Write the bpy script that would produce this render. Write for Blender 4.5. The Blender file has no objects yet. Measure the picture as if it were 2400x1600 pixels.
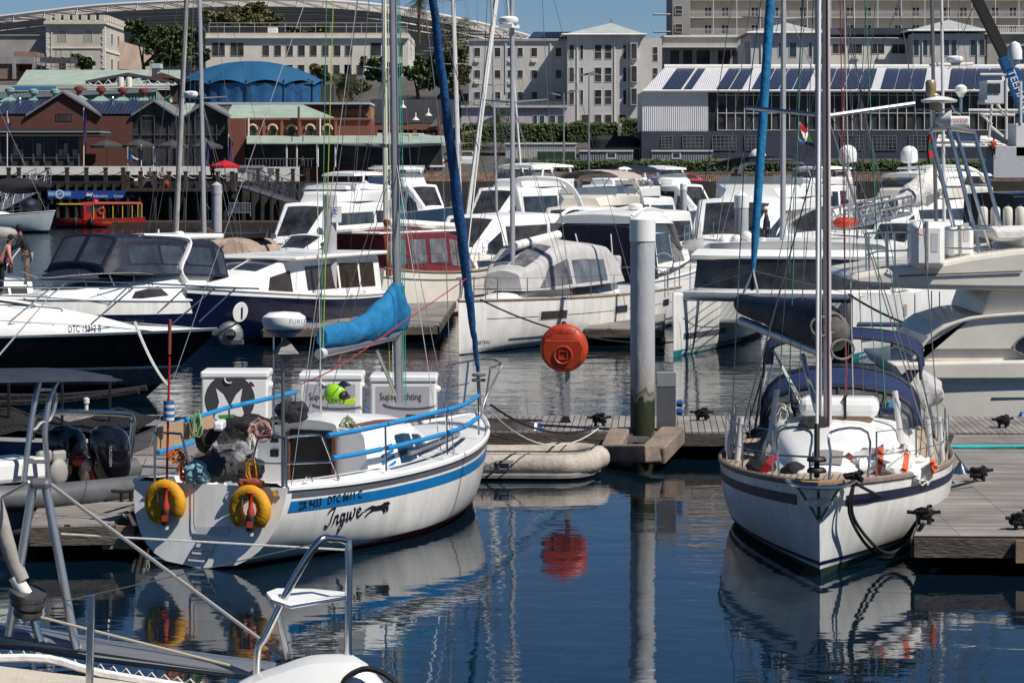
import bpy, math, random
from mathutils import Vector as V, Matrix as MX, noise as NZ
from math import sin, cos, pi, sqrt, radians as RAD
R = random.Random(7)
F, H, HY, CX = 6667.0, 5.2, 390.0, 1200.0
def W(px, py, Y): return V(((px-CX)*Y/F, Y, H-(py-HY)*Y/F))      # photograph pixel at a distance -> point in the world
def G(px, py, z=0.0): return W(px, py, (H-z)*F/(py-HY))            # photograph pixel on the level plane z -> point in the world
def XZ(px, py, Y): w = W(px, py, Y); return w.x, w.z
SC = bpy.context.scene
COL = SC.collection
MATS = {}
def mat(name, c, r=0.5, m=0.0, nz=0.0, ns=3.0, bump=0.0, bs=30.0, coat=0.0, c2=None, alpha=1.0, trans=0.0, ior=1.45, stretch=None, spec=0.5):
    if name in MATS: return MATS[name]
    M = bpy.data.materials.new(name); M.use_nodes = True
    N, L = M.node_tree.nodes, M.node_tree.links
    B = N['Principled BSDF']
    col = c if len(c) == 4 else (*c, 1)
    B.inputs['Base Color'].default_value = col
    B.inputs['Roughness'].default_value = r; B.inputs['Metallic'].default_value = m
    B.inputs['Coat Weight'].default_value = coat; B.inputs['Coat Roughness'].default_value = 0.06
    B.inputs['Alpha'].default_value = alpha; B.inputs['Transmission Weight'].default_value = trans
    B.inputs['IOR'].default_value = ior; B.inputs['Specular IOR Level'].default_value = spec
    if nz or bump or c2:
        tc = N.new('ShaderNodeTexCoord'); mp = N.new('ShaderNodeMapping')
        L.new(tc.outputs['Object'], mp.inputs['Vector'])
        if stretch: mp.inputs['Scale'].default_value = stretch
    if nz or c2:
        t = N.new('ShaderNodeTexNoise'); t.inputs['Scale'].default_value = ns; t.inputs['Detail'].default_value = 6; t.inputs['Roughness'].default_value = 0.62
        L.new(mp.outputs[0], t.inputs['Vector'])
        rp = N.new('ShaderNodeValToRGB'); rp.color_ramp.elements[0].position = 0.36; rp.color_ramp.elements[1].position = 0.66
        a = c2 if c2 else tuple(x*(1-nz) for x in col[:3])
        rp.color_ramp.elements[0].color = (*a[:3], 1); rp.color_ramp.elements[1].color = col if c2 else (*[min(1, x*(1+nz*0.35)) for x in col[:3]], 1)
        L.new(t.outputs['Fac'], rp.inputs['Fac']); L.new(rp.outputs[0], B.inputs['Base Color'])
        if r > 0.12 and not trans:
            mr = N.new('ShaderNodeMapRange'); mr.inputs['To Min'].default_value = min(1, r*1.25); mr.inputs['To Max'].default_value = r*0.8
            L.new(t.outputs['Fac'], mr.inputs['Value']); L.new(mr.outputs[0], B.inputs['Roughness'])
    if bump:
        t2 = N.new('ShaderNodeTexNoise'); t2.inputs['Scale'].default_value = bs; t2.inputs['Detail'].default_value = 4
        L.new(mp.outputs[0], t2.inputs['Vector'])
        b = N.new('ShaderNodeBump'); b.inputs['Strength'].default_value = 1; b.inputs['Distance'].default_value = bump
        L.new(t2.outputs['Fac'], b.inputs['Height']); L.new(b.outputs[0], B.inputs['Normal'])
    MATS[name] = M
    return M
def node_mat(name, fn):
    M = bpy.data.materials.new(name); M.use_nodes = True
    fn(M.node_tree.nodes, M.node_tree.links, M.node_tree.nodes['Principled BSDF']); MATS[name] = M
    return M
gel = mat('white_gelcoat', (.80, .79, .76), .28, nz=.17, ns=2.4, coat=.25, stretch=(1.4, 1.4, .3))
gelw = mat('bright_gelcoat', (.84, .84, .82), .3, nz=.05, ns=1.7, coat=.2)
gelc = mat('cream_gelcoat', (.74, .70, .62), .32, nz=.10, ns=1.5, coat=.2)
gelg = mat('pale_grey_nonskid', (.58, .59, .60), .6, nz=.12, ns=4)
navyh = mat('navy_hull', (.004, .007, .028), .15, nz=.2, ns=2, coat=.25)
blackh = mat('black_hull', (.004, .004, .006), .12, nz=.2, ns=2, coat=.25)
glass = mat('dark_tinted_glass', (.010, .012, .015), .05, coat=.4, c2=(.055, .055, .055), ns=1.3)
bglass = mat('blue_grey_glass', (.03, .045, .07), .06, coat=.4, nz=.4, ns=.5)
clear = mat('clear_vinyl', (.50, .52, .55), .08, alpha=.42, bump=.012, bs=3)
vwin = mat('hazy_vinyl_window', (.17, .17, .18), .12, nz=.6, ns=1.6, bump=.01, bs=4)
steel = mat('stainless_steel', (.58, .57, .56), .2, 1.0, nz=.12, ns=9)
alu = mat('grey_aluminium', (.50, .51, .53), .36, .85, nz=.12, ns=3)
alup = mat('painted_grey_mast', (.44, .45, .47), .4, .3, nz=.10, ns=2)
mastw = mat('white_mast_paint', (.74, .73, .70), .35, nz=.14, ns=1.6)
wire = mat('rigging_wire', (.22, .22, .23), .4, .7)
black = mat('black_rubber', (.012, .012, .013), .55, nz=.3, ns=6)
blackf = mat('black_fabric', (.015, .015, .018), .8, nz=.3, ns=7, bump=.02, bs=14)
navyf = mat('navy_canvas', (.006, .008, .026), .6, nz=.25, ns=2.5, bump=.02, bs=6)
navyl = mat('blue_canvas', (.010, .024, .085), .8, nz=.2, ns=2.5, bump=.015, bs=9)
tealf = mat('teal_canvas', (.006, .165, .36), .8, nz=.30, ns=5, bump=.035, bs=6)
royalf = mat('royal_blue_canvas', (.006, .090, .205), .75, nz=.30, ns=5, bump=.012, bs=13)
padb = mat('blue_foam_tube', (.02, .24, .55), .5, nz=.15, ns=5)
whitef = mat('white_sailcloth', (.72, .71, .68), .75, nz=.12, ns=4, bump=.03, bs=5)
greyf = mat('grey_canvas', (.33, .31, .29), .8, nz=.2, ns=3, bump=.015, bs=8)
maroonf = mat('maroon_canvas', (.13, .012, .022), .8, nz=.2, ns=4)
tanf = mat('tan_canvas', (.35, .27, .21), .8, nz=.25, ns=3, bump=.02, bs=7)
orange = mat('orange_plastic', (.48, .05, .016), .45, nz=.22, ns=5)
orangef = mat('orange_rope', (.75, .17, .02), .7, nz=.3, ns=20)
yellowf = mat('yellow_vinyl', (.66, .31, .008), .6, nz=.18, ns=6, bump=.008, bs=22)
red = mat('red_paint', (.40, .015, .012), .4, nz=.2, ns=4)
redf = mat('red_fabric', (.42, .01, .02), .7, nz=.15, ns=4)
ropew = mat('white_rope', (.62, .60, .55), .8, nz=.2, ns=30)
ropeb = mat('black_rope', (.01, .01, .012), .85)
ropeg = mat('green_rope', (.05, .30, .16), .8, nz=.3, ns=30)
ropel = mat('lime_rope', (.42, .52, .05), .8, nz=.3, ns=30)
roper = mat('red_rope', (.45, .03, .03), .8, nz=.3, ns=30)
ropet = mat('turquoise_rope', (.02, .40, .40), .7, nz=.2, ns=30)
teak = mat('teak', (.33, .22, .13), .6, nz=.25, ns=5, stretch=(1, 8, 8))
brownw = mat('dark_timber', (.055, .038, .028), .75, nz=.45, ns=2, bump=.02, bs=9)
vblue = mat('dark_blue_vinyl', (.012, .04, .085), .3, nz=.2, ns=3)
bluestripe = mat('blue_stripe_paint', (.008, .16, .42), .35, nz=.12, ns=3)
greystripe = mat('grey_stripe_paint', (.10, .105, .12), .4, nz=.12, ns=3)
navystripe = mat('navy_stripe_paint', (.003, .006, .040), .5, nz=.1, ns=3)
antired = mat('red_antifoul', (.13, .008, .010), .6, nz=.3, ns=4)
antiblk = mat('dark_antifoul', (.012, .014, .016), .6, nz=.3, ns=4)
antigrn = mat('weedy_waterline', (.02, .05, .035), .6, nz=.6, ns=5)
antiteal = mat('teal_antifoul', (.01, .17, .20), .6, nz=.3, ns=4)
ink = mat('black_lettering', (.012, .012, .014), .5)
inkw = mat('white_lettering', (.8, .8, .8), .5)
inkb = mat('blue_lettering', (.03, .06, .25), .5)
skin = mat('brown_skin', (.20, .10, .065), .6)
WM = {}
def thing(name, label, cat, loc=(0, 0, 0), rz=0.0, group=None, kind=None, m=None):
    o = bpy.data.objects.new(name, None); COL.objects.link(o)
    o.empty_display_size = .3
    m = m or (MX.Translation(V(loc)) @ MX.Rotation(rz, 4, 'Z'))
    o.matrix_world = m; WM[o] = m
    tag(o, label, cat, group, kind); return o
def tag(o, label=None, cat=None, group=None, kind=None):
    for k, v in (('label', label), ('category', cat), ('group', group), ('kind', kind)):
        if v: o[k] = v
    return o
class MB:
    def __init__(s): s.v = []; s.f = []; s.m = []; s.cur = 0
    def add(s, vs, fs, mi=None):
        b = len(s.v); s.v.extend(V(p) for p in vs); mi = s.cur if mi is None else mi
        for f in fs: s.f.append(tuple(b+i for i in f)); s.m.append(mi)
        return s
    def box(s, a, b, mi=None):
        x0, y0, z0 = (min(p, q) for p, q in zip(a, b)); x1, y1, z1 = (max(p, q) for p, q in zip(a, b))
        return s.add([(x0, y0, z0), (x1, y0, z0), (x1, y1, z0), (x0, y1, z0), (x0, y0, z1), (x1, y0, z1), (x1, y1, z1), (x0, y1, z1)],
                     [(0, 3, 2, 1), (4, 5, 6, 7), (0, 1, 5, 4), (1, 2, 6, 5), (2, 3, 7, 6), (3, 0, 4, 7)], mi)
    def beam(s, p, q, w, h, mi=None, up=(0, 0, 1)):
        p, q = V(p), V(q); d = (q-p).normalized(); u = V(up); u = (u-d*u.dot(d)); u = u.normalized() if u.length > 1e-4 else V((1, 0, 0)); r = d.cross(u)
        vs = [e+r*(a*w/2)+u*(b*h/2) for e in (p, q) for a, b in ((-1, -1), (1, -1), (1, 1), (-1, 1))]
        return s.add(vs, [(0, 3, 2, 1), (4, 5, 6, 7), (0, 1, 5, 4), (1, 2, 6, 5), (2, 3, 7, 6), (3, 0, 4, 7)], mi)
    def tube(s, pts, r, n=6, mi=None, cap=True, flat=None, closed=False):
        pts = [V(p) for p in pts]; k = len(pts)
        rs = r if isinstance(r, (list, tuple)) else [r]*k
        vs, fs = [], []; u = None
        for i, p in enumerate(pts):
            a = pts[(i-1) % k] if closed else pts[max(i-1, 0)]; b = pts[(i+1) % k] if closed else pts[min(i+1, k-1)]
            d = (b-a); d = d.normalized() if d.length > 1e-9 else V((0, 0, 1))
            if u is None: u = V((0, 0, 1)) if abs(d.z) < .9 else V((1, 0, 0))
            u = u-d*u.dot(d); u = u.normalized() if u.length > 1e-6 else d.orthogonal().normalized(); w = d.cross(u)
            for j in range(n):
                a_ = 2*pi*j/n; vs.append(p+u*(cos(a_)*rs[i]*(flat or 1))+w*(sin(a_)*rs[i]))
        for i in range(k if closed else k-1):
            i2 = (i+1) % k
            for j in range(n): fs.append((i*n+j, i*n+(j+1) % n, i2*n+(j+1) % n, i2*n+j))
        if cap and not closed: fs.append(tuple(range(n-1, -1, -1))); fs.append(tuple((k-1)*n+j for j in range(n)))
        return s.add(vs, fs, mi)
    def lathe(s, prof, o=(0, 0, 0), ax=(0, 0, 1), n=16, mi=None, a0=0, a1=2*pi):
        o, ax = V(o), V(ax).normalized(); u = ax.orthogonal().normalized(); w = ax.cross(u); vs, fs = [], []
        full = abs(a1-a0-2*pi) < 1e-6; m = n if full else n+1
        for (r, h) in prof:
            for j in range(m):
                a = a0+(a1-a0)*j/n; vs.append(o+ax*h+u*(r*cos(a))+w*(r*sin(a)))
        for i in range(len(prof)-1):
            for j in range(n): fs.append((i*m+j, i*m+(j+1) % m, (i+1)*m+(j+1) % m, (i+1)*m+j))
        return s.add(vs, fs, mi)
    def grid(s, rows, mi=None, closed=False, flip=False):
        n = len(rows[0]); vs = [p for r_ in rows for p in r_]; fs = []
        for i in range(len(rows)-1):
            for j in range(n if closed else n-1):
                q = (i*n+j, i*n+(j+1) % n, (i+1)*n+(j+1) % n, (i+1)*n+j); fs.append(q[::-1] if flip else q)
        return s.add(vs, fs, mi)
    def prism(s, poly, d, mi=None):
        poly = [V(p) for p in poly]; d = V(d); n = len(poly)
        return s.add(poly+[p+d for p in poly], [tuple(range(n-1, -1, -1)), tuple(range(n, 2*n))]+[(i, (i+1) % n, n+(i+1) % n, n+i) for i in range(n)], mi)
    def poly(s, pts, mi=None): return s.add(pts, [tuple(range(len(pts)))], mi)
    def ball(s, c, r, n=10, mi=None, sq=(1, 1, 1), z0=-1.0):
        c = V(c); k = max(4, n//2); t0 = math.asin(max(-1, z0)); rows = []
        for i in range(k+1):
            t = t0+(pi/2-t0)*i/k; rows.append([c+V((cos(t)*cos(2*pi*j/n)*r*sq[0], cos(t)*sin(2*pi*j/n)*r*sq[1], sin(t)*r*sq[2])) for j in range(n)])
        return s.grid(rows, mi, closed=True)
    def text(s, txt, size, fn, mi=None, shear=0.0, spacing=1.0, align='LEFT', bold=0.0):
        cu = bpy.data.curves.new('lettering', 'FONT'); cu.body = txt; cu.size = size; cu.shear = shear; cu.space_character = spacing; cu.align_x = align; cu.offset = bold
        cu.resolution_u = 3
        ob = bpy.data.objects.new('lettering', cu); COL.objects.link(ob)
        me = bpy.data.meshes.new_from_object(ob.evaluated_get(bpy.context.evaluated_depsgraph_get()))
        s.add([fn(v.co.x, v.co.y) for v in me.vertices], [tuple(p.vertices) for p in me.polygons], mi)
        bpy.data.objects.remove(ob); bpy.data.curves.remove(cu); bpy.data.meshes.remove(me); return s
    def fuzz(s, a, sc=3.0, seed=0):
        s.v = [p+NZ.noise_vector(p*sc+V((seed, seed, seed)))*a for p in s.v]; return s
    def build(s, name, mats, parent=None, smooth=False, world=True, ang=40, bevel=0, fix=True):
        me = bpy.data.meshes.new(name); vs = s.v
        if parent is not None and world:
            im = WM[parent].inverted(); vs = [im @ p for p in vs]
        me.from_pydata([tuple(p) for p in vs], [], s.f)
        for m in (mats if isinstance(mats, (list, tuple)) else [mats]): me.materials.append(m)
        me.polygons.foreach_set('material_index', s.m)
        if smooth:
            me.polygons.foreach_set('use_smooth', [True]*len(s.f)); me.set_sharp_from_angle(angle=RAD(ang))
        me.validate(); me.update()
        o = bpy.data.objects.new(name, me); COL.objects.link(o)
        if parent is not None: o.parent = parent; WM[o] = WM[parent]
        else: WM[o] = MX.Identity(4)
        if bevel:
            b = o.modifiers.new('edge', 'BEVEL'); b.width = bevel; b.segments = 2; b.limit_method = 'ANGLE'; b.angle_limit = RAD(40)
        return o
def single(mb, name, mats, label, cat, group=None, kind=None, smooth=False, **k):
    lo = V((sum(p.x for p in mb.v)/len(mb.v), sum(p.y for p in mb.v)/len(mb.v), min(p.z for p in mb.v)))
    mb.v = [p-lo for p in mb.v]
    o = mb.build(name, mats, None, smooth, **k); o.location = lo; WM[o] = MX.Translation(lo)
    return tag(o, label, cat, group, kind)
def struct(mb, name, mats, smooth=False, **k): return tag(mb.build(name, mats, None, smooth, **k), kind='structure')
def kids(o): return [c for c in bpy.data.objects if c.parent == o]
def dup(o, m, label=None, parent=None):
    c = o.copy(); COL.objects.link(c)
    for ch in kids(o): dup(ch, None, None, c)
    if parent is not None: c.parent = parent
    else: c.matrix_world = m; WM[c] = m
    if label: c['label'] = label
    return c
def lerp(a, b, t): return a+(b-a)*t
def sag(p, q, d, n=12): p, q = V(p), V(q); return [p.lerp(q, i/n)-V((0, 0, 4*d*(i/n)*(1-i/n))) for i in range(n+1)]
def spl(pts, n=6):
    pts = [V(p) for p in pts]; out = []
    for i in range(len(pts)-1):
        p0, p1, p2, p3 = pts[max(i-1, 0)], pts[i], pts[i+1], pts[min(i+2, len(pts)-1)]
        for j in range(n):
            t = j/n; out.append(.5*((2*p1)+(p2-p0)*t+(2*p0-5*p1+4*p2-p3)*t*t+(3*p1-p0-3*p2+p3)*t*t*t))
    return out+[pts[-1]]
def rope(name, pts, r, m, label, group=None): return single(MB().tube(pts, r, 5), name, m, label, 'rope', group, smooth=True)
def coil(mb, c, r, turns, tr, ax='z', n=14, jit=.25, drop=1.0, mi=None):
    c = V(c); pts = []
    for i in range(turns*n+1):
        a = 2*pi*i/n; rr = r*(1+R.uniform(-jit, jit)*.5); k = c+V((R.uniform(-jit, jit)*r*.3, R.uniform(-jit, jit)*r*.3, R.uniform(-jit, jit)*r*.3))
        if ax == 'z': pts.append(k+V((cos(a)*rr, sin(a)*rr*drop, tr*1.6*i/n/turns*2)))
        elif ax == 'y': pts.append(k+V((cos(a)*rr, 0, sin(a)*rr*drop)))
        else: pts.append(k+V((0, cos(a)*rr, sin(a)*rr*drop)))
    mb.tube(pts, tr, 4, mi)
def ss(t): t = max(0, min(1, t)); return t*t*(3-2*t)
def prof(keys):
    def f(t):
        for (a, x), (b, y) in zip(keys, keys[1:]):
            if t <= b: return lerp(x, y, ss((t-a)/(b-a)) if False else (t-a)/(b-a))
        return keys[-1][1]
    return f
class Hull:
    def __init__(s, L, B, fb, tr=.75, tm=.45, bowp=2.3, ws=.0, wm=.9, wb=.5, e=.55, rake=.6, trake=.0, ex=1.0):
        s.L, s.B, s.fb, s.tr, s.tm, s.bowp, s.ws, s.wm, s.wb, s.e, s.rake, s.trake, s.ex = L, B, fb, tr, tm, bowp, ws, wm, wb, e, rake, trake, ex
    def zs(s, t): a, b, c = s.fb; return a*(1-t)*(1-2*t)+4*b*t*(1-t)+c*t*(2*t-1)
    def bs(s, t):
        if t < s.tm: return s.B/2*(s.tr+(1-s.tr)*sin(pi/2*t/s.tm))
        return max(.001, s.B/2*(1-((t-s.tm)/(1-s.tm))**s.bowp)**s.ex)
    def bw(s, t):
        k = lerp(s.ws, s.wm, sin(pi/2*t/s.tm)) if t < s.tm else lerp(s.wm, s.wb, (t-s.tm)/(1-s.tm))
        return s.bs(t)*k
    def P(s, t, h, sd=1, off=0.0):
        if h >= 0: y = s.bw(t)+(s.bs(t)-s.bw(t))*(1-(1-min(h, 1))**2)**s.e
        else: y = s.bw(t)*(1+h*.5)
        z = h*s.zs(t)
        x = s.L*t+s.rake*max(h, -.2)*ss((t-.6)/.4)*t+s.trake*h*(1-ss(t/.3))
        return V((x, sd*(y+off), z))
    def pt(s, t, h, sd, off):
        if not off: return s.P(t, h, sd)
        e = .004; p = s.P(t, h, sd); a = s.P(min(1, t+e), h, sd)-s.P(max(0, t-e), h, sd); b = s.P(t, min(1, h+e), sd)-s.P(t, max(0, h-e), sd)
        n = a.cross(b)*-sd
        if n.length < 1e-9: n = V((0, sd, 0))
        n.normalize()
        if n.y*sd < 0: n = -n
        return p+n*off
    def skin(s, mb, hs=None, nt=28, mi=0):
        hs = hs or [-.35, -.12, 0, .06, .14, .24, .36, .5, .65, .82, 1]
        for sd in (1, -1): mb.grid([[s.P(i/nt, h, sd) for h in hs] for i in range(nt+1)], mi, flip=sd > 0)
        hh = [h for h in hs]; mb.poly([s.P(0, h, 1) for h in hh]+[s.P(0, h, -1) for h in reversed(hh)], mi); return mb
    def deck(s, mb, mi=0, dz=-.01, camb=.06, nt=24, t0=0.0, t1=.995, inset=.01):
        rows = []
        for i in range(nt+1):
            t = lerp(t0, t1, i/nt); b = max(0, s.bs(t)-inset); x = s.P(t, 1).x; z = s.zs(t)+dz
            rows.append([V((x, b*k, z+camb*(1-k*k))) for k in (-1, -.6, -.2, .2, .6, 1)])
        mb.grid(rows, mi, flip=True); return mb
    def band(s, mb, h0, h1, t0=0.0, t1=1.0, sd=(1, -1), mi=0, off=.006, nt=30, nh=2):
        f0 = h0 if callable(h0) else (lambda t: h0); f1 = h1 if callable(h1) else (lambda t: h1)
        for d in sd: mb.grid([[s.pt(t, lerp(f0(t), f1(t), j/nh), d, off) for j in range(nh+1)] for t in (lerp(t0, t1, i/nt) for i in range(nt+1))], mi, flip=d > 0)
        return mb
    def edge(s, mb, r, mi=0, dz=0.0, t0=0.0, t1=1.0, h=1.0, nt=26, flat=None, sd=(1, -1), off=0.0):
        for d in sd: mb.tube([s.pt(lerp(t0, t1, i/nt), h, d, off)+V((0, 0, dz)) for i in range(nt+1)], r, 6, mi, flat=flat)
        return mb
    def text(s, mb, txt, size, t, h, sd, mi=0, off=.012, shear=0., slope=0., spacing=1.0):
        dt = -sd
        def fn(x, y):
            tt = t+dt*x/s.L; return s.pt(tt, h+(y+slope*x)/s.zs(tt), sd, off)
        return mb.text(txt, size, fn, mi, shear, spacing)
class Loft:
    def __init__(s, st): s.st = st
    def S(s, u):
        u = max(0, min(len(s.st)-1-1e-6, u)); i = int(u); return [lerp(a, b, u-i) for a, b in zip(s.st[i], s.st[i+1])]
    def P(s, u, v, sd=1):
        x, zb, zt, wb, wt, r, cb = s.S(u)
        if v <= 1: y, z = lerp(wb, wt, v), lerp(zb, zt-r, v)
        elif v <= 2: a = (v-1)*pi/2; y, z = wt-r*(1-cos(a)), zt-r+r*sin(a)
        else: k = v-2; y, z = (wt-r)*(1-k), zt+cb*(1-(1-k)**2)
        return V((x, sd*y, z))
    def pt(s, u, v, sd, off):
        if not off: return s.P(u, v, sd)
        e = .01; n_ = len(s.st)-1
        a = s.P(min(n_, u+e), v, sd)-s.P(max(0, u-e), v, sd); b = s.P(u, min(3, v+e), sd)-s.P(u, max(0, v-e), sd); n = a.cross(b)
        p = s.P(u, v, sd)
        if n.length < 1e-12: return p
        n.normalize(); x, zb, zt = s.S(u)[:3]; ref = p-V((x, 0, lerp(zb, zt, .3)))
        if n.dot(ref) < 0: n = -n
        return p+n*off
    def skin(s, mb, mi=0, sub=2, caps=True):
        vs = [0, .35, .7, 1, 1.33, 1.66, 2, 2.5, 3]; n_ = len(s.st)-1; us = [i/sub for i in range(n_*sub+1)]
        for sd in (1, -1): mb.grid([[s.P(u, v, sd) for v in vs] for u in us], mi, flip=sd > 0)
        if caps:
            for u in (0, n_): mb.poly([s.P(u, v, 1) for v in vs]+[s.P(u, v, -1) for v in reversed(vs[:-1])], mi)
        return mb
    def patch(s, mb, u0, u1, v0, v1, sd=(1, -1), mi=0, off=.012, nu=8, nv=3, u0b=None, u1b=None):
        u0b = u0 if u0b is None else u0b; u1b = u1 if u1b is None else u1b
        for d in sd: mb.grid([[s.pt(lerp(lerp(u0, u0b, j/nv), lerp(u1, u1b, j/nv), i/nu), lerp(v0, v1, j/nv), d, off) for j in range(nv+1)] for i in range(nu+1)], mi, flip=d > 0)
        return mb
def arrow(bow, stern):
    b, s_ = V(bow), V(stern); d = b-s_; return MX.Translation(s_) @ MX.Rotation(math.atan2(d.y, d.x), 4, 'Z'), d.length
SUN_AZ, SUN_EL = math.atan2(-.53, .85), RAD(52)
sd = V((cos(SUN_AZ)*cos(SUN_EL), sin(SUN_AZ)*cos(SUN_EL), sin(SUN_EL)))
w = bpy.data.worlds.new('World'); SC.world = w; w.use_nodes = True
N, L = w.node_tree.nodes, w.node_tree.links
sky = N.new('ShaderNodeTexSky'); sky.sky_type = 'NISHITA'; sky.sun_disc = False
sky.sun_elevation = SUN_EL; sky.sun_rotation = math.atan2(sd.x, sd.y)
sky.altitude = 0; sky.air_density = .6; sky.dust_density = .2; sky.ozone_density = 4.2
hs = N.new('ShaderNodeHueSaturation'); hs.inputs['Saturation'].default_value = 1.12
L.new(sky.outputs[0], hs.inputs['Color']); L.new(hs.outputs[0], N['Background'].inputs['Color'])
N['Background'].inputs['Strength'].default_value = .060
la = bpy.data.lights.new('sun', 'SUN'); la.energy = 4.9; la.angle = RAD(.5); la.color = (1, .95, .88)
lo = bpy.data.objects.new('sun', la); COL.objects.link(lo); lo.rotation_euler = sd.to_track_quat('Z', 'Y').to_euler(); lo.location = (60, -20, 90)
ca = bpy.data.cameras.new('camera'); co = bpy.data.objects.new('camera', ca); COL.objects.link(co); SC.camera = co
co.location = (0, 0, H); co.rotation_euler = (pi/2, 0, 0); ca.sensor_width = 36; ca.lens = 36*F/2400
ca.shift_y = -(800-HY)/2400; ca.clip_start = .5; ca.clip_end = 6000
SC.view_settings.view_transform = 'Standard'; SC.view_settings.look = 'None'; SC.view_settings.exposure = .15; SC.view_settings.gamma = 1
SC.cycles.max_bounces = 8; SC.cycles.transparent_max_bounces = 12; SC.cycles.caustics_reflective = False; SC.cycles.caustics_refractive = False
SC.cycles.use_denoising = True; SC.cycles.sample_clamp_indirect = 6
def water_nodes(N, L, B):
    B.inputs['Base Color'].default_value = (.002, .009, .017, 1); B.inputs['Roughness'].default_value = .025; B.inputs['IOR'].default_value = 1.34
    tc = N.new('ShaderNodeTexCoord'); sep = N.new('ShaderNodeSeparateXYZ'); L.new(tc.outputs['Object'], sep.inputs[0])
    hts = []
    for sc, st, amp in (((.50, .85, 1), 1.0, .010), ((1.6, 2.6, 1), 1.0, .0034), ((5, 8, 1), 1.0, .0008)):
        mp = N.new('ShaderNodeMapping'); mp.inputs['Scale'].default_value = sc; mp.inputs['Rotation'].default_value = (0, 0, .35); L.new(tc.outputs['Object'], mp.inputs['Vector'])
        t = N.new('ShaderNodeTexNoise'); t.inputs['Scale'].default_value = st; t.inputs['Detail'].default_value = 2; t.inputs['Distortion'].default_value = .5; L.new(mp.outputs[0], t.inputs['Vector'])
        mu = N.new('ShaderNodeMath'); mu.operation = 'MULTIPLY'; mu.inputs[1].default_value = amp; L.new(t.outputs['Fac'], mu.inputs[0]); hts.append(mu)
    a1 = N.new('ShaderNodeMath'); L.new(hts[0].outputs[0], a1.inputs[0]); L.new(hts[1].outputs[0], a1.inputs[1])
    a2 = N.new('ShaderNodeMath'); L.new(a1.outputs[0], a2.inputs[0]); L.new(hts[2].outputs[0], a2.inputs[1])
    mr = N.new('ShaderNodeMapRange'); mr.inputs['From Min'].default_value = 46; mr.inputs['From Max'].default_value = 66; mr.inputs['To Min'].default_value = .75; mr.inputs['To Max'].default_value = 2.6
    L.new(sep.outputs['Y'], mr.inputs['Value'])
    m2 = N.new('ShaderNodeMapRange'); m2.inputs['From Min'].default_value = 80; m2.inputs['From Max'].default_value = 160; m2.inputs['To Min'].default_value = 1; m2.inputs['To Max'].default_value = 2.2
    L.new(sep.outputs['Y'], m2.inputs['Value'])
    m3 = N.new('ShaderNodeMath'); m3.operation = 'MULTIPLY'; L.new(mr.outputs[0], m3.inputs[0]); L.new(m2.outputs[0], m3.inputs[1])
    m4 = N.new('ShaderNodeMath'); m4.operation = 'MULTIPLY'; L.new(m3.outputs[0], m4.inputs[0]); L.new(a2.outputs[0], m4.inputs[1])
    b = N.new('ShaderNodeBump'); b.inputs['Strength'].default_value = 1; b.inputs['Distance'].default_value = 1; L.new(m4.outputs[0], b.inputs['Height']); L.new(b.outputs[0], B.inputs['Normal'])
water = node_mat('harbour_water', water_nodes)
struct(MB().poly([(-400, -60, 0), (400, -60, 0), (400, 300, 0), (-400, 300, 0)]), 'water', water)
asph = mat('quay_paving', (.085, .08, .075), .9, nz=.3, ns=.6)
earth = mat('hill_earth', (.13, .115, .085), .95, nz=.4, ns=.05)
mb = MB(); ys = [(262, -3), (262.01, 3.0), (318, 3.0), (322, 4.55), (372, 4.6), (400, 8), (440, 15), (470, 20), (700, 22), (1400, 24), (5000, 20)]
mb.grid([[V((x, y, z)) for x in (-3000, -300, 0, 300, 3000)] for y, z in ys]); struct(mb, 'ground', [asph], smooth=False)
za = lambda v: v/2.94
zb = lambda v: 800+v/2.94
zc = lambda v: 1600+v/2.94
plaster = mat('cream_plaster', (.56, .51, .43), .85, nz=.16, ns=.35)
plasterw = mat('pale_plaster', (.70, .66, .58), .85, nz=.12, ns=.3)
plasterl = mat('grey_lilac_plaster', (.56, .54, .52), .85, nz=.10, ns=.25)
plasterd = mat('grey_render', (.36, .35, .33), .88, nz=.2, ns=.3)
trim = mat('white_trim', (.72, .70, .66), .7, nz=.1, ns=1)
hotelm = mat('beige_hotel_render', (.56, .50, .43), .88, nz=.08, ns=.2)
dglass = mat('dark_window_glass', (.012, .014, .018), .15, c2=(.075, .075, .072), ns=.4, spec=.15)
conc = mat('bare_concrete', (.30, .29, .28), .9, nz=.25, ns=.5)
slate = mat('dark_roof_sheet', (.075, .075, .085), .6, nz=.2, ns=.6)
palegr = mat('pale_roof_tiles', (.40, .42, .42), .7, nz=.15, ns=.6)
tim = mat('weathered_black_timber', (.022, .019, .017), .85, nz=.5, ns=1.2)
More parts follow.
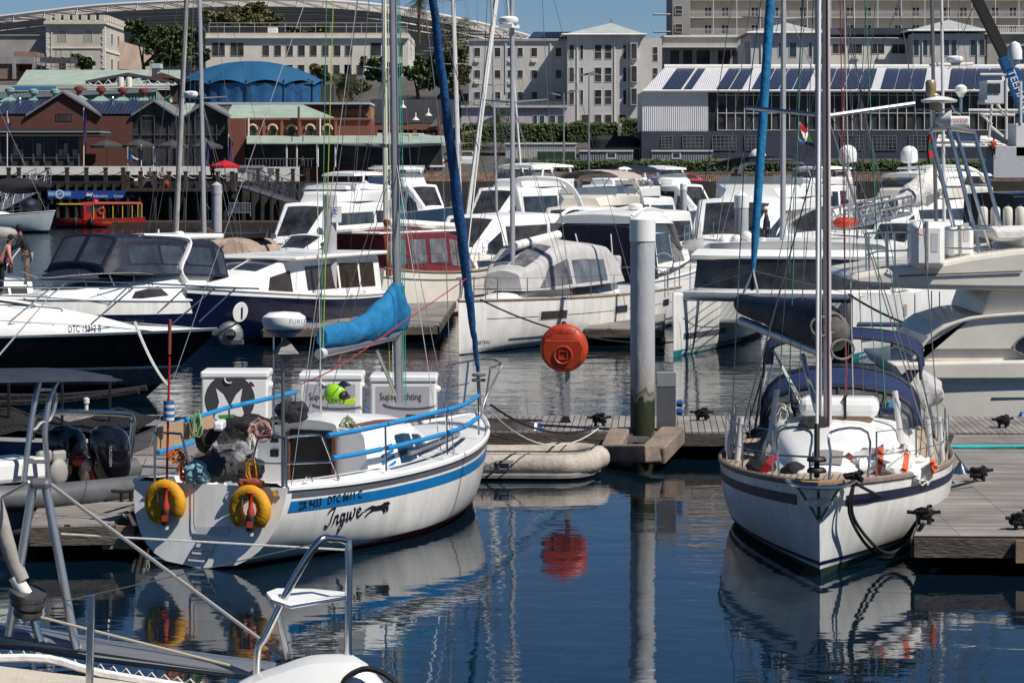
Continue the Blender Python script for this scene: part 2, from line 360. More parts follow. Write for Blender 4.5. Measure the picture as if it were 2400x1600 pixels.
def sheet(name, c, scale, axis='X', depth=.05, r=.45, dirt=.2):
    def f(N, L, B):
        tc = N.new('ShaderNodeTexCoord'); wv = N.new('ShaderNodeTexWave'); wv.bands_direction = axis; wv.inputs['Scale'].default_value = scale
        L.new(tc.outputs['Object'], wv.inputs['Vector'])
        bp = N.new('ShaderNodeBump'); bp.inputs['Distance'].default_value = depth; bp.inputs['Strength'].default_value = 1; L.new(wv.outputs['Fac'], bp.inputs['Height']); L.new(bp.outputs[0], B.inputs['Normal'])
        t = N.new('ShaderNodeTexNoise'); t.inputs['Scale'].default_value = .6; t.inputs['Detail'].default_value = 6; L.new(tc.outputs['Object'], t.inputs['Vector'])
        rp = N.new('ShaderNodeValToRGB'); rp.color_ramp.elements[0].position = .35; rp.color_ramp.elements[1].position = .65
        rp.color_ramp.elements[0].color = (*[x*(1-dirt) for x in c], 1); rp.color_ramp.elements[1].color = (*c, 1)
        L.new(t.outputs['Fac'], rp.inputs[0]); L.new(rp.outputs[0], B.inputs['Base Color']); B.inputs['Roughness'].default_value = r
    return node_mat(name, f)
def bricks(name, c1, c2, mo, sc, rw=.5, rh=.25):
    def f(N, L, B):
        tc = N.new('ShaderNodeTexCoord'); mp = N.new('ShaderNodeMapping'); mp.inputs['Rotation'].default_value = (pi/2, 0, 0); L.new(tc.outputs['Object'], mp.inputs[0])
        b = N.new('ShaderNodeTexBrick'); b.inputs['Scale'].default_value = sc; b.inputs['Color1'].default_value = (*c1, 1); b.inputs['Color2'].default_value = (*c2, 1); b.inputs['Mortar'].default_value = (*mo, 1)
        b.inputs['Brick Width'].default_value = rw; b.inputs['Row Height'].default_value = rh; b.inputs['Mortar Size'].default_value = .03
        L.new(mp.outputs[0], b.inputs['Vector']); L.new(b.outputs[0], B.inputs['Base Color']); B.inputs['Roughness'].default_value = .9
    return node_mat(name, f)
greenroof = sheet('pale_green_corrugated_sheet', (.40, .49, .41), 2.2, depth=.025)
whitesheet = sheet('white_corrugated_sheet', (.66, .66, .68), 1.25, depth=.05, dirt=.08)
brick = bricks('red_brick', (.25, .062, .036), (.19, .046, .03), (.14, .09, .07), 2.2)
brickd = bricks('old_brown_brick', (.16, .046, .032), (.115, .036, .027), (.07, .045, .038), 2.2)
brickp = bricks('raw_brick', (.26, .13, .09), (.21, .10, .075), (.25, .23, .21), 1.6)
blockw = bricks('retaining_blocks', (.20, .125, .085), (.10, .062, .045), (.012, .010, .008), 2.0, .6, .5)
def solar_nodes(N, L, B):
    tc = N.new('ShaderNodeTexCoord'); b = N.new('ShaderNodeTexBrick'); b.offset = 0; b.inputs['Scale'].default_value = 1
    b.inputs['Color1'].default_value = (.012, .017, .045, 1); b.inputs['Color2'].default_value = (.016, .022, .055, 1); b.inputs['Mortar'].default_value = (.13, .15, .2, 1)
    b.inputs['Brick Width'].default_value = .42; b.inputs['Row Height'].default_value = .42; b.inputs['Mortar Size'].default_value = .012
    L.new(tc.outputs['Object'], b.inputs['Vector']); L.new(b.outputs[0], B.inputs['Base Color']); B.inputs['Roughness'].default_value = .25; B.inputs['Specular IOR Level'].default_value = .3
solar = node_mat('solar_cells', solar_nodes)
solarf = mat('panel_frame', (.35, .36, .38), .4, .6)
def bx(mb, x0, y0, x1, y1, Y, D, mi=0):
    a, b = W(x0, y0, Y), W(x1, y1, Y); return mb.box((a.x, Y, b.z), (b.x, Y+D, a.z), mi)
def block(par, name, x0, y0, x1, y1, Y, D, m): return bx(MB(), x0, y0, x1, y1, Y, D).build(name, m, par)
def bld(name, label, px, py, Y, cat='building', group=None): return thing(name, label, cat, W(px, py, Y), group=group)
def win(par, x0, y0, x1, y1, Y, fm=trim, gm=dglass, nx=1, ny=1, arch=False, fw=.055, name='window', proud=.06):
    a, b = W(x0, y1, Y), W(x1, y0, Y); wd, ht = b.x-a.x, b.z-a.z; mb = MB(); y = Y-proud
    if arch:
        r = wd/2; arc = [V((a.x+r-cos(pi*i/10)*r, y, b.z-r+sin(pi*i/10)*r)) for i in range(11)]
        mb.tube([V((a.x, y, a.z))]+arc+[V((b.x, y, a.z))], fw*.7, 4)
        f = mb.build(name, fm, par); MB().poly([V((a.x, Y-.02, a.z))]+[V((p.x, Y-.02, p.z)) for p in arc]+[V((b.x, Y-.02, a.z))]).build('pane', gm, f); return f
    for x in [a.x+i*wd/nx for i in range(nx+1)]: mb.box((x-fw/2, y, a.z), (x+fw/2, Y+.02, b.z))
    for z in [a.z+i*ht/ny for i in range(ny+1)]: mb.box((a.x-fw/2, y+.005, z-fw/2), (b.x+fw/2, Y+.02, z+fw/2))
    f = mb.build(name, fm, par); MB().poly([(a.x, Y-.02, a.z), (b.x, Y-.02, a.z), (b.x, Y-.02, b.z), (a.x, Y-.02, b.z)]).build('pane', gm, f); return f
def swin(par, X, y0, y1, z0, z1, gm=dglass, fm=trim, name='window'):
    mb = MB(); fw = .1
    for y in (y0, y1): mb.box((X-.02, y-fw/2, z0), (X+.06, y+fw/2, z1))
    for z in (z0, z1): mb.box((X-.02, y0, z-fw/2), (X+.065, y1, z+fw/2))
    f = mb.build(name, fm, par); MB().poly([(X+.02, y0, z0), (X+.02, y1, z0), (X+.02, y1, z1), (X+.02, y0, z1)]).build('pane', gm, f)
Y = 1350; t = bld('stadium', 'huge pale grey oval stadium with mesh facade behind the hill', 600, 60, Y+160)
top = [(-260, 78), (-100, 60), (60, 45), (250, 28), (420, 21), (560, 18), (720, 19), (860, 26), (960, 37), (1060, 53), (1150, 70), (1225, 86), (1262, 96)]
stad = sheet('stadium_mesh_skin', (.36, .335, .31), .22, 'Z', .5, .7, .15)
def ring(off, k):
    out = []
    for i, (x, y) in enumerate(top):
        a = pi*i/(len(top)-1); p = W(x, y+off, Y); out.append(V((p.x, Y-sin(a)*60*k, p.z)))
    return spl(out, 5)
mb = MB(); r0, r1, r2, r3 = ring(0, 1), ring(16, 1.1), ring(60, .95), ring(190, .7)
mb.grid([r3, r2, r1, r0]); back = [V((p.x, Y+220-(p.y-Y)*.6, p.z)) for p in r0]; mb.grid([r0, back], 0); mb.grid([back, [V((p.x, p.y, 15)) for p in back]]); mb.build('facade', stad, t, True)
MB().tube(r0, 1.1, 5).build('roof_rim', mat('stadium_rim', (.5, .48, .45), .6), t)
mb = MB()
for i in range(0, len(r0)-1, 2): mb.tube([r1[i]+V((0, -1.5, 0)), r0[i]+V((0, -1, 0)), r1[min(i+2, len(r1)-1)]+V((0, -1.5, 0))], .28, 3)
for k in (0.35, .65): mb.tube([a.lerp(b, k)+V((0, -1, 0)) for a, b in zip(r1, r2)], .3, 3)
mb.build('roof_truss', mat('stadium_truss', (.5, .49, .47), .6), t)
Y = 480; t = bld('fort_tower', 'cream plastered fort tower with a crenellated parapet', 190, 163, Y)
x0, x1 = za(318), za(722)
xr = W(x1, 0, Y).x
block(t, 'tower_body', x0, 57, x1, 175, Y, 24, plaster)
mb = MB(); bx(mb, za(300), za(168), za(730), za(150), Y-.7, 25.4); bx(mb, za(308), za(152), za(726), za(140), Y-.4, 24.8)
for i in range(7): k = za(316)+i*za(61); bx(mb, k, za(143), k+za(36), za(104), Y-.4, .9)
for i in range(9): y = Y+1+i*2.6; a = W(x1, za(143), Y); b = W(x1, za(104), Y); mb.box((xr-.6, y, a.z), (xr+.35, y+1.5, b.z))
mb.build('parapet', mat('cream_trim', (.60, .56, .47), .8, nz=.1, ns=.5), t)
mb = MB(); bx(mb, x0, za(335), x1, za(328), Y-.15, .2)
for i in range(14):
    y = za(180)+i*za(21); bx(mb, x0-.5, y, x0+za(18+6*(i % 2)), y+za(18), Y-.12, .2)
    bx(mb, x1-za(16+6*(i % 2)), y, x1+.6, y+za(18), Y-.12, 1.2)
mb.box((xr, Y+.2, W(0, za(355), Y).z), (xr+.15, Y+24, W(0, za(340), Y).z)); mb.build('quoins', trim, t)
for cx in (430, 610): win(t, za(cx-27), za(210), za(cx+27), za(292), Y, plaster, mat('blind_window', (.36, .33, .28), .9), arch=True)
for cx in (430, 612): win(t, za(cx-27), za(390), za(cx+27), za(480), Y, trim, dglass, arch=True)
win(t, za(352), za(220), za(360), za(400), Y-.1, trim, trim)
for zt, zb_ in ((218, 295), (395, 478)):
    for y in (Y+7, Y+15): swin(t, xr, y, y+2.6, W(0, za(zb_), Y).z, W(0, za(zt), Y).z)
t = bld('fort_wall', 'long grey fort rampart wall left of the tower', 50, 163, 484, 'wall')
block(t, 'rampart', -60, za(246), x0+3, 180, 484, 3, plasterd); block(t, 'coping', -60, za(246)-1.6, x0+3, za(246), 483.7, 3.6, plaster)
t = bld('rampart', 'sunlit pink rampart wall beside the dark trees', 325, 163, 500, 'wall')
a, b = W(za(832), za(285), 500), W(za(1010), za(480), 500)
MB().prism([(a.x, 497, b.z), (b.x, 508, b.z), (b.x, 508, W(0, za(335), 500).z), (a.x, 497, a.z)], (0, 1.4, 0)).build('masonry', mat('pink_plaster', (.42, .32, .26), .9, nz=.2, ns=.4), t)
Y = 420; t = bld('brick_house', 'unfinished brick house with a concrete ring beam at far left', 60, 190, Y)
block(t, 'wall', -40, za(420), za(98), za(545), Y, 10, brickp); block(t, 'ring_beam', -40, za(392), za(235), za(440), Y-.3, 10, conc)
block(t, 'gable', za(95), za(358), za(245), za(400), Y+1, 8, brickp); block(t, 'side_wall', za(130), za(440), za(235), za(490), Y+4, 5, brickd)
for x in (85, 222): block(t, 'column', za(x), za(430), za(x+22), za(545), Y-.5, .6, conc)
mb = MB()
for i in range(9): x = za(250+i*34); mb.tube([W(x, za(345+R.randint(0, 50)), Y-3), W(x, za(485), Y-3)], .05, 4)
for y in (395, 430, 455): mb.tube([W(za(240), za(y), Y-3), W(za(535), za(y+8), Y-3)], .05, 4)
mb.build('scaffold_pole', wire, t); block(t, 'lean_to_roof', za(275), za(400), za(490), za(428), Y-2, 6, slate)
Y = 470; t = bld('white_block', 'long white flat roofed building with dark square windows', 700, 235, Y)
x0, x1 = 482, zb(462)
block(t, 'wall', x0, za(250), x1, 245, Y, 30, plasterw); block(t, 'cornice', x0-1, za(265), x1+1, za(255), Y-.5, 31, trim); block(t, 'parapet', x0, za(228), x1, za(255), Y-.1, 30.2, plaster)
for a, b in ((1460, 1550), (1588, 1680)): win(t, za(a), za(296), za(b), za(388), Y, plaster, nx=2)
for i in range(7): win(t, za(1808+i*82), za(312), za(1855+i*82), za(388), Y, plaster)
for i in range(7): win(t, za(1972+i*81), za(448), za(2018+i*81), za(525), Y, plaster)
for a, b, c_, d in ((200, 275, 296, 388), (398, 424, 296, 388), (25, 73, 312, 388), (25, 73, 448, 520), (205, 280, 575, 672), (398, 425, 575, 675), (398, 425, 435, 500)): win(t, zb(a), c_/2.94, zb(b), d/2.94, Y)
X = W(x1, 0, Y).x
for k, z in enumerate((300, 435, 575)):
    for y in (Y+3, Y+8, Y+13, Y+20): swin(t, X, y, y+2.4, W(0, (z+90)/2.94, Y).z, W(0, z/2.94, Y).z)
mb = MB()
for i in range(17): x = za(1440+i*105); mb.tube([W(x, za(228), Y+2), W(x, za(158), Y+2)], .04, 4)
for y in (160, 185): mb.tube([W(za(1440), za(y), Y+2), W(zb(455), za(y), Y+2)], .035, 4)
mb.build('roof_railing', mat('galvanised_rail', (.5, .5, .5), .5, .4), t)
block(t, 'roof_hatch', za(1845), za(190), za(1905), za(228), Y+3, 3, trim); block(t, 'stair_house', zb(395), za(195), zb(435), za(230), Y+10, 6, trim)
Y = 425; t = bld('apartment_block', 'grey apartment block with small windows and air conditioners', 1240, 300, Y)
block(t, 'wall', zb(880), za(280), zb(1560), 300, Y, 22, plasterl); block(t, 'parapet', zb(876), za(270), zb(1562), za(284), Y-.3, 22.5, plasterd)
for x in (1437, 1130): block(t, 'downpipe', zb(x), za(285), zb(x+9), za(640), Y-.15, .2, trim)
for j, (a, b) in enumerate(((330, 392), (484, 540), (634, 684))):
    for x in (915, 1055, 1145, 1215, 1308, 1475): win(t, zb(x), za(a), zb(x+(42 if x != 1215 else 36)), za(b), Y, ny=1)
    for x in (915, 1145, 1308, 1475): block(t, 'air_conditioner', zb(x+2), za(b+18), zb(x+38), za(b+38), Y-.25, .3, plasterw)
mb = MB()
a, b = W(zb(1240), za(275), Y+2), W(zb(1560), za(228), Y+10); mb.add([(a.x, Y, a.z), (b.x+.5, Y, a.z), (b.x, Y+9, b.z), (a.x+3, Y+9, b.z)], [(0, 1, 2, 3)]); mb.build('roof', palegr, t)
mb = MB()
for i in range(3): p = W(zb(1290+i*85), za(274), Y+.6); q = W(zb(1325+i*85), za(232), Y+8.4); w_ = 4.6; mb.add([(p.x, p.y, p.z+.25), (p.x+w_, p.y, p.z+.25), (q.x+w_*.95, q.y, q.z+.25), (q.x, q.y, q.z+.25)], [(0, 1, 2, 3)])
mb.build('solar_panel', solar, t)
Y = 418; t = bld('corner_tower', 'grey four storey tower with bay windows and a pale pyramid roof', 1430, 300, Y)
x0, x1 = zb(1558), zb(2062)
block(t, 'wall', x0, za(240), x1, 300, Y, 20, plasterl)
def pyr(par, xa, xb, yb, xm, yt, Y, D, over=.8, m=palegr):
    a, b, c_ = W(xa, yb, Y), W(xb, yb, Y), W(xm, yt, Y+D/2)
    q = [V((a.x-over, Y-over, a.z)), V((b.x+over, Y-over, a.z)), V((b.x+over, Y+D+over, a.z)), V((a.x-over, Y+D+over, a.z))]
    mb = MB(); mb.add(q+[V((c_.x, Y+D/2, c_.z))], [(0, 1, 4), (1, 2, 4), (2, 3, 4), (3, 0, 4), (3, 2, 1, 0)]); r_ = mb.build('roof', m, par)
    MB().tube(q+[q[0]], .16, 4).build('gutter', trim, r_); return r_
pyr(t, x0, x1, za(240), zb(1858), za(160), Y, 20)
MB().tube([W(zb(1858), za(165), Y+10), W(zb(1858), za(132), Y+10)], .08, 5).build('finial', wire, t)
for j, (a, b) in enumerate(((310, 408), (466, 566), (620, 722))):
    for x, wd in ((1570, 34), (1645, 22), (1745, 48), (1815, 48), (1940, 24)): win(t, zb(x), za(a), zb(x+wd), za(b), Y, ny=1 if wd < 40 else 2)
    mb = MB(); bx(mb, zb(1990), za(a-14), zb(2040), za(b+6), Y-.9, 1.0); bay = mb.build('bay', plasterl, t); win(bay, zb(1996), za(a-10), zb(2036), za(b), Y-.95)
    X = W(x1, 0, Y).x
    for y in (Y+3, Y+7, Y+11): swin(t, X, y, y+2, W(0, za(b), Y).z, W(0, za(a), Y).z)
for x in (1655, 1745, 1815, 1912): win(t, zb(x), za(790), zb(x+48), za(850), Y)
for x in (1623, 1968, 1880): block(t, 'downpipe', zb(x), za(250), zb(x+7), za(840), Y-.15, .2, trim)
Y = 428; t = bld('link_block', 'narrow grey wing with balconies between tower and hotel', 1535, 240, Y)
block(t, 'wall', zb(2062), za(265), zb(2210), 300, Y, 12, plasterl)
for a, b in ((325, 425), (470, 560)): win(t, zb(2145), za(a), zb(2180), za(b), Y, ny=2)
Y = 405; t = bld('gym_building', 'low lilac shopfront building with faint lettering over dark doors', 1210, 300, Y)
block(t, 'wall', zb(828), za(738), zb(1560), 305, Y, 9, mat('lilac_plaster', (.52, .46, .48), .85, nz=.08, ns=.3))
block(t, 'terrace_slab', zb(822), za(728), zb(1560), za(742), Y-.5, 10, plasterl)
mb = MB()
for i in range(24): mb.tube([W(zb(825+i*31), za(700), Y-.4), W(zb(825+i*31), za(730), Y-.4)], .03, 4)
for y in (700, 710, 720): mb.tube([W(zb(825), za(y), Y-.4), W(zb(1560), za(y), Y-.4)], .03, 4)
mb.build('railing', steel, t)
for a, b in ((1320, 1350), (1365, 1400), (1428, 1475), (1490, 1530)): win(t, zb(a), za(795), zb(b), za(858), Y, gm=bglass)
p = W(zb(1225), za(770), Y-.08); k = Y/F/2.94
MB().text('OCEANOFIT', 34*k, lambda x, y: p+V((x, 0, y)), spacing=1.25).build('lettering', mat('dull_sign_lettering', (.18, .16, .17), .6), t)
Y = 505; t = bld('hotel', 'big beige hotel with rows of white railed balconies', 2000, 60, Y)
xl = zc(0); zt = -330
block(t, 'wall', zc(48), zt, 2700, 110, Y, 25, hotelm); block(t, 'end_wall', zc(-70), zt, zc(50), 110, Y-2.5, 20, mat('grey_hotel_render', (.33, .31, .29), .85, nz=.1, ns=.2))
fl = 41.2
mb = MB()
rows_ = [za(240)-i*fl for i in range(0, 10)]
for y in rows_: bx(mb, zc(45), y, 2700, y+1.6, Y-1.6, 1.7)
mb.build('balcony_slab', trim, t)
rl = MB(); k = 0
for y in rows_[:4]:
    for dy in (14, 11): a, b = W(zc(45), y-dy, Y-1.55), W(2700, y-dy, Y-1.55); rl.beam(a, b, .06, .05)
    x = zc(48)
    while x < 2640: a = W(x, y, Y-1.55); rl.box((a.x-.02, Y-1.57, a.z), (a.x+.02, Y-1.53, a.z+.95)); x += 3.1
for i in range(16): x = zc(48+i*162); rl.tube([W(x, zt, Y-1.55), W(x, rows_[0], Y-1.55)], .07, 4)
rl.build('railing', trim, t)
for y in rows_[:4]:
    for px0 in (150, 268, 472, 612, 805, 918, 1128, 1250, 1460, 1582, 1795, 1910, 2128, 2250):
        win(t, zc(px0), y-23, zc(px0+50), y-1.5, Y, nx=2, fw=.12)
mb = MB()
for i in range(9):  # end balconies to the left
    y = za(215)-i*fl; bx(mb, zb(2155), y, zb(2270), y+2, Y-3, 4)
e = mb.build('end_balcony', trim, t)
for y in (60, 185): win(t, zb(2300), za(y-18), zb(2350), za(y+38), Y-2.6, ny=2)
Y = 470; t = bld('podium', 'hotel podium with white canopy and dark glazing below balconies', 1600, 150, Y)
block(t, 'wall', zb(2215), za(245), zc(400), 170, Y, 20, plasterd); block(t, 'canopy', zb(2205), za(318), zc(390), za(328), Y-3, 3.2, trim); block(t, 'upper_band', zb(2225), za(246), zc(402), za(256), Y-.4, 3.2, trim)
for a, b in ((-90, -20), (0, 70), (92, 190), (240, 330), (340, 395)): win(t, zc(a), za(345), zc(b), za(452), Y, gm=dglass)
Y = 430; t = bld('apartment_row', 'pale grey row with two pyramid roofed towers behind the solar shed', 1990, 150, Y)
block(t, 'wall', zc(985), za(268), zc(1570), 175, Y, 14, plasterw)
for a, b in ((470, 955), (1585, 2080)):
    block(t, 'tower', zc(a), za(232), zc(b), 175, Y-5, 17, plasterl); pyr(t, zc(a), zc(b), za(228 if a < 900 else 214), zc((a+b)/2), za(158 if a < 900 else 138), Y-5, 17)
block(t, 'side_wing', zc(430), za(290), zc(475), 175, Y-3, 14, plasterl)
for x in (1030, 1142, 1295, 1438): win(t, zc(x), za(306), zc(x+95), za(372), Y, nx=2)
for x in (1140, 1315): block(t, 'air_conditioner', zc(x+30), za(388), zc(x+75), za(410), Y-.3, .35, plasterw)
for x in (560, 660, 735, 868, 930): win(t, zc(x), za(295), zc(x+(50 if x in (660, 735) else 26)), za(395), Y-5, gm=bglass)
for x in (1590, 1650, 1700, 1800, 1850, 1982, 2045): win(t, zc(x), za(275), zc(x+38), za(386), Y-5, gm=bglass)
for x in (540, 915, 1650, 2030): block(t, 'downpipe', zc(x), za(235), zc(x+6), za(440), Y-5.2, .2, trim)
mb = MB(); rf = MB(); a = W(zc(985), za(264), Y-.5); b = W(zc(1560), za(205), Y+7); rf.add([(a.x, a.y, a.z), (b.x, a.y, a.z), (b.x, b.y, b.z), (a.x, b.y, b.z)], [(0, 1, 2, 3)]); rf.build('roof', palegr, t)
for i in range(7):
    p, q = W(zc(1015+i*81), za(252), Y-.2), W(zc(1015+i*81), za(205), Y+6.6); w_ = 4.6; mb.add([(p.x, p.y, p.z+.25), (p.x+w_, p.y, p.z+.25), (p.x+w_, q.y, q.z+.25), (p.x, q.y, q.z+.25)], [(0, 1, 2, 3)])
mb.build('solar_panel', solar, t)
block(t, 'right_wing', zc(2100), za(232), zc(2500), 175, Y, 12, plasterd); block(t, 'roof_edge', zc(2080), za(222), zc(2520), za(236), Y-.6, 13, trim)
mb = MB()
for i in range(26): mb.tube([W(zc(2120+i*14), za(180), Y), W(zc(2120+i*14), za(225), Y)], .03, 3)
mb.tube([W(zc(2115), za(180), Y), W(zc(2500), za(180), Y)], .05, 4); mb.build('roof_railing', trim, t)
for x in (2235, 2320): win(t, zc(x), za(315), zc(x+60), za(440), Y, gm=bglass)
Y = 342; D = 16; t = bld('boat_shed', 'long white corrugated shed with solar panels on its roof', 1940, 375, Y)
xl, xr = zb(2075), 2560
p0 = W(xl, za(628), Y-.6); p1 = W(xr, za(615), Y-.6); q0, q1 = W(zb(2225), za(470), Y+D), W(xr, za(445), Y+D)
zr = q0.z
mb = MB(); mb.add([p0, (p1.x, Y-.6, p0.z), (p1.x, Y+D, zr), (q0.x, Y+D, zr)], [(0, 1, 2, 3)]); mb.build('roof', whitesheet, t)
mb = MB(); mb.tube([(q0.x, Y+D, zr+.1), (p1.x, Y+D, zr+.1)], .35, 6); mb.tube([p0, (p1.x, Y-.6, p0.z)], .18, 5); mb.build('ridge_gutter', trim, t)
def on_roof(x, k): # x at the eaves in pixels, k up the slope; slope runs straight up and leans with the photographed seams
    e = W(x, za(620), Y-.6); s_ = .125*(q0.x-p0.x)/1.0; return V((e.x+k*(q0.x-p0.x)*.85, lerp(Y-.6, Y+D, k), lerp(p0.z, zr, k)+.16))
for a, b in ((-150, -10), (0, 65), (225, 410), (470, 852), (912, 1300), (1360, 1660), (1830, 2200), (2250, 2400)):
    n = max(1, round((b-a)/95)); mb = MB(); wd = (b-a)/n
    for i in range(n):
        c0, c1 = zc(a+i*wd+3), zc(a+(i+1)*wd-3); mb.add([on_roof(c0, .05), on_roof(c1, .05), on_roof(c1, .93), on_roof(c0, .93)], [(0, 1, 2, 3)])
    mb.build('solar_panel', solar, t)
zw0, zw1 = za(905), za(640)
block(t, 'cladding', xl, za(632), zc(175), za(918), Y, 14, whitesheet); block(t, 'glass_wall', zc(175), za(632), xr, za(905), Y+.3, 13, dglass)
mb = MB()
for i in range(36): x = zc(238+i*62); bx(mb, x, za(640), x+1.6, za(900), Y+.1, .2)
for y in (655, 778, 895): bx(mb, zc(236), za(y), xr, za(y+4), Y+.12, .16)
mb.build('mullion', trim, t)
block(t, 'lower_wall', zb(2068), za(905), xr, za(1090), Y-.4, 14, mat('dark_slate_blue_wall', (.045, .05, .075), .8, nz=.2, ns=.4))
for a, b in ((0, 142), (205, 368), (425, 525), (1090, 1245), (1310, 1472), (1560, 1700)): win(t, zc(a), za(935), zc(b), za(1035), Y-.45, nx=max(2, round((b-a)/26)), ny=4, fw=.05, fm=solarf)
win(t, zb(2205), za(940), zb(2280), za(1020), Y-.45, nx=3, ny=4, fw=.05, fm=solarf)
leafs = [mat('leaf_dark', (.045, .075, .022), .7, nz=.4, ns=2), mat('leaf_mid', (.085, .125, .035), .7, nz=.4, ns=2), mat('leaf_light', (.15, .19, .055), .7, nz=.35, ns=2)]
leafy = [mat('leaf_olive', (.10, .105, .035), .7, nz=.4, ns=2), mat('leaf_tawny', (.18, .155, .055), .7, nz=.35, ns=2), mat('leaf_sage', (.14, .165, .06), .7, nz=.35, ns=2)]
bark = mat('bark', (.10, .075, .055), .9, nz=.4, ns=4)
def leaves(mb, blobs, n, s, shell=.55):
    tot = sum(b[3]*b[4]*b[5] for b in blobs)
    for (cx, cy, cz, rx, ry, rz) in blobs:
        for _ in range(int(n*rx*ry*rz/tot)+6):
            d = V((R.gauss(0, 1), R.gauss(0, 1), R.gauss(0, 1))).normalized()*(shell+(1-shell)*R.random())*R.uniform(.8, 1.12)
            p = V((cx+d.x*rx, cy+d.y*ry, cz+d.z*rz)); k = s*R.uniform(.6, 1.5)
            u = V((R.gauss(0, 1), R.gauss(0, 1), R.gauss(0, .7))).normalized(); w_ = u.cross(V((R.gauss(0, 1), R.gauss(0, 1), R.gauss(0, 1)))).normalized()
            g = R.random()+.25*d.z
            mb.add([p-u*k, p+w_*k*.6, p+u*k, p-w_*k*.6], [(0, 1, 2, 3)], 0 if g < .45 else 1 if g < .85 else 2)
def tree(label, px, yb, Y, blobs, n=2600, s=.32, ms=leafs, group='trees on the slope', name='broadleaf_tree', limbs=True):
    base = W(px, yb, Y); t = thing(name, label, 'tree', base, group=group); k = Y/F; bl = []
    for (x, y, rx, ry) in blobs:
        c_ = W(x, y, Y+R.uniform(-1, 1)*rx*k*.5); bl.append((c_.x, c_.y, c_.z, rx*k, rx*k*.8, ry*k))
    mb = MB()
    top = max(b[2] for b in bl); mid = V((base.x, Y, lerp(base.z, min(b[2]-b[5]*.6 for b in bl), .9)))
    mb.tube(spl([base, base.lerp(mid, .5)+V((.15, 0, 0)), mid], 3), [.34-.02*i for i in range(7)], 7)
    for b in bl: c_ = V(b[:3]); mb.tube(spl([mid, mid.lerp(c_, .5)+V((R.uniform(-.3, .3), 0, -.2)), c_], 3), [.2-.024*i for i in range(7)], 5)
    mb.build('trunk', bark, t, True)
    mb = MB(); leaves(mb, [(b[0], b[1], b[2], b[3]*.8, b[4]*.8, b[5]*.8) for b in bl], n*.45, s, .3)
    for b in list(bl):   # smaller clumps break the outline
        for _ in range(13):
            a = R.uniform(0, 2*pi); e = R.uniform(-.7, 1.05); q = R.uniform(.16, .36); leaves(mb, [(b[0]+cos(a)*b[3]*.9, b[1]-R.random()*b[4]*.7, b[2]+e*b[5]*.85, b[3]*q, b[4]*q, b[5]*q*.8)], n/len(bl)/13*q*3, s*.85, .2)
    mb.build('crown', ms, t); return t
tree('dark green umbrella tree leaning beside the fort tower', za(985), 163, 452, [(za(935), za(190), za(75), za(70)), (za(1010), za(240), za(110), za(80)), (za(1120), za(300), za(120), za(110)), (za(1200), za(250), za(90), za(85)), (za(1240), za(380), za(110), za(100)), (za(1150), za(420), za(110), za(50))], 5200)
tree('shaded dark tree behind the tall leaning mast', za(1330), 165, 458, [(za(1320), za(280), za(80), za(110)), (za(1370), za(400), za(70), za(70))], 2400)
tree('tall olive green tree behind the roof railing', za(1760), 75, 520, [(za(1500), za(130), za(100), za(60)), (za(1640), za(100), za(90), za(60)), (za(1760), za(70), za(110), za(60)), (za(1860), za(130), za(90), za(60)), (za(1720), za(150), za(150), za(50))], 5200, ms=leafy)
tree('low shrubby tree behind the white block parapet', za(2090), 75, 520, [(za(2030), za(205), za(60), za(22)), (za(2200), za(205), za(50), za(25))], 900, ms=leafy)
tree('small round tree at the foot of the fort tower', za(560), 165, 440, [(za(545), za(410), za(55), za(40)), (za(590), za(450), za(60), za(30))], 1300)
tree('golden green tree at the corner of the white block', za(2200), 190, 415, [(za(2190), za(490), za(50), za(45)), (za(2230), za(540), za(45), za(40))], 1200, ms=leafy)
tree('young green tree in front of the white block', zb(300), 233, 420, [(zb(215), za(450), za(75), za(60)), (zb(300), za(480), za(80), za(70)), (zb(390), za(490), za(60), za(55)), (zb(215), za(530), za(60), za(40))], 2400, ms=leafs)
tree('wide olive tree beside the blue furled sail', zb(520), 236, 415, [(zb(500), za(510), za(65), za(60)), (zb(600), za(470), za(90), za(90)), (zb(680), za(540), za(90), za(80)), (zb(590), za(580), za(70), za(50)), (zb(720), za(420), za(70), za(80))], 3400, ms=leafs)
tree('tawny bush tree left of the young green tree', zb(60), 236, 410, [(zb(40), za(570), za(60), za(60)), (zb(120), za(600), za(70), za(60)), (zb(20), za(640), za(50), za(40))], 1900, ms=leafy)
tree('tangled brown tree between palm and apartments', zb(800), 236, 412, [(zb(790), za(380), za(70), za(90)), (zb(830), za(520), za(60), za(90)), (zb(760), za(600), za(70), za(70))], 2600, ms=leafy)
frond = [mat('palm_frond', (.05, .07, .022), .6, nz=.4, ns=2), mat('dead_frond', (.17, .09, .04), .8, nz=.3, ns=2)]
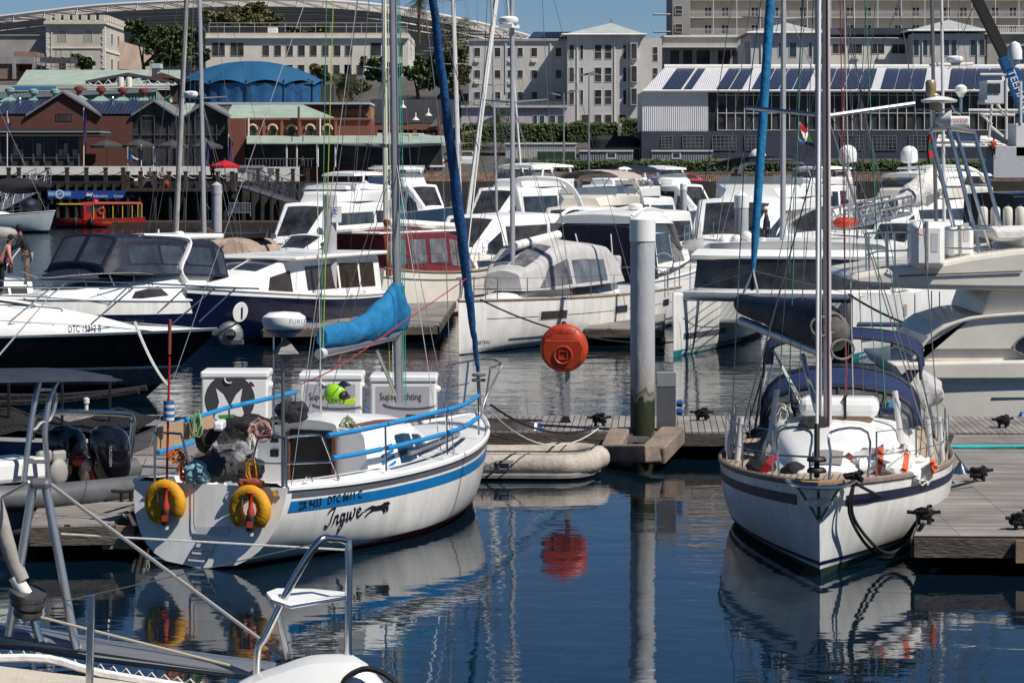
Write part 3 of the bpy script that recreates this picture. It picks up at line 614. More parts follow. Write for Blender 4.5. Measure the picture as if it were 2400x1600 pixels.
def palm(label, px, yt, yb, Y, r, n=34, dead=.25):
    b, c_ = W(px, yb, Y), W(px, yt, Y); t = thing('palm_tree', label, 'palm', b, group='palm trees on the slope')
    MB().tube([b.lerp(c_, i/8) for i in range(9)], [.34, .3, .28, .27, .26, .26, .27, .3, .4], 8).build('trunk', bark, t, True)
    mb = MB()
    for i in range(n):
        a = R.uniform(0, 2*pi); el = R.uniform(-.9, 1.2); mi = 1 if el < -.5 and R.random() < .8 else 0; pts = []
        for j in range(8): q = j/7; e = el-q*q*1.6; pts.append(c_+V((cos(a)*cos(el)*r*q, sin(a)*cos(el)*r*q, r*(sin(el)*q-.55*q*q))))
        for j in range(1, 8):
            d = (pts[j]-pts[j-1]).normalized(); sdv = d.cross(V((0, 0, 1)))
            if sdv.length < .05: sdv = V((1, 0, 0))
            sdv.normalize(); l = r*.23*sin(pi*min(.95, j/7))+.12
            for s_ in (1, -1):
                for q in (0, .5): o_ = pts[j-1].lerp(pts[j], q); mb.add([o_, o_+d*.12, o_+sdv*s_*l+d*l*.6-V((0, 0, l*.45))], [(0, 1, 2)], mi)
    mb.build('crown', frond, t); return t
palm('tall palm whose crown tops the rigging against the sky', zb(535), za(15), za(300), 480, 5.2, 40)
palm('stout palm with orange dead fronds by the apartments', zb(780), za(230), za(640), 440, 6.6, 50)
palm('small palm in front of the gym building', zb(1075), za(800), za(960), 396, 4.6, 40)
palm('bushy palm near the blue tent', za(2345), za(590), za(700), 400, 4.4, 40)
def hedge(label, x0, x1, y0, y1, Y, d, n, s=.22, ms=leafs, bump=.3):
    a, b = W(x0, y1, Y), W(x1, y0, Y); t = thing('hedge', label, 'hedge', ((a.x+b.x)/2, Y+d/2, a.z), group='clipped hedges on the quay'); mb = MB()
    MB().box((a.x+.25, Y+.25, a.z), (b.x-.25, Y+d-.25, b.z-.35)).build('stems', mat('hedge_inside', (.02, .03, .012), .9), t)
    for _ in range(n):
        x = R.uniform(a.x, b.x); f = R.random()
        h = b.z+NZ.noise(V((x*.5, Y, 0)))*bump
        p = V((x, Y+R.uniform(-.1, .3), R.uniform(a.z, h))) if f < .6 else V((x, Y+R.uniform(0, d), h+R.uniform(-.25, .1)))
        k = s*R.uniform(.6, 1.5); u = V((R.gauss(0, 1), R.gauss(0, 1), R.gauss(0, 1))).normalized(); w_ = u.orthogonal().normalized()
        mb.add([p-u*k, p+w_*k*.7, p+u*k, p-w_*k*.7], [(0, 1, 2, 3)], R.choice((0, 0, 1, 1, 2)) if f > .5 else R.choice((0, 0, 1)))
    mb.build('foliage', ms, t)
hedge('tall dark hedge below the gym building', zb(835), zb(1560), 293, 332, 388, 3, 5200)
hedge('ragged hedge in front of the corner tower', zb(1560), zb(1900), 291, 333, 386, 3, 3400, bump=.9)
hedge('tall black green hedge against the shed corner', zb(1935), zb(2070), 281, 333, 385, 4, 1700)
hedge('low clipped hedge along the parking fence', 1190, 2420, 377, 402, 330, 1.6, 9000, .16)
hedge('shrubs behind the grey container roofs', zb(835), zb(960), 312, 350, 380, 3, 1500, bump=1.2, ms=leafy)
def skinmesh(name, par, pts, edges, m, root=0, sub=1):
    me = bpy.data.meshes.new(name); me.from_pydata([tuple(p[:3]) for p in pts], edges, []); me.materials.append(m)
    o = bpy.data.objects.new(name, me); COL.objects.link(o); o.parent = par; WM[o] = WM[par]
    sk = o.modifiers.new('skin', 'SKIN'); sk.use_smooth_shade = True
    for i, p in enumerate(pts): d = me.skin_vertices[0].data[i]; d.radius = (p[3], p[3] if len(p) < 5 else p[4]); d.use_root = i == root
    sb = o.modifiers.new('smooth', 'SUBSURF'); sb.levels = sb.render_levels = sub
    return o
def person(label, at, rz, h=1.75, top=blackf, legs=navyf, hood=None, cap=None, la=None, ra=None, lean=0.0, sit=0, hair=blackf, stride=.0, shorts=False, group=None):
    t = thing('person', label, 'person', at, rz, group); k = h/1.75
    hz = .93 if not sit else .45
    def S(*a): return tuple(v*k for v in a)
    la = la or [(.03, .27, -.26), (.10, .25, -.50)]; ra = ra or [(.03, -.27, -.26), (.10, -.25, -.50)]
    ch = V((lean, 0, hz+.42)); pts = []; E = []
    def add(p, r, prev=None, r2=None): pts.append(S(p[0], p[1], p[2], r)); (E.append((prev, len(pts)-1)) if prev is not None else None); return len(pts)-1
    pel = add((0, 0, hz), .125); wst = add((lean*.4, 0, hz+.2), .12, pel); c_ = add(ch, .15, wst); nk = add(ch+V((.02+lean*.2, 0, .17)), .058, c_)
    hd = add(ch+V((.03+lean*.35, 0, .26)), .082, nk); hd2 = add(ch+V((.04+lean*.4, 0, .36)), .092, hd); add(ch+V((.025+lean*.4, 0, .43)), .055, hd2)
    add(ch+V((.145+lean*.4, 0, .325)), .018, hd2)
    arms = []
    for s_, (e, w_) in ((1, la), (-1, ra)):
        sh = ch+V((0, s_*.18, .08)); a = add(sh, .062, c_); b = add(sh+V(e)-V((0, s_*.18, 0)), .044, a); d = add(sh+V(w_)-V((0, s_*.18, 0)), .032, b); dv = (V(w_)-V(e)).normalized()
        f = add(sh+V(w_)-V((0, s_*.18, 0))+dv*.09, .036, d); add(sh+V(w_)-V((0, s_*.18, 0))+dv*.17, .016, f); add(sh+V(w_)-V((0, s_*.18, 0))+dv*.07+V((.05, 0, .01)), .013, d); arms.append((a, b, d))
    lg = []
    for s_ in (1, -1):
        st = stride*s_
        if sit: hp, kn, an = (.02, s_*.1, hz), (.42, s_*.14, hz+.02), (.46, s_*.13, .08)
        else: hp, kn, an = (0, s_*.1, hz-.06), (st*.5+.03, s_*.115, .49), (st, s_*.12, .08)
        a = add(hp, .095, pel); b = add(kn, .062, a); d = add(an, .042, b); add((an[0]+.15, an[1]*1.08, .035), .035, d); lg.append((a, b, d))
    skinmesh('body', t, pts, E, skin)
    def sub(name, ids, es, m, g): return skinmesh(name, t, [tuple(pts[i][:3])+(pts[i][3]*g+.012,) for i in ids], [(ids.index(a), ids.index(b)) for a, b in es], m)
    ids = [wst, pel, c_, nk]+[i for a in arms for i in a]
    j = sub('jacket', ids, [(wst, pel), (wst, c_), (c_, nk)]+[(c_, a[0]) for a in arms]+[(a[i], a[i+1]) for a in arms for i in (0, 1)], top, 1.12)
    ids = [pel]+[i for l_ in lg for i in (l_ if not shorts else l_[:2])]
    sub('trousers', ids, [(pel, l_[0]) for l_ in lg]+[(l_[i], l_[i+1]) for l_ in lg for i in ((0, 1) if not shorts else (0,))], legs, 1.1)
    hc = V(pts[hd2][:3]); mb = MB(); mb.ball(hc+V((-.02, 0, .015))*k, .118*k if hood else .107*k, 12, sq=(1, .95, 1.05), z0=-.75 if hood else -.15); 
    if cap: mb.add([hc+V((.05, -.08, .05))*k, hc+V((.20, -.07, .045))*k, hc+V((.20, .07, .045))*k, hc+V((.05, .08, .05))*k], [(0, 1, 2, 3)])
    mb.build('hood' if hood else 'cap' if cap else 'hair', hood or cap or hair, t, True, world=False)
    return t
def car(label, at, rz, paint, L=4.4, kind='suv', cat='car', group='cars parked on the quay terrace'):
    t = thing('parked_car' if cat == 'car' else cat, label, cat, at, rz, group); w_ = .9
    hb = 1.0 if kind != 'hatch' else .9; ht = {'suv': 1.75, 'hatch': 1.5, 'bakkie': 1.8, 'van': 2.1}[kind]
    bd = Loft([(-L/2, .35, hb-.15, w_*.9, w_*.86, .1, .03), (-L/2+.12, .28, hb, w_, w_*.96, .1, .03), (L*.16, .28, hb, w_, w_*.96, .1, .03), (L*.40, .28, hb-.12, w_, w_*.92, .12, .04), (L/2-.06, .3, hb-.28, w_*.95, w_*.84, .12, .03), (L/2, .38, hb-.42, w_*.88, w_*.8, .1, .02)])
    bd.skin(MB()).build('body', paint, t, True, world=False)
    r0 = -L/2+.06 if kind in ('suv', 'van', 'bakkie') else -L/2+.25
    cb = Loft([(r0, hb-.05, hb, w_*.92, w_*.9, .02, 0), (r0+.22, hb-.05, ht-.06, w_*.92, w_*.74, .1, .03), (L*.0, hb-.05, ht, w_*.93, w_*.76, .1, .04), (L*.12, hb-.05, ht-.08, w_*.93, w_*.74, .1, .04), (L*.30, hb-.08, hb-.02, w_*.93, w_*.88, .02, .02)])
    c_ = cb.skin(MB()).build('cabin', paint, t, True, world=False)
    for q in ((1.05, 2.0, .2, .92), (2.1, 3.6, .2, .9), (3.15, 3.95, 2.0, 3.0), (.3, .95, 2.0, 3.0)):
        for d in (1, -1): cb.patch(MB(), *q, sd=(d,), u1b=2.9 if q[0] == 2.1 else None).build('window', dglass, c_, True, world=False)
    for x in (-L*.31, L*.31):
        for s_ in (1, -1):
            mb = MB().lathe([(.2, -.1), (.33, -.1), (.35, 0), (.33, .1), (.2, .1)], (x, s_*(w_-.08), .35), (0, 1, 0), 16); wh = mb.build('wheel', black, t, True, world=False)
            MB().lathe([(.0, .11), (.2, .1), (.21, -.1), (0, -.11)], (x, s_*(w_-.08), .35), (0, 1, 0), 12).build('rim', steel, wh, True, world=False)
    for s_ in (1, -1):
        MB().box((L/2-.16, s_*.52, .62), (L/2-.015, s_*.80, .76)).build('headlight', trim, t, world=False); MB().box((-L/2-.02, s_*.66, .7), (-L/2+.1, s_*.86, .98)).build('tail_light', red, t, world=False)
    mb = MB(); mb.box((-L/2-.025, -.26, .55), (-L/2+.06, .26, .67)); mb.box((L/2-.05, -.26, .45), (L/2+.02, .26, .56)); mb.build('number_plate', trim, t, world=False)
    for q in (((-L/2-.04, -.86, .34), (-L/2+.1, .86, .52)), ((L/2-.12, -.8, .3), (L/2+.03, .8, .5))): MB().box(*q).build('bumper', black if kind == 'suv' else paint, t, world=False)
    return t
awn = mat('dark_fascia', (.05, .052, .055), .6, nz=.2, ns=.5)
Y = 285; t = bld('restaurant', 'dark red brick restaurant with gabled roofs and glass fronts', 240, 440, Y)
mb = MB(); gp = lambda *q: [W(za(x), za(y), Y) for x, y in q]
mb.prism(gp((-60, 800), (190, 800), (435, 645), (690, 800), (905, 800), (905, 1300), (-60, 1300)), (0, 5, 0)); mb.build('gable_wall', brickd, t)
rf = MB()
def gable(pts, back, over=.35):
    (xa, ya), (xm, ym), (xb, yb) = pts
    a, m, b = W(za(xa), za(ya), Y), W(za(xm), za(ym), Y), W(za(xb), za(yb), Y); d = V((0, -over, .05)); e = V((0, back, .05)); th = V((0, 0, .22))
    for p, q in ((a, m), (m, b)): rf.add([p+d, q+d, q+e, p+e, p+d+th, q+d+th, q+e+th, p+e+th], [(0, 3, 2, 1), (4, 5, 6, 7), (0, 1, 5, 4), (1, 2, 6, 5), (2, 3, 7, 6), (3, 0, 4, 7)])
gable(((180, 808), (435, 645), (700, 808)), 7); gable(((905, 808), (1062, 706), (1215, 808)), 12); gable(((1272, 812), (1410, 722), (1578, 812)), 12)
rf.build('gable_roof', sheet('grey_roof_sheet', (.22, .22, .22), 1.2, 'Y', .05), t)
mb = MB()
for q in (((905, 800), (1062, 710), (1215, 800), (1215, 1300), (905, 1300)), ((1272, 805), (1410, 727), (1570, 808), (1570, 1300), (1272, 1300))): mb.prism([W(za(x), za(y), Y+.2) for x, y in q], (0, 4, 0))
mb.build('glass_gable', dglass, t)
mb = MB()
for x in (908, 970, 1062, 1160, 1212, 1275, 1340, 1410, 1490, 1567): mb.tube([W(za(x), za(800-max(0, 75-abs(x-(1062 if x < 1240 else 1410))*.6)), Y+.1), W(za(x), za(1140), Y+.1)], .07, 4)
for y in (800, 930): mb.tube([W(za(905), za(y), Y+.1), W(za(1570), za(y), Y+.1)], .06, 4)
mb.build('glazing_bar', mat('dark_steel_frame', (.05, .05, .05), .5), t)
win(t, za(388), za(785), za(498), za(832), Y, brickd, dglass)
mb = MB()
for k, (xa, xb, ye, yr, D, m) in enumerate(((-60, 1030, 808, 690, 7, 0), (1215, 1285, 806, 712, 8, 0), (1540, 2352, 830, 722, 9, 0))):
    a, b, c_ = W(za(xa), za(ye), Y+.1), W(za(xb), za(ye), Y+.1), W(0, za(yr), Y+D); mb.add([a, b, (b.x-(4.5 if k == 2 else 0), Y+D, c_.z), (a.x, Y+D, c_.z)], [(0, 1, 2, 3)])
mb.build('roof', greenroof, t)
for xa, xb in ((-40, 205), (700, 950)):
    mb = MB(); a, b, c_ = W(za(xa), za(800), Y), W(za(xb), za(800), Y), W(0, za(702), Y+6.4); o_ = V((0, -.1, .22)); mb.add([a+o_, b+o_, V((b.x+1.4, Y+6.4, c_.z))+o_, V((a.x-4 if xa > 0 else a.x, Y+6.4, c_.z))+o_], [(0, 1, 2, 3)]); mb.build('solar_panel', solar, t)
vent = mat('ventilator_red', (.22, .05, .035), .5, nz=.3, ns=3); ventg = mat('ventilator_green', (.22, .36, .31), .5, nz=.3, ns=3)
for i, (x, y) in enumerate(((68, 690), (232, 700), (380, 700), (545, 680), (697, 685), (845, 690), (990, 695))):
    b = W(za(x), za(y), Y+6.5); mb = MB(); mb.add([b+V((-1, -.8, -.2)), b+V((1, -.8, -.2)), b+V((1, .8, -.2)), b+V((-1, .8, -.2)), b+V((0, 0, .5))], [(0, 1, 4), (1, 2, 4), (2, 3, 4), (3, 0, 4)])
    v_ = mb.build('ventilator', ventg, t); MB().lathe([(.25, .3), (.25, .7), (.5, .85), (.5, 1.15), (.25, 1.3), (0, 1.3)], b, n=12).build('cowl', ventg if i < 3 else vent, v_, True)
for x, y in ((133, 690), (772, 685)):
    MB().ball(W(za(x), za(y), Y+6), .34, 10).build('turbine_vent', steel, t, True)
Y2 = 277; block(t, 'terrace_roof', -40, za(888), za(690), za(940), Y2, 7, awn); block(t, 'roof_edge', -41, za(905), za(692), za(912), Y2-.1, 7, plasterd)
g = MB(); bx(g, -40, za(940), za(540), za(1150), Y2+1, 5); g.build('terrace_glass', dglass, t)
mb = MB()
for x in (0, 75, 150, 225, 300, 385, 465, 538): bx(mb, za(x), za(940), za(x+9), za(1150), Y2+.7, .2)
bx(mb, -40, za(955), za(540), za(962), Y2+.7, .2); bx(mb, -40, za(1085), za(540), za(1090), Y2+.4, .1); mb.build('terrace_frame', mat('grey_frame', (.10, .10, .105), .5), t)
for i, x in enumerate((90, 130, 250, 400, 440, 500)): block(t, 'menu_board', za(x), za(990+i % 2*40), za(x+35), za(1075), Y2+.9, .05, plasterd)
Y = 283; t2 = bld('brick_warehouse', 'sunlit red brick warehouse with arched windows and green lean-to roof', 680, 440, Y)
block(t2, 'wall', za(1590), za(822), zb(205), 446, Y, 8, brick); block(t2, 'pier', za(1570), za(815), za(1690), 446, Y-1.2, 3, brick)
cor = mat('terracotta_course', (.26, .10, .06), .85)
mb = MB(); bx(mb, za(1690), za(812), zb(205), za(826), Y-.25, .3)
for i in range(6): x = za(1685+i*124); bx(mb, x, za(826), x+za(18), za(940), Y-.2, .25)
mb.build('brick_course', cor, t2)
cream = mat('cream_arch_stone', (.50, .42, .28), .8)
for i, x in enumerate((1722, 1860, 1990, 2118, 2238)):
    f = win(t2, za(x), za(885-i*.0), za(x+36), za(935), Y, mat('green_frame', (.04, .07, .06), .5), dglass, arch=True); c_ = W(za(x+18), za(886), Y-.12)
    MB().tube([c_+V((cos(a)*.46, 0, sin(a)*.5-.12)) for a in [pi*j/8 for j in range(9)]], .11, 4).build('arch_stone', cream, t2)
def lean(par, xa, xb, y0, y1, Ya, Yb, m, name='lean_to_roof', th=.12):
    a, b, c_, d = W(za(xa), za(y0), Yb), W(za(xb), za(y0), Yb), W(za(xb), za(y1), Ya), W(za(xa), za(y1), Ya); u = V((0, 0, -th))
    MB().add([a, b, c_, d, a+u, b+u, c_+u, d+u], [(0, 3, 2, 1), (4, 5, 6, 7), (0, 1, 5, 4), (1, 2, 6, 5), (2, 3, 7, 6), (3, 0, 4, 7)]).build(name, m, par)
lean(t2, 1700, 3080, 935, 985, Y-6, Y, greenroof)
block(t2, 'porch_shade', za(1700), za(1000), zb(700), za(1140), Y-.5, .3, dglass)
mb = MB()
for x in (1975, 2045, 2190, 2310): mb.tube([W(za(x), za(985), Y-5.8), W(za(x), za(1150), Y-5.8)], .08, 5)
mb.build('porch_post', trim, t2)
for x, y in ((2012, 1000), (2088, 1000)):
    MB().lathe([(.08, .9), (.08, .25), (.4, 0), (.42, -.05)], W(za(x), za(y), Y-5), n=12).build('barn_lamp', steel, t2, True)
for x in (1712, 2205): MB().tube([W(za(x), za(815), Y-.3), W(za(x), za(940), Y-.3)], .09, 5).build('downpipe', trim, t2)
block(t2, 'chimney', za(2050), za(735), za(2063), za(940), Y-1, .6, brickd)
Y = 318; t = bld('curved_brick_building', 'low brick building with a curved pale canopy and square openings', 830, 330, Y)
block(t, 'wall', za(1760), zb(0)*0+250, zb(200), 340, Y, 9, mat('tan_brick', (.30, .17, .09), .9, nz=.2, ns=1)); 
mb = MB(); bx(mb, za(1430), za(706), zb(198), za(720), Y-1.2, 11); mb.build('canopy', mat('pale_blue_trim', (.45, .52, .56), .6), t)
block(t, 'upper_band', za(1620), za(720), zb(195), za(752), Y-.4, 10, mat('maroon_fascia', (.12, .04, .03), .7))
for i in range(3): win(t, zb(25+i*58), za(800), zb(68+i*58), za(838), Y, brick, dglass)
block(t, 'arcade_band', zb(-10), za(843), zb(205), za(880), Y-1, 2, brick)
for i in range(4): block(t, 'arcade_pier', zb(-5+i*75), za(880), zb(20+i*75), za(975), Y-1, 1.4, brick)
Y = 330; t = bld('slate_roof_shops', 'row of shops with a dark slate roof and brick arcade', 930, 330, Y)
block(t, 'roof_wall', zb(200), za(685), zb(770), za(850), Y+4, 8, slate); block(t, 'wall_band', zb(235), za(862), zb(690), za(895), Y, 3, brick)
for i in range(5): block(t, 'arcade_pier', zb(310+i*92), za(890), zb(335+i*92), za(965), Y, 1, brick)
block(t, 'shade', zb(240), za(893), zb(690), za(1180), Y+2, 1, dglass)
a, b, c_, d = W(zb(-10), za(990), Y-6), W(zb(720), za(1000), Y-6), W(zb(640), za(920), Y), W(zb(160), za(915), Y); MB().add([a, b, c_, d], [(0, 1, 2, 3)]).build('lean_to_roof', greenroof, t)
MB().prism([W(zb(615), za(870), Y-1), W(zb(668), za(795), Y-1), W(zb(668), za(870), Y-1)], (0, 2, 0)).build('white_gable', trim, t)
for x, y in ((425, 740), (512, 825), (600, 795)): MB().lathe([(.08, .8), (.08, .3), (.42, 0), (.44, -.06)], W(zb(x), za(y), Y-2), n=10).build('barn_lamp', trim, t, True)
block(t, 'brick_chimney', zb(665), za(775), zb(682), za(1010), Y-1.5, .8, brickd)
Y = 345; t = bld('green_roofed_hall', 'long hall with a pale green corrugated roof below the fort', 240, 200, Y)
a, b, c_, d = W(za(112), za(586), Y), W(za(1245), za(586), Y), W(za(1245), za(483), Y+11), W(za(182), za(483), Y+11); MB().add([a, b, c_, d], [(0, 1, 2, 3)]).build('roof', greenroof, t)
block(t, 'wall', za(120), za(586), za(1240), 240, Y+.6, 10, brickd); lean(t, -20, 620, 588, 632, Y-4, Y, sheet('grey_sheet', (.28, .28, .27), 1.2, depth=.05), 'lower_roof'); lean(t, 80, 385, 595, 615, Y-7, Y-4.2, royalf, 'blue_awning')
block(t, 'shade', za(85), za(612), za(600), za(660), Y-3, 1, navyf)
mb = MB(); bx(mb, za(1045), za(450), za(1090), za(535), Y+3, 2); bx(mb, za(1032), za(438), za(1103), za(470), Y+2.6, 2.8); mb.build('chimney', mat('pale_green_vent', (.45, .53, .50), .7), t)
MB().prism([W(za(1000), za(540), Y+1), W(za(1110), za(500), Y+1), W(za(1215), za(540), Y+1)], (0, 8, 0)).build('small_gable', brickd, t)
Y = 322; t = bld('truss_shed', 'open shed with a dark gable roof on steel trusses', 300, 210, Y)
a, m, b = W(za(588), za(578), Y), W(za(880), za(522), Y), W(za(1190), za(578), Y); e = V((0, 9, 0)); h = V((0, 0, .35))
MB().add([a, m, b, a+e, m+e, b+e, a+h, m+h, b+h], [(0, 1, 4, 3), (1, 2, 5, 4), (0, 1, 7, 6), (1, 2, 8, 7)]).build('roof', slate, t)
mb = MB()
for i in range(9): x = 610+i*68; y = 578-abs(4.3-i)*-0-48*(1-abs(x-880)/310); mb.tube([W(za(x), za(y), Y-.1), W(za(x+34), za(590), Y-.1), W(za(x+68), za(578-48*(1-abs(x+68-880)/310)), Y-.1)], .06, 4)
for y in (590, 604, 618): mb.tube([W(za(600), za(y), Y-.1), W(za(1170), za(y), Y-.1)], .07, 4)
mb.build('truss', trim, t); block(t, 'back_wall', za(600), za(585), za(1170), za(660), Y+5, .3, dglass)
for x in (812, 868): MB().lathe([(.36, 0), (.36, .9), (.3, 1.1), (0, 1.1)], W(za(x+20), za(600), Y-1), n=12).build('flue', plasterw, t, True)
Y = 300; t = bld('corrugated_parapet', 'pale green corrugated parapet sloping up behind the solar roof', 200, 245, Y)
MB().prism([W(za(-20), za(648), Y), W(za(1075), za(604), Y), W(za(1075), za(712), Y), W(za(-20), za(712), Y)], (0, .3, 0)).build('sheet_wall', sheet('green_ribbed_sheet', (.17, .30, .24), .9, depth=.1), t)
MB().prism([W(za(-20), za(655), Y-.2), W(za(1080), za(604), Y-.2), W(za(1080), za(635), Y-.2), W(za(-20), za(682), Y-.2)], (0, .6, 0)).build('flashing', mat('lead_flashing', (.22, .24, .25), .5), t)
MB().add([W(za(1070), za(610), Y), W(za(1150), za(700), Y), W(za(1150), za(712), Y), W(za(1070), za(712), Y)], [(0, 1, 2, 3)]).build('end_slope', greenroof, t)
MB().lathe([(.1, 0), (.2, .3), (.45, .8)], W(za(1130), za(685), Y-.5), (1, -.3, .1), 10).build('horn', ventg, t, True)
Y = 318; t = bld('tent', 'big domed blue tent over the amphitheatre with scalloped eaves', 585, 240, Y)
cx, rw = W(za(1680), 0, Y).x, za(530)*Y/F; zt_, ze, zb_ = W(0, za(402), Y).z, W(0, za(545), Y).z, W(0, za(712), Y).z; n = 12
mb = MB(); rows = []
for i in range(9):
    q = i/8; row = []
    for j in range(n*6): a = 2*pi*j/(n*6); rib = abs(sin(a*n/2)); z = ze+(zt_-ze)*(1-q**2.1)-(.55*rib-.55)*-.9*q**3; row.append(V((cx+cos(a)*rw*q, Y+9+sin(a)*rw*.75*q, z)))
    rows.append(row)
mb.grid(rows, closed=True); mb.build('canopy', royalf, t, True, ang=30)
wl = MB(); rows = []
for z in (ze-.35, zb_):
    rows.append([V((cx+cos(a)*rw*.96+0, Y+9+sin(a)*rw*.72, z))+V((0, 0, 0)) for a in [pi+pi*j/60 for j in range(61)]])
rows = [[p+V((sin(j*2.1)*.10, cos(j*1.7)*.10, 0)) for j, p in enumerate(r_)] for r_ in rows]; wl.grid(rows); wl.build('side_curtain', mat('dark_blue_curtain', (.008, .075, .19), .8, nz=.35, ns=1.2, bump=.05, bs=3), t, True)
for j in range(0, n+1, 2): a = pi+pi*j/n; MB().tube([V((cx+cos(a)*rw*.97, Y+9+sin(a)*rw*.73, z)) for z in (zb_, ze)], .10, 5).build('tent_pole', mat('blue_black_pole', (.008, .02, .05), .6), t)
mb = MB(); bx(mb, za(2210), za(585), za(2300), za(712), Y, 4); mb.build('dark_annex', awn, t)
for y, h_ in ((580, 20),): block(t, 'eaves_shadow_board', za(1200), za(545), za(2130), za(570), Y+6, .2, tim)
t = bld('terrace_wall', 'long white terrace wall below the restaurant windows', 280, 410, 271, 'wall')
block(t, 'wall', -60, za(1146), za(1640), za(1206), 271, .5, trim); block(t, 'lower_wall', -60, za(1206), za(1640), 446, 271.3, .4, tim)
block(t, 'steps', za(1560), za(1190), za(1700), za(1300), 269, 4, conc)
t = bld('ramp_wall', 'white sunlit ramp wall with a blue notice board', 645, 430, 266, 'wall'); block(t, 'wall', za(1640), za(1150), za(2060), za(1265), 268, .6, trim); block(t, 'coping', za(1640), za(1140), za(1815), za(1158), 267.8, 1, conc)
block(t, 'notice_board', za(1842), za(1158), za(1888), za(1198), 267.6, .1, mat('blue_grey_board', (.10, .13, .18), .5)); block(t, 'steps', za(1700), za(1170), za(1815), za(1265), 266.5, 1, conc)
mb = MB()
for i in range(20): mb.tube([W(za(1690+i*24), za(1095), 270), W(za(1690+i*24), za(1150), 270)], .025, 3)
mb.tube([W(za(1690), za(1095), 270), W(za(2165), za(1095), 270)], .04, 4); mb.build('railing', wire, t)
def umbrella(label, px, yt, ye, wpx, yb, Y, m, group=None):
    b = W(px, yb, Y); t = thing('parasol', label, 'umbrella', b, group=group); c_, e = W(px, yt, Y), W(px+wpx/2, ye, Y); r = e.x-c_.x
    mb = MB(); mb.lathe([(.02, c_.z-b.z), (r*.5, lerp(c_.z, e.z, .42)-b.z), (r, e.z-b.z), (r, e.z-b.z-.25), (r*.97, e.z-b.z-.25)], b, n=8); mb.build('canopy', m, t)
    MB().tube([b, c_+V((0, 0, .2))], .04, 6).build('pole', wire, t); MB().lathe([(.35, 0), (.35, .12), (0, .14)], b, n=12).build('base', conc, t)
dkumb = mat('charcoal_canvas', (.055, .05, .05), .85, nz=.2, ns=2)
for i, (x, y) in enumerate(((735, 962), (958, 960), (1188, 965), (1425, 968))): umbrella(('grey parasol nearest the terrace glass', 'grey parasol in front of the first glass gable', 'grey parasol half behind the leaning white mast', 'grey parasol beside the radar mast')[i], za(x), za(y), za(y+40), za(225), 420, 275, dkumb, 'grey parasols on the restaurant terrace')
umbrella('bright red parasol at the top of the quay steps', za(1550), za(1103), za(1142), za(205), 440, 265, redf)
def flag(label, px, yt, yb, Y, m, poly, pole=True, grp=None, name='flag', cat='flag', stripes=()):
    b = W(px, yb, Y); t = thing(name, label, cat, b, group=grp)
    if pole: MB().tube([b, W(px, yt, Y)], .05, 5).build('pole', trim, t)
    mb = MB(); pts = [W(za(x), za(y), Y-.1-.2*sin(i*1.3)) for i, (x, y) in enumerate(poly)]; mb.poly(pts); mb.build('cloth', m, t)
    for ms, q in stripes: MB().poly([W(za(x), za(y), Y-.3) for x, y in q]).build('emblem', ms, t)
flag('blue flag with a white emblem on a quay pole', za(880), za(1012), 430, 262, mat('sky_blue_flag', (.03, .17, .42), .7), [(882, 1018), (905, 1050), (970, 1105), (955, 1115), (925, 1108), (882, 1105)], stripes=((trim, [(905, 1065), (925, 1080), (960, 1098), (945, 1105), (915, 1090)]),))
flag('dark slim flag beside the blue flag', za(973), za(995), 430, 262, navyf, [(973, 1000), (985, 1040), (980, 1110), (973, 1100)])
flag('pale silver flag drooping from its pole', za(1056), za(1012), 432, 262, mat('silver_flag', (.45, .45, .44), .6), [(1056, 1018), (1075, 1060), (1105, 1130), (1100, 1155), (1075, 1130), (1056, 1110)])
purp = mat('purple_banner', (.045, .02, .09), .7, nz=.2, ns=2)
for i, (x, y0, y1) in enumerate(((577, 742, 990), (1420, 955, 1150), (1575, 925, 1165))):
    flag(('tall purple feather banner at the terrace corner', 'purple feather banner behind the radar mast', 'purple feather banner beside the red parasol')[i], za(x), za(y0), 430, 272, purp, [(x, y0+15), (x+18, y0+40), (x+32, y0+70), (x+22, y0+110), (x+20, y1-30), (x+10, y1), (x-2, y1-10)], grp='purple feather banners', name='feather_banner', cat='banner')
flag('red white and blue flag on a pole at the left quay edge', za(50), za(765), 420, 264, redf, [(52, 775), (70, 850), (72, 890), (55, 890)], stripes=((trim, [(54, 800), (62, 830), (64, 850), (55, 850)]), (inkb, [(54, 855), (68, 865), (70, 888), (55, 888)])))
Y = 261.6
t = bld('timber_quay_wall', 'black timber quay wall of piles and waling below the promenade', 250, 520, Y, 'wall')
block(t, 'waling', -80, za(1255), za(1700), za(1290), Y-.3, .4, tim); block(t, 'lower_waling', -80, za(1370), za(1700), za(1388), Y-.5, .5, tim)
for i in range(34): a = W(za(10+i*64), za(1268), Y-.5); MB().tube([a, V((a.x, a.y, -1))], .22, 7).build('pile', tim, t, True)
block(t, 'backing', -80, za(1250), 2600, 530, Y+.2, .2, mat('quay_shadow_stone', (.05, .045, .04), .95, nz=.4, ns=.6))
Yd = 258; t = bld('quay_deck', 'timber viewing deck built out from the quay with chain railing', 420, 445, Yd, 'deck')
block(t, 'deck', za(860), za(1298), za(1615), za(1320), Yd, 3.4, brownw)
for x in (880, 960, 1065, 1170, 1270, 1385, 1490, 1600): a = W(za(x), za(1310), Yd+.4); MB().tube([a, V((a.x, a.y, -1))], .2, 7).build('pile', tim, t, True)
chain = mat('pale_chain', (.35, .33, .30), .6)
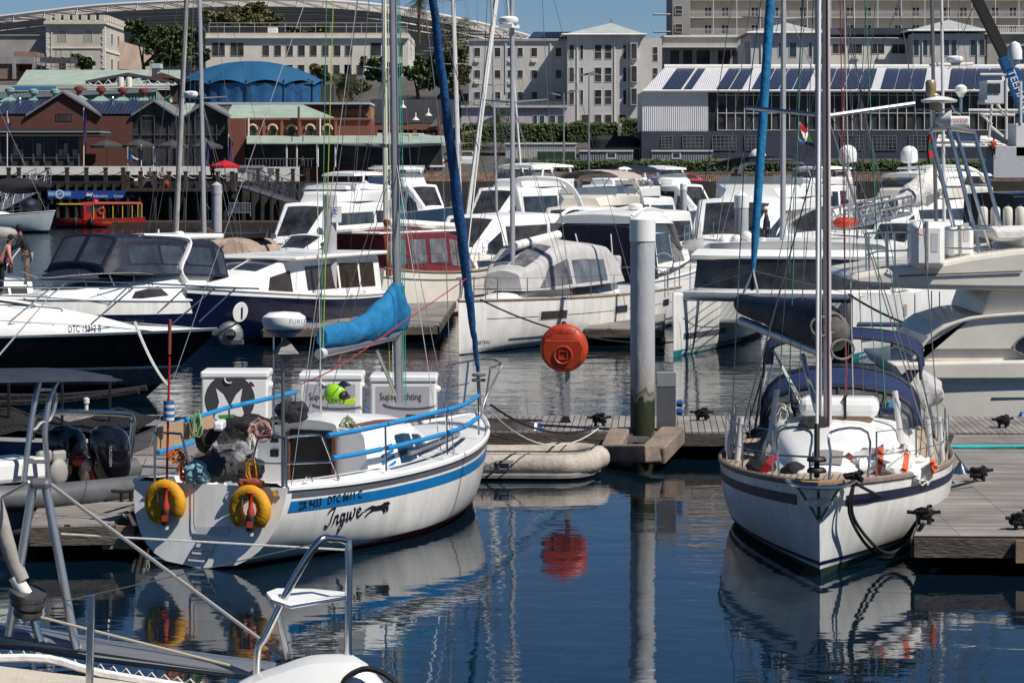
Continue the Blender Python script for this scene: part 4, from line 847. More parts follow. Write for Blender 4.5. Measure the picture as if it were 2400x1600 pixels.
def chain_posts(xs, y, Y, h, gl, grp):
    for i, x in enumerate(xs):
        b = W(za(x), za(y), Y); o = single(MB().box((b.x-.17, Y-.17, b.z), (b.x+.17, Y+.17, b.z+h)).box((b.x-.21, Y-.21, b.z+h-.16), (b.x+.21, Y+.21, b.z+h)), 'bollard_post', brownw, gl, 'post', grp)
        if i+1 < len(xs): e = W(za(xs[i+1]), za(y), Y); single(MB().tube(sag(b+V((0, 0, h-.2)), e+V((0, 0, h-.2)), .45, 8), .05, 4), 'chain', chain, 'sagging pale chain between timber posts on the promenade', 'chain', 'chains along the promenade')
chain_posts([60, 130, 325, 462, 595, 728, 848], 1262, 262.3, 1.45, 'square timber post with cap on the promenade edge', 'timber posts along the promenade')
chain_posts([880, 970, 1068, 1165, 1280, 1385, 1500, 1600], 1298, 258.4, 1.55, 'square timber post with cap on the viewing deck', 'timber posts on the viewing deck')
chain_posts([1780, 1912, 2018, 2120], 1266, 262.5, 1.4, 'square timber post with cap by the ramp wall', 'timber posts by the ramp wall')
P_ = [('person in a white shirt leaning on the deck rail', 975, 1296, trim, navyf), ('broad person in a dark green shirt standing on the deck', 1035, 1296, mat('olive_shirt', (.06, .07, .04), .8), blackf), ('person in patterned brown clothes by the leaning mast', 1117, 1296, tanf, brownw), ('person in black beside the red parasol', 1465, 1250, blackf, blackf), ('dark dressed person at the white ramp wall', 2085, 1215, blackf, navyf)]
for i, (l_, x, y, a, b) in enumerate(P_): p = W(za(x), za(y), 260.5 if y > 1280 else 266); person(l_, p, -pi/2+R.uniform(-.7, .7), 1.8, a, b, la=[(.1, .22, -.25), (.28, .1, -.32)])
for l_, x in (('orange high visibility jacket hung on the deck chain', 1150),): p = W(za(x), za(1265), 258.2); mb = MB(); mb.ball(p, .3, 10, sq=(.7, .4, 1.1)); mb.fuzz(.1, 3); single(mb, 'hanging_jacket', orange, l_, 'jacket')
def aboard(label, x0, y0, x1, y1, Y, m):
    t = thing('sandwich_board', label, 'sign', W((x0+x1)/2, y1, Y), group='sandwich boards on the deck'); a, b = W(x0, y1, Y), W(x1, y0, Y); mb = MB(); mb.prism([(a.x, Y, a.z), (b.x, Y, a.z), (b.x, Y+.25, b.z), (a.x, Y+.25, b.z)], (0, .04, 0)); mb.prism([(a.x, Y+.55, a.z), (b.x, Y+.55, a.z), (b.x, Y+.3, b.z), (a.x, Y+.3, b.z)], (0, .04, 0)); mb.build('panel', m, t)
aboard('white sandwich board leaning at the deck edge', za(922), za(1228), za(945), za(1284), 258.8, trim); aboard('large black sandwich board on the deck', za(985), za(1235), za(1058), za(1296), 258.8, awn)
t = bld('banner_sign', 'long blue banner sign on the timber quay wall', 220, 466, 260.6, 'sign')
bb = mat('banner_blue', (.012, .06, .28), .6, nz=.1, ns=.5); block(t, 'board', za(325), za(1314), za(970), za(1370), 260.6, .12, bb); block(t, 'white_panel', za(330), za(1318), za(488), za(1356), 260.55, .06, mat('light_blue_panel', (.08, .30, .60), .6))
k = 260/F/2.94
def lab(par, s_, x, y, size, Y, m, name='lettering', sp=1.0): p = W(x, y, Y); kk = Y/F; return MB().text(s_, size*kk, lambda a, b: p+V((a, 0, b)), spacing=sp).build(name, m, par)
lab(t, 'SEAL PLATFORM', za(333), za(1345), za(24), 260.5, inkw, sp=.85); lab(t, 'Education', za(642), za(1358), za(26), 260.5, inkw); lab(t, 'Conservation.', za(783), za(1359), za(26), 260.5, inkw)
MB().lathe([(.32, 0), (.4, 0)], W(za(412), za(1338), 260.45), (0, -1, 0), 16).build('ring_emblem', inkw, t)
MB().poly([W(za(590), za(1352), 260.5), W(za(600), za(1328), 260.5), W(za(625), za(1335), 260.5), W(za(640), za(1326), 260.5), W(za(632), za(1352), 260.5)]).build('seal_picture', plasterw, t)
def gangway(label, a, b, wd, m, hgt=1.0, n=10, dense=False, name='gangway'):
    a, b = V(a), V(b); t = thing(name, label, 'gangway', a); d = (b-a).normalized(); s_ = V((d.y, -d.x, 0)).normalized()*wd/2
    MB().beam(a, b, wd, .12).build('walkway', m, t)
    for sg in (1, -1):
        mb = MB(); o_ = s_*sg; up = V((0, 0, hgt))
        for h in ((1, .5) if not dense else (1, .72, .45)): mb.tube([a+o_+up*h, b+o_+up*h], .045, 5)
        for i in range(n+1): p = a.lerp(b, i/n)+o_; mb.tube([p, p+up], .035, 5)
        for i in range(n): p = a.lerp(b, i/n)+o_; q = a.lerp(b, (i+1)/n)+o_; mb.tube([p, q+up] if i % 2 == 0 else [p+up, q], .03, 4)
        mb.build('railing', m, t)
    return t
gangway('aluminium gangway sloping down at the left edge', W(za(300), za(1275), 258), W(za(-40), za(1450), 245), 1.4, alu, 1.5, dense=True)
gangway('dark truss gangway sloping down to the pontoon', W(za(1690), za(1285), 258), W(za(2010), za(1390), 250), 1.6, wire, 1.6, 8)
t = bld('barrier_railing', 'grey crowd barrier standing on the low pontoon', 560, 508, 245, 'barrier'); mb = MB()
a, b = W(za(1575), za(1400), 245), W(za(1725), za(1490), 245); mb.tube([(a.x, 245, b.z), (a.x, 245, a.z), (b.x, 245, a.z), (b.x, 245, b.z)], .05, 5); mb.tube([(a.x, 245, b.z+.3), (b.x, 245, b.z+.3)], .03, 4)
for i in range(14): x = lerp(a.x, b.x, i/14); mb.tube([(x, 245, b.z+.3), (x, 245, a.z)], .02, 3)
mb.build('frame', alu, t)
struct(MB().box((-70, 242, -.3), (4, 250, .45)), 'far_pontoon', brownw)
t = bld('retaining_wall', 'brown block retaining wall holding up the parking terrace', 1300, 440, 318.5, 'wall')
a, b = W(760, 405, 318.5), W(2600, 455, 318.5); MB().add([(a.x, 317.2, 2.9), (b.x, 317.2, 2.9), (b.x, 318.8, a.z), (a.x, 318.8, a.z), (b.x, 320.5, a.z), (a.x, 320.5, a.z)], [(0, 1, 2, 3), (3, 2, 4, 5)]).build('blocks', blockw, t)
t = bld('palisade_fence', 'dark palisade fence along the quay edge in front of the cars', 1600, 440, 265, 'fence'); mb = MB(); y = 265
x = W(1395, 0, y).x; z0 = 3.0; z1 = 4.75
while x < W(2440, 0, y).x: mb.box((x-.02, y-.02, z0), (x+.02, y+.02, z1+R.uniform(-.03, .03))); x += .19
for z in (z0+.2, z1-.25): mb.box((W(1395, 0, y).x, y+.03, z), (W(2440, 0, y).x, y+.07, z+.06))
mb.build('bars', mat('fence_steel', (.035, .035, .038), .6), t)
t = bld('upper_fence', 'thin dark steel fence behind the low hedge', 1400, 380, 338, 'fence'); mb = MB(); y = 337.5
x = W(1185, 0, y).x; z0 = W(0, 385, y).z; z1 = W(0, 345, y).z
while x < W(1640, 0, y).x: mb.box((x-.02, y-.02, z0), (x+.02, y+.02, z1)); x += .3
for z in (z0+.2, z1-.2): mb.box((W(1185, 0, y).x, y+.03, z), (W(1640, 0, y).x, y+.06, z+.06))
mb.build('bars', MATS['fence_steel'], t)
def container(label, x0, y0, x1, y1, Y, D, m, roof=None, name='storage_container'):
    t = thing(name, label, 'container', W((x0+x1)/2, y1, Y), group='cabins and containers on the quay'); block(t, 'walls', x0, y0, x1, y1, Y, D, m)
    if roof: block(t, 'roof', x0-1, y0-2.5, x1+1, y0+1, Y-.15, D+.3, roof)
    return t
ribw = sheet('white_ribbed_container', (.62, .62, .62), 1.6, depth=.08, dirt=.2)
container('grey white ribbed container beside the pale mast', zb(130), za(1022), zb(300), za(1190), 322, 5, ribw)
t = container('white container with black lettering and a small tower emblem', zb(445), za(1022), zb(575), za(1190), 322, 5, mat('white_container_paint', (.68, .68, .66), .5, nz=.1, ns=.6)); lab(t, 'TRENCON', zb(480), za(1062), za(26), 321.9, ink, sp=.82)
MB().prism([W(zb(530), za(1063), 321.95), W(zb(538), za(1035), 321.95), W(zb(546), za(1063), 321.95)], (0, -.02, 0)).build('tower_emblem', ink, t)
t = container('long pale cabin behind the fence with blue lettering', zb(1130), za(992), zb(1620), za(1090), 350, 5, mat('cabin_cream', (.50, .49, .46), .7, nz=.12, ns=.5), trim); lab(t, 'BER', zb(1140), za(1028), za(28), 349.9, inkb)
block(t, 'green_net', zb(1350), za(1045), zb(1610), za(1105), 349.6, .1, mat('green_shade_net', (.02, .05, .035), .9))
for i, (x0, x1) in enumerate(((1640, 2010), (2140, 2560))):
    t = container(('grey clad hut with a small window near the light pole', 'grey clad hut in front of the solar shed')[i], zb(x0), za(1042), zb(x1), za(1110), 335, 4, sheet('grey_clad_%s' % 'ab'[i], (.22, .23, .26), 1.1, depth=.05), trim)
    win(t, zb(x0+190 if i == 0 else x0+140), za(1055), zb(x0+250 if i == 0 else x0+195), za(1092), 335, gm=bglass, fw=.12)
mb = MB(); a, b = W(zb(1705), 330, 346), W(zb(2065), za(935), 346); rows = []
for i in range(17): x = lerp(a.x, b.x, i/16); e = min(1, min(i, 16-i)/2.5); rows.append([V((x, 346-1.5*e, 2)), V((x, 346-1.5*e, b.z-.9*(1-e**.5)-.5)), V((x, 346-.8*e, b.z-.9*(1-e**.5))), V((x, 349, b.z-.9*(1-e**.5)))])
mb.grid(rows); mb.fuzz(.06, 2); single(mb, 'clipped_bush', mat('dusty_dark_bush', (.035, .038, .035), .95, nz=.5, ns=6, bump=.25, bs=9), 'big dark clipped bush with rounded corners behind the grey hut', 'bush', smooth=True)
def lamp(label, px, yt, yb, Y, heads):
    b, c_ = W(px, yb, Y), W(px, yt, Y); t = thing('street_lamp', label, 'street lamp', b, group='tall lamp posts on the quay'); MB().tube([b, c_], [.14, .08], 7).build('pole', alu, t, True)
    for dx, sl in heads: MB().prism([c_+V((dx-.55, 0, -.05)), c_+V((dx+.55, 0, -.05+sl)), c_+V((dx+.5, 0, .18+sl)), c_+V((dx-.5, 0, .12))], (0, .5, 0)).build('lamp_head', alu, t)
lamp('tall lamp post with two slanted flat heads', zb(1533), za(645), 398, 330, ((-.9, -.25), (.9, .25))); lamp('tall floodlight post in front of the corner tower', zb(1706), za(520), 398, 330, ((-.6, .1), (.6, .1), (0, .3)))
pw = mat('white_car_paint', (.72, .72, .71), .3, coat=.6); ps = mat('silver_car_paint', (.40, .41, .42), .3, .5, coat=.6); pr = mat('red_car_paint', (.42, .015, .02), .3, coat=.6); pd = mat('dark_car_paint', (.03, .032, .04), .3, coat=.6)
def cp(x, y, Y): return W(x, y, Y)
car('white pickup with canopy parked behind the lettered container', cp(zb(620), za(1172), 324), pi*.60, pw, 4.9, 'bakkie'); car('white four wheel drive nosing out beside the ribbed container', cp(zb(85), za(1168), 324), -pi*.35, pw, 4.7); car('white pickup tailgate facing the harbour by the white mast', cp(zb(868), za(1150), 326), pi/2, pw, 4.9, 'bakkie')
for l_, x, y, p, k, a in (('silver car parked behind the fence nearest the flag', 1885, 425, ps, 'suv', .5), ('white car parked behind the blue crate', 1970, 424, pw, 'suv', .5), ('white car between the chrome ladder uprights', 2240, 425, pw, 'suv', .5), ('dark car parked behind the fence right of the ladder', 2290, 426, pd, 'suv', .5), ('red hatchback parked beside the motor yacht', 1612, 425, pr, 'hatch', .12), ('white estate car beside the cream flybridge', 1425, 424, pw, 'suv', .45), ('white car at the far left of the terrace', 808, 398, pw, 'suv', .4)): car(l_, cp(x, y, 324) if y < 400 else V((cp(x, y, 294).x, 294, 3.0)), pi*a, p, 4.4, k)
def vanm(N, L, B):
    tc = N.new('ShaderNodeTexCoord'); s_ = N.new('ShaderNodeSeparateXYZ'); L.new(tc.outputs['Object'], s_.inputs[0]); t_ = N.new('ShaderNodeTexNoise'); t_.inputs['Scale'].default_value = 1.1; L.new(tc.outputs['Object'], t_.inputs[0])
    m_ = N.new('ShaderNodeMath'); m_.operation = 'MULTIPLY_ADD'; m_.inputs[1].default_value = 1.4; L.new(t_.outputs[0], m_.inputs[0]); L.new(s_.outputs['Z'], m_.inputs[2]); mr = N.new('ShaderNodeMapRange'); mr.inputs['From Min'].default_value = .6; mr.inputs['From Max'].default_value = 2.9; L.new(m_.outputs[0], mr.inputs['Value'])
    r_ = N.new('ShaderNodeValToRGB'); r_.color_ramp.interpolation = 'CONSTANT'; e = r_.color_ramp.elements; e[0].color = (.45, .22, .01, 1); e[1].position = .16; e[1].color = (.05, .32, .03, 1); n_ = e.new(.62); n_.color = (.01, .33, .42, 1); L.new(mr.outputs[0], r_.inputs[0]); L.new(r_.outputs[0], B.inputs['Base Color']); B.inputs['Roughness'].default_value = .35
car('brightly painted turquoise and green van behind the fence', V((cp(1566, 428, 292).x, 292, 3.0)), pi*.47, node_mat('painted_van', vanm), 4.8, 'van', 'van')
class Boat:
    def __init__(s, name, label, cat, bow, stern, hull=None, group=None):
        s.m, s.L = arrow(bow, stern); s.t = thing(name, label, cat, m=s.m, group=group); s.inv = s.m.inverted(); s.h = hull
    def Ly(s, px, py, y=0.0):        # photograph pixel on the boat's lengthwise plane y
        o = s.inv @ V((0, 0, H)); d = s.inv.to_3x3() @ V(((px-CX)/F, 1, -(py-HY)/F)); return o+d*((y-o.y)/d.y)
    def Lx(s, px, py, x):            # the same on the crosswise plane x
        o = s.inv @ V((0, 0, H)); d = s.inv.to_3x3() @ V(((px-CX)/F, 1, -(py-HY)/F)); return o+d*((x-o.x)/d.x)
    def Lz(s, px, py, z):
        return s.inv @ G(px, py, z)
    def b(s, mb, name, m, par=None, smooth=False, **k): return mb.build(name, m, par or s.t, smooth, world=False, **k)
    def body(s, m, deckm=None, bands=(), edge=None, er=.035, dz=-.01, camb=.05, name='hull'):
        h = s.h; o = s.b(h.skin(MB()), name, m, smooth=True, ang=50); 
        for h0, h1, t0, t1, mm, nm in bands: s.b(h.band(MB(), h0, h1, t0, t1), nm, mm, o, smooth=True)
        if deckm: s.b(h.deck(MB(), dz=dz, camb=camb), 'deck', deckm, smooth=True)
        if edge: s.b(h.edge(MB(), er, flat=.8), 'toe_rail', edge, smooth=True)
        s.hull = o; return o
    def house(s, st, m, name='cabin', wins=(), par=None, wm=glass):
        lf = Loft(st); o = s.b(lf.skin(MB()), name, m, par, smooth=True, ang=32)
        for w_ in wins:
            k = dict(w_[4]) if len(w_) > 4 else {}; sds = k.pop('sd', (1, -1))
            for q in [(d,) for d in sds]: s.b(lf.patch(MB(), *w_[:4], sd=q, **k), 'window', w_[5] if len(w_) > 5 else wm, o, smooth=True)
        return lf, o
    def mast(s, base, top, r, m, name='mast', spreaders=(), shroud=None, par=None, taper=.75, flat=None, n=10):
        base, top = V(base), V(top); o = s.b(MB().tube([base.lerp(top, i/6) for i in range(7)], [r*lerp(1, taper, i/6) for i in range(7)], n, flat=flat), name, m, par, smooth=True)
        for f, hw, up, sw in spreaders:
            c_ = base.lerp(top, f)
            for sg in (1, -1): s.b(MB().tube([c_, c_+V((-sw, sg*hw, up))], [.028, .018], 6), 'spreader', m, o, smooth=True)
        if shroud:
            y, x = shroud
            for sg in (1, -1):
                mb = MB(); dz = s.h.zs(.5) if s.h else base.z
                pt = V((base.x-x, sg*y, dz)); path = [pt]
                for f, hw, up, sw in spreaders: path.append(base.lerp(top, f)+V((-sw, sg*hw, up)))
                mb.tube(path+[top], .009, 4); f = spreaders[0][0] if spreaders else .5
                mb.tube([pt+V((.25, 0, 0)), base.lerp(top, f)], .008, 4); mb.tube([pt-V((.3, 0, 0)), base.lerp(top, f)], .008, 4)
                s.b(mb, 'shroud', wire, o)
        return o
    def stay(s, a, b, r=.008, m=None, name='stay', par=None): return s.b(MB().tube([a, b], r, 4), name, m or wire, par)
    def rail(s, pts, hgt, every, r=.014, m=None, name='lifeline', mids=(.5,), wires=.006, posts='stanchion'):
        m = m or steel; pts = [V(p) for p in pts]; up = V((0, 0, hgt))
        for p in pts[::every]: s.b(MB().tube([p, p+up], r, 6), posts, m, smooth=True)
        mb = MB(); mb.tube([p+up for p in pts], wires, 5)
        for f in mids: mb.tube([p+up*f for p in pts], wires, 5)
        s.b(mb, name, m)
    def hrail(s, t0, t1, n, hgt, inset=.06, **k):
        for sg in (1, -1): s.rail([s.h.pt(lerp(t0, t1, i/n), 1, sg, -inset) for i in range(n+1)], hgt, 1, **k)
    def pulpit(s, t0, hgt, out=.1, r=.018, mid=True, name='pulpit', back=False):
        h = s.h; mb = MB(); up = V((0, 0, hgt)); tip = h.P(1 if not back else 0, 1)
        if back: a = [h.pt(t, 1, 1, -.06) for t in (t0, 0)]; b = [h.pt(t, 1, -1, -.06) for t in (0, t0)]
        else: a = [h.pt(t, 1, 1, -.05) for t in (t0, lerp(t0, 1, .6))]; b = [h.pt(t, 1, -1, -.05) for t in (lerp(t0, 1, .6), t0)]
        c_ = V((tip.x+(out if not back else -.02), 0, tip.z))
        path = [p+up for p in a]+([c_+up] if not back else [])+[p+up for p in b]; mb.tube(spl(path, 4) if not back else path, r, 6)
        if mid: mb.tube([p+up*.5 for p in a], r*.8, 5); mb.tube([p+up*.5 for p in b], r*.8, 5)
        for p in a+b: mb.tube([p, p+up], r, 6)
        return s.b(mb, name, steel, smooth=True)
    def text(s, txt, size, t, hh, sd_, m=None, par=None, name='lettering', **k): return s.b(s.h.text(MB(), txt, size, t, hh, sd_, **k), name, m or ink, par or s.hull)
def fender(label, top, L, r, m=navyf, group='fenders', ball=False, tip=None, boatline=None):
    top = V(top); t = thing('fender', label, 'fender', top-V((0, 0, L)), group=group)
    if ball: mb = MB().lathe([(.0, 0), (r*.75, L*.1), (r, L*.38), (r*.8, L*.66), (r*.25, L*.9), (.03, L)], top-V((0, 0, L)), n=14)
    else: mb = MB().lathe([(.03, 0), (r*.8, L*.06), (r, L*.16), (r, L*.84), (r*.8, L*.94), (.03, L)], top-V((0, 0, L)), n=12)
    mb.build('body', m, t, True)
    if tip: MB().lathe([(r*.62, L*.80), (.05, L*1.03), (.03, L*1.1)], top-V((0, 0, L)), n=10).build('tip', tip, t, True)
    if boatline is not None: MB().tube([top, boatline], .012, 4).build('lanyard', ropeb, t)
    return t
def pile(label, px, ptop, pbot, wpx, Y, m, cap=True, capm=None, zb0=-1.5, group='mooring piles', name='mooring_pile'):
    b = W(px, pbot, Y); zt_ = W(px, ptop, Y).z; r = wpx*Y/F/2; base = V((b.x, Y, zb0)); t = thing(name, label, 'pile', base, group=group)
    MB().lathe([(r, 0), (r, zt_-zb0-r*.5)], base, n=20).build('shaft', m, t, True)
    if cap: MB().lathe([(r*1.06, zt_-zb0-r*1.9), (r*1.06, zt_-zb0-r*.15), (0, zt_-zb0+r*.55)], base, n=20).build('cap', capm or gelw, t, True)
    return t
def radome(b, p, r, par, m=gelw, txt=None, big=1.0):
    p = V(p); o = b.b(MB().lathe([(.0, 0), (r*.8, .0), (r*.92, r*.14), (r, r*.34), (r*.97, r*.62), (r*.7, r*.8), (0, r*.86)], p, n=18), 'radar_dome', m, par, smooth=True); return o
def dome(b, p, r, par=None, m=gelw): # satellite dome
    p = V(p); return b.b(MB().lathe([(r*.5, 0), (r*.95, .12*r), (r, .5*r), (r, 1.1*r), (r*.86, 1.55*r), (r*.5, 1.88*r), (0, 2.0*r)], p, n=18), 'satellite_dome', m, par, smooth=True)
def tube_part(b, pts, r, name, m, par=None, n=6, smooth=True, **k): return b.b(MB().tube(pts, r, n, **k), name, m, par, smooth=smooth)
def sailcover(b, pts, name, m, par=None, fz=.02, n=12, seed=3):
    rows = []
    for (x, y, z, hw, hh) in pts: rows.append([V((x, y+cos(2*pi*j/n)*hw, z+sin(2*pi*j/n)*hh*(1.0 if sin(2*pi*j/n) < 0 else 1.25))) for j in range(n)])
    out = []
    for i in range(len(rows)-1):
        for q in (0, .25, .5, .75): out.append([a.lerp(c_, q) for a, c_ in zip(rows[i], rows[i+1])])
    out.append(rows[-1]); mb = MB().grid(out, closed=True); k = len(out); mb.f.append(tuple(range(n))); mb.m.append(0); mb.f.append(tuple((k-1)*n+j for j in range(n))); mb.m.append(0); mb.fuzz(fz, 4, seed); return b.b(mb, name, m, par, smooth=True, ang=60)
bow, stern = G(343, 930), V((W(-640, 0, 66).x, 66.5, 0))
L_ = (bow-stern).length
b = Boat('motor_yacht', 'sports yacht with black topsides and white foredeck at left', 'motor yacht', bow, stern, Hull(L_, 3.6, (1.25, 1.32, 1.55), .95, .4, 2.6, .93, .9, .25, .62, 0, 0))
b.h.rake = 1.75
b.body(blackh, gelw, ((.0, lambda t: .50-.06*t+.10*max(0, t-.75)*4*0, 0, 1, mat('grey_antifoul', (.12, .12, .125), .75, nz=.35, ns=9), 'bottom_paint'), (lambda t: .50-.06*t, lambda t: .535-.06*t, 0, 1, trim, 'chine_line')), None)
b.b(b.h.edge(MB(), .035), 'rub_rail', steel, smooth=True)
for sg in (-1, 1):  # white topside moulding rising over the sheer
    rows = []
    for i in range(25):
        t_ = i/24; p = b.h.pt(t_*.985, 1, sg, 0); hh = .62*(1-t_**2.2)*min(1, t_*4+.4); rows.append([p+V((0, 0, 0)), p+V((0, -sg*.05*min(1, abs(p.y)), hh*.55)), p+V((0, -sg*.16*min(1, abs(p.y)*2), hh*.95)), p+V((0, -sg*min(abs(p.y)*.9, .5), hh*1.08))])
    b.b(MB().grid(rows), 'topside_moulding', gelw, smooth=True, ang=60)
st = [(L_*.30, 1.3, 2.5, 1.45, 1.2, .3, .1), (L_*.52, 1.35, 2.25, 1.42, 1.15, .35, .14), (L_*.72, 1.4, 2.0, 1.15, .85, .35, .12), (L_*.88, 1.45, 1.75, .7, .5, .2, .08), (L_*.97, 1.48, 1.58, .28, .2, .06, .03)]
lf, o = b.house(st, gelw, 'coachroof', ((1.15, 2.2, 2.25, 2.45, {}, MATS['dark_tinted_glass']),))
k = b.b(MB().tube([V((L_*.715+cos(a)*.36, -.35+sin(a)*.2, 2.06)) for a in [2*pi*i/20 for i in range(20)]], .018, 5, closed=True), 'hatch_rim', steel, o, smooth=True)
def near_side(px):
    lo_t, hi_t = .1, .99
    for _ in range(30):
        q = (lo_t+hi_t)/2; p = b.m @ b.h.P(q, 1, -1); lo_t, hi_t = (q, hi_t) if CX+p.x*F/p.y < px else (lo_t, q)
    return b.h.P(q, 1, -1)
b.b(MB().text('DTC 15312 B', 1, lambda x, y: near_side(163+x*86/6.6)+V((0, -.085, .07+y*.215)), spacing=1.05, bold=.02), 'lettering', ink, o)
b.b(MB().tube([b.h.pt(.42, .66, -1, .012)+V((cos(a)*.29, 0, sin(a)*.115)) for a in [2*pi*i/20 for i in range(20)]], .008, 4, closed=True), 'porthole_ring', steel, b.hull)
for y0, xs in ((-1.35, ((65, 750, 350, 515), (625, 765, 915, 515), (1190, 760, 1480, 515))), (1.0, ((340, 575, 460, 470), (740, 640, 910, 480), (1085, 690, 1270, 515), (1375, 745, 1620, 520)))):
    for i, (a, c_, d, e) in enumerate(xs):
        y = y0*(1-.2*i) if y0 < 0 else y0*(1-.25*i); tube_part(b, [b.Ly(a/2.94, 500+c_/2.94, y), b.Ly(d/2.94, 500+e/2.94, y)], .02, 'stanchion', steel)
tube_part(b, spl([b.Ly(-20, 673, -1.35), b.Ly(150, 673, -1.2), b.Ly(311, 674, -1.05), b.Ly(503, 675, -.75), b.Ly(590, 676, -.3), b.Ly(606, 677, 0), b.Ly(590, 676, .3), b.Ly(500, 672, .6), b.Ly(311, 663, .9), b.Ly(156, 659, 1.1), b.Ly(-20, 657, 1.3)], 4), .02, 'bow_rail', steel)
tube_part(b, spl([b.Ly(-20, 691, -1.35), b.Ly(150, 700, -1.2), b.Ly(257, 713, -1.1)], 4), .014, 'lower_rail', steel)
tube_part(b, spl([b.Ly(-20, 714, -1.2), b.Ly(60, 717, -1.2), b.Ly(138, 723, -1.2), b.Ly(144, 731, -1.2)], 4), .016, 'hand_rail', steel)
mb = MB(); c_ = b.Ly(540, 783, 0); mb.lathe([(.30, -.1), (.26, 0), (.12, .05), (.12, .1)], c_, (.4, -1, .1), 14); mb.box(c_+V((-.4, -.1, -.02)), c_+V((.1, .1, .1))); mb.box(c_+V((-.2, -.05, -.22)), c_+V((.3, .05, -.12))); b.b(mb, 'anchor', mat('galvanised_anchor', (.3, .3, .3), .5, .7, nz=.4, ns=6), smooth=True)
mb = MB(); q = b.Ly(316, 755, -1.0); mb.tube([q+V((-.22, 0, .05)), q+V((.2, 0, .03))], .025, 5); mb.tube([q+V((-.06, 0, -.05)), q+V((-.06, 0, .04))], .02, 5); mb.tube([q+V((.06, 0, -.05)), q+V((.06, 0, .04))], .02, 5); b.b(mb, 'cleat', steel, smooth=True)
qa = b.m @ q; rope('mooring_line', sag(qa, G(395, 905, .45), .15), .035, ropew, 'thick white mooring line from the black sports yacht bow to the dock')
mb = MB(); cx = b.m @ b.Ly(115, 800, -2.4); mb.tube([V((cx.x, cx.y-8, 1.2)), W(112, 700, cx.y-8)], [.022, .012], 5); 
single(mb, 'whip_aerial', trim, 'thin white whip aerial rising from the black inflatable boat', 'aerial')
bow, stern = V((W(-40, 0, 78).x, 77, 0)), V((W(470, 0, 84).x, 84.5, 0)); L_ = (bow-stern).length
b = Boat('motor_cruiser', 'white motor cruiser with navy canopy and clear windows', 'motor cruiser', bow, stern, Hull(L_, 3.2, (1.3, 1.45, 1.7), .92, .4, 2.5, .9, .9, .3, .6, 1.0))
b.body(navyh, gelw, ((.72, 1, 0, 1, gel, 'white_topside'), ), gelw, .05)
P = lambda x, y, yy=0: b.Ly(x/2.94, 500+y/2.94, yy)
st = []
for x, zt, w1 in ((1320, 400, 1.0), (1180, 395, 1.3), (950, 400, 1.35), (700, 470, 1.25), (500, 510, 1.0), (250, 560, .6)): q = P(x, zt); st.append((q.x, 1.35, q.z, w1+.2, w1, .2, .06))
lf, o = b.house(st, gelw, 'foredeck_cabin', ((2.2, 3.2, .3, .85, {'u0b': 2.4, 'u1b': 3.0}),))
b.b(MB().ball(P(620, 440), .5, 14, sq=(3.6, 2.0, .55), z0=-.2).fuzz(.03, 2), 'foredeck_cushion_cover', navyf, smooth=True)
st = []
for x, zb__, zt, w0, w1 in ((1340, 440, 240, 1.35, 1.15), (1280, 430, 185, 1.4, 1.15), (1050, 420, 165, 1.45, 1.2), (850, 420, 158, 1.45, 1.2), (620, 420, 160, 1.4, 1.1), (520, 410, 360, 1.3, 1.1)): q, e = P(x, zt), P(x, zb__); st.append((q.x, e.z, q.z, w0, w1, .15, .08))
lf = Loft(st); can = b.b(lf.skin(MB()), 'canopy', navyf, smooth=True, ang=30)
for a, c_, v0, v1 in ((.25, 1.05, .1, .95), (1.2, 2.0, .35, .9), (2.1, 2.85, .35, .9), (2.95, 3.8, .35, .9), (1.2, 4.7, .05, .3)):
    for d in (1, -1): b.b(lf.patch(MB(), a, c_, v0, v1, sd=(d,)), 'window', mat('smoked_vinyl', (.06, .07, .09), .08, nz=.5, ns=1.2, coat=.4), can, smooth=True)
b.b(lf.patch(MB(), 4.1, 4.95, 2, 2.9, nu=4), 'windscreen', MATS['smoked_vinyl'], can, smooth=True)
rows = []
for x, y, dx in ((1215, 450, 60), (1290, 300, 62), (1300, 190, 55), (1250, 160, 60), (1000, 155, 0)): rows.append((x, y))
for sg in (-1, 1): tube_part(b, spl([P(1285, 470, sg*1.42), P(1240, 390, sg*1.42), P(1290, 260, sg*1.3), P(1300, 195, sg*1.22), P(1230, 168, sg*1.15), P(980, 156, sg*1.1)], 4), .11, 'radar_arch', gelw, flat=.5)
b.b(MB().box(P(1200, 168, -1.0)*1, P(980, 155, 1.0)), 'hardtop', gelw, bevel=.06)
for x in (680, 780, 1030): tube_part(b, [P(x-20, 150, -.8), P(x-18, 140, -.8), P(x+40, 142, -.8), P(x+42, 152, -.8)], .02, 'grab_rail', steel)
radome(b, P(1235, 150), .14, None); tube_part(b, [P(1092, 150), P(1092, 110)], .025, 'light_mast', trim)
for sg in (-1, 1):
    tube_part(b, spl([P(1050, 415, sg*1.5), P(900, 405, sg*1.5), P(560, 420, sg*1.45), P(300, 440, sg*1.2), P(150, 395, sg*.6)], 4), .02, 'bow_rail', steel)
    for x0, x1 in ((170, 190), (260, 300), (540, 600), (750, 790), (920, 930), (1045, 1050)): tube_part(b, [P(x0, 400+min(60, abs(x0-540)*.08), sg*1.4), P(x1, 500+(x1 < 250)*10, sg*1.4)], .016, 'stanchion', steel)
b.b(MB().ball(P(1090, 598, -1.62), .13, 12, sq=(1, .3, 1)), 'porthole', steel, smooth=True)
bow, stern = G(575, 790), V((W(830, 0, 94).x, 95, 0))
bow = V((W(455, 0, 82).x, 82, 0)); stern = V((W(800, 0, 92).x, 92, 0)); L_ = (bow-stern).length
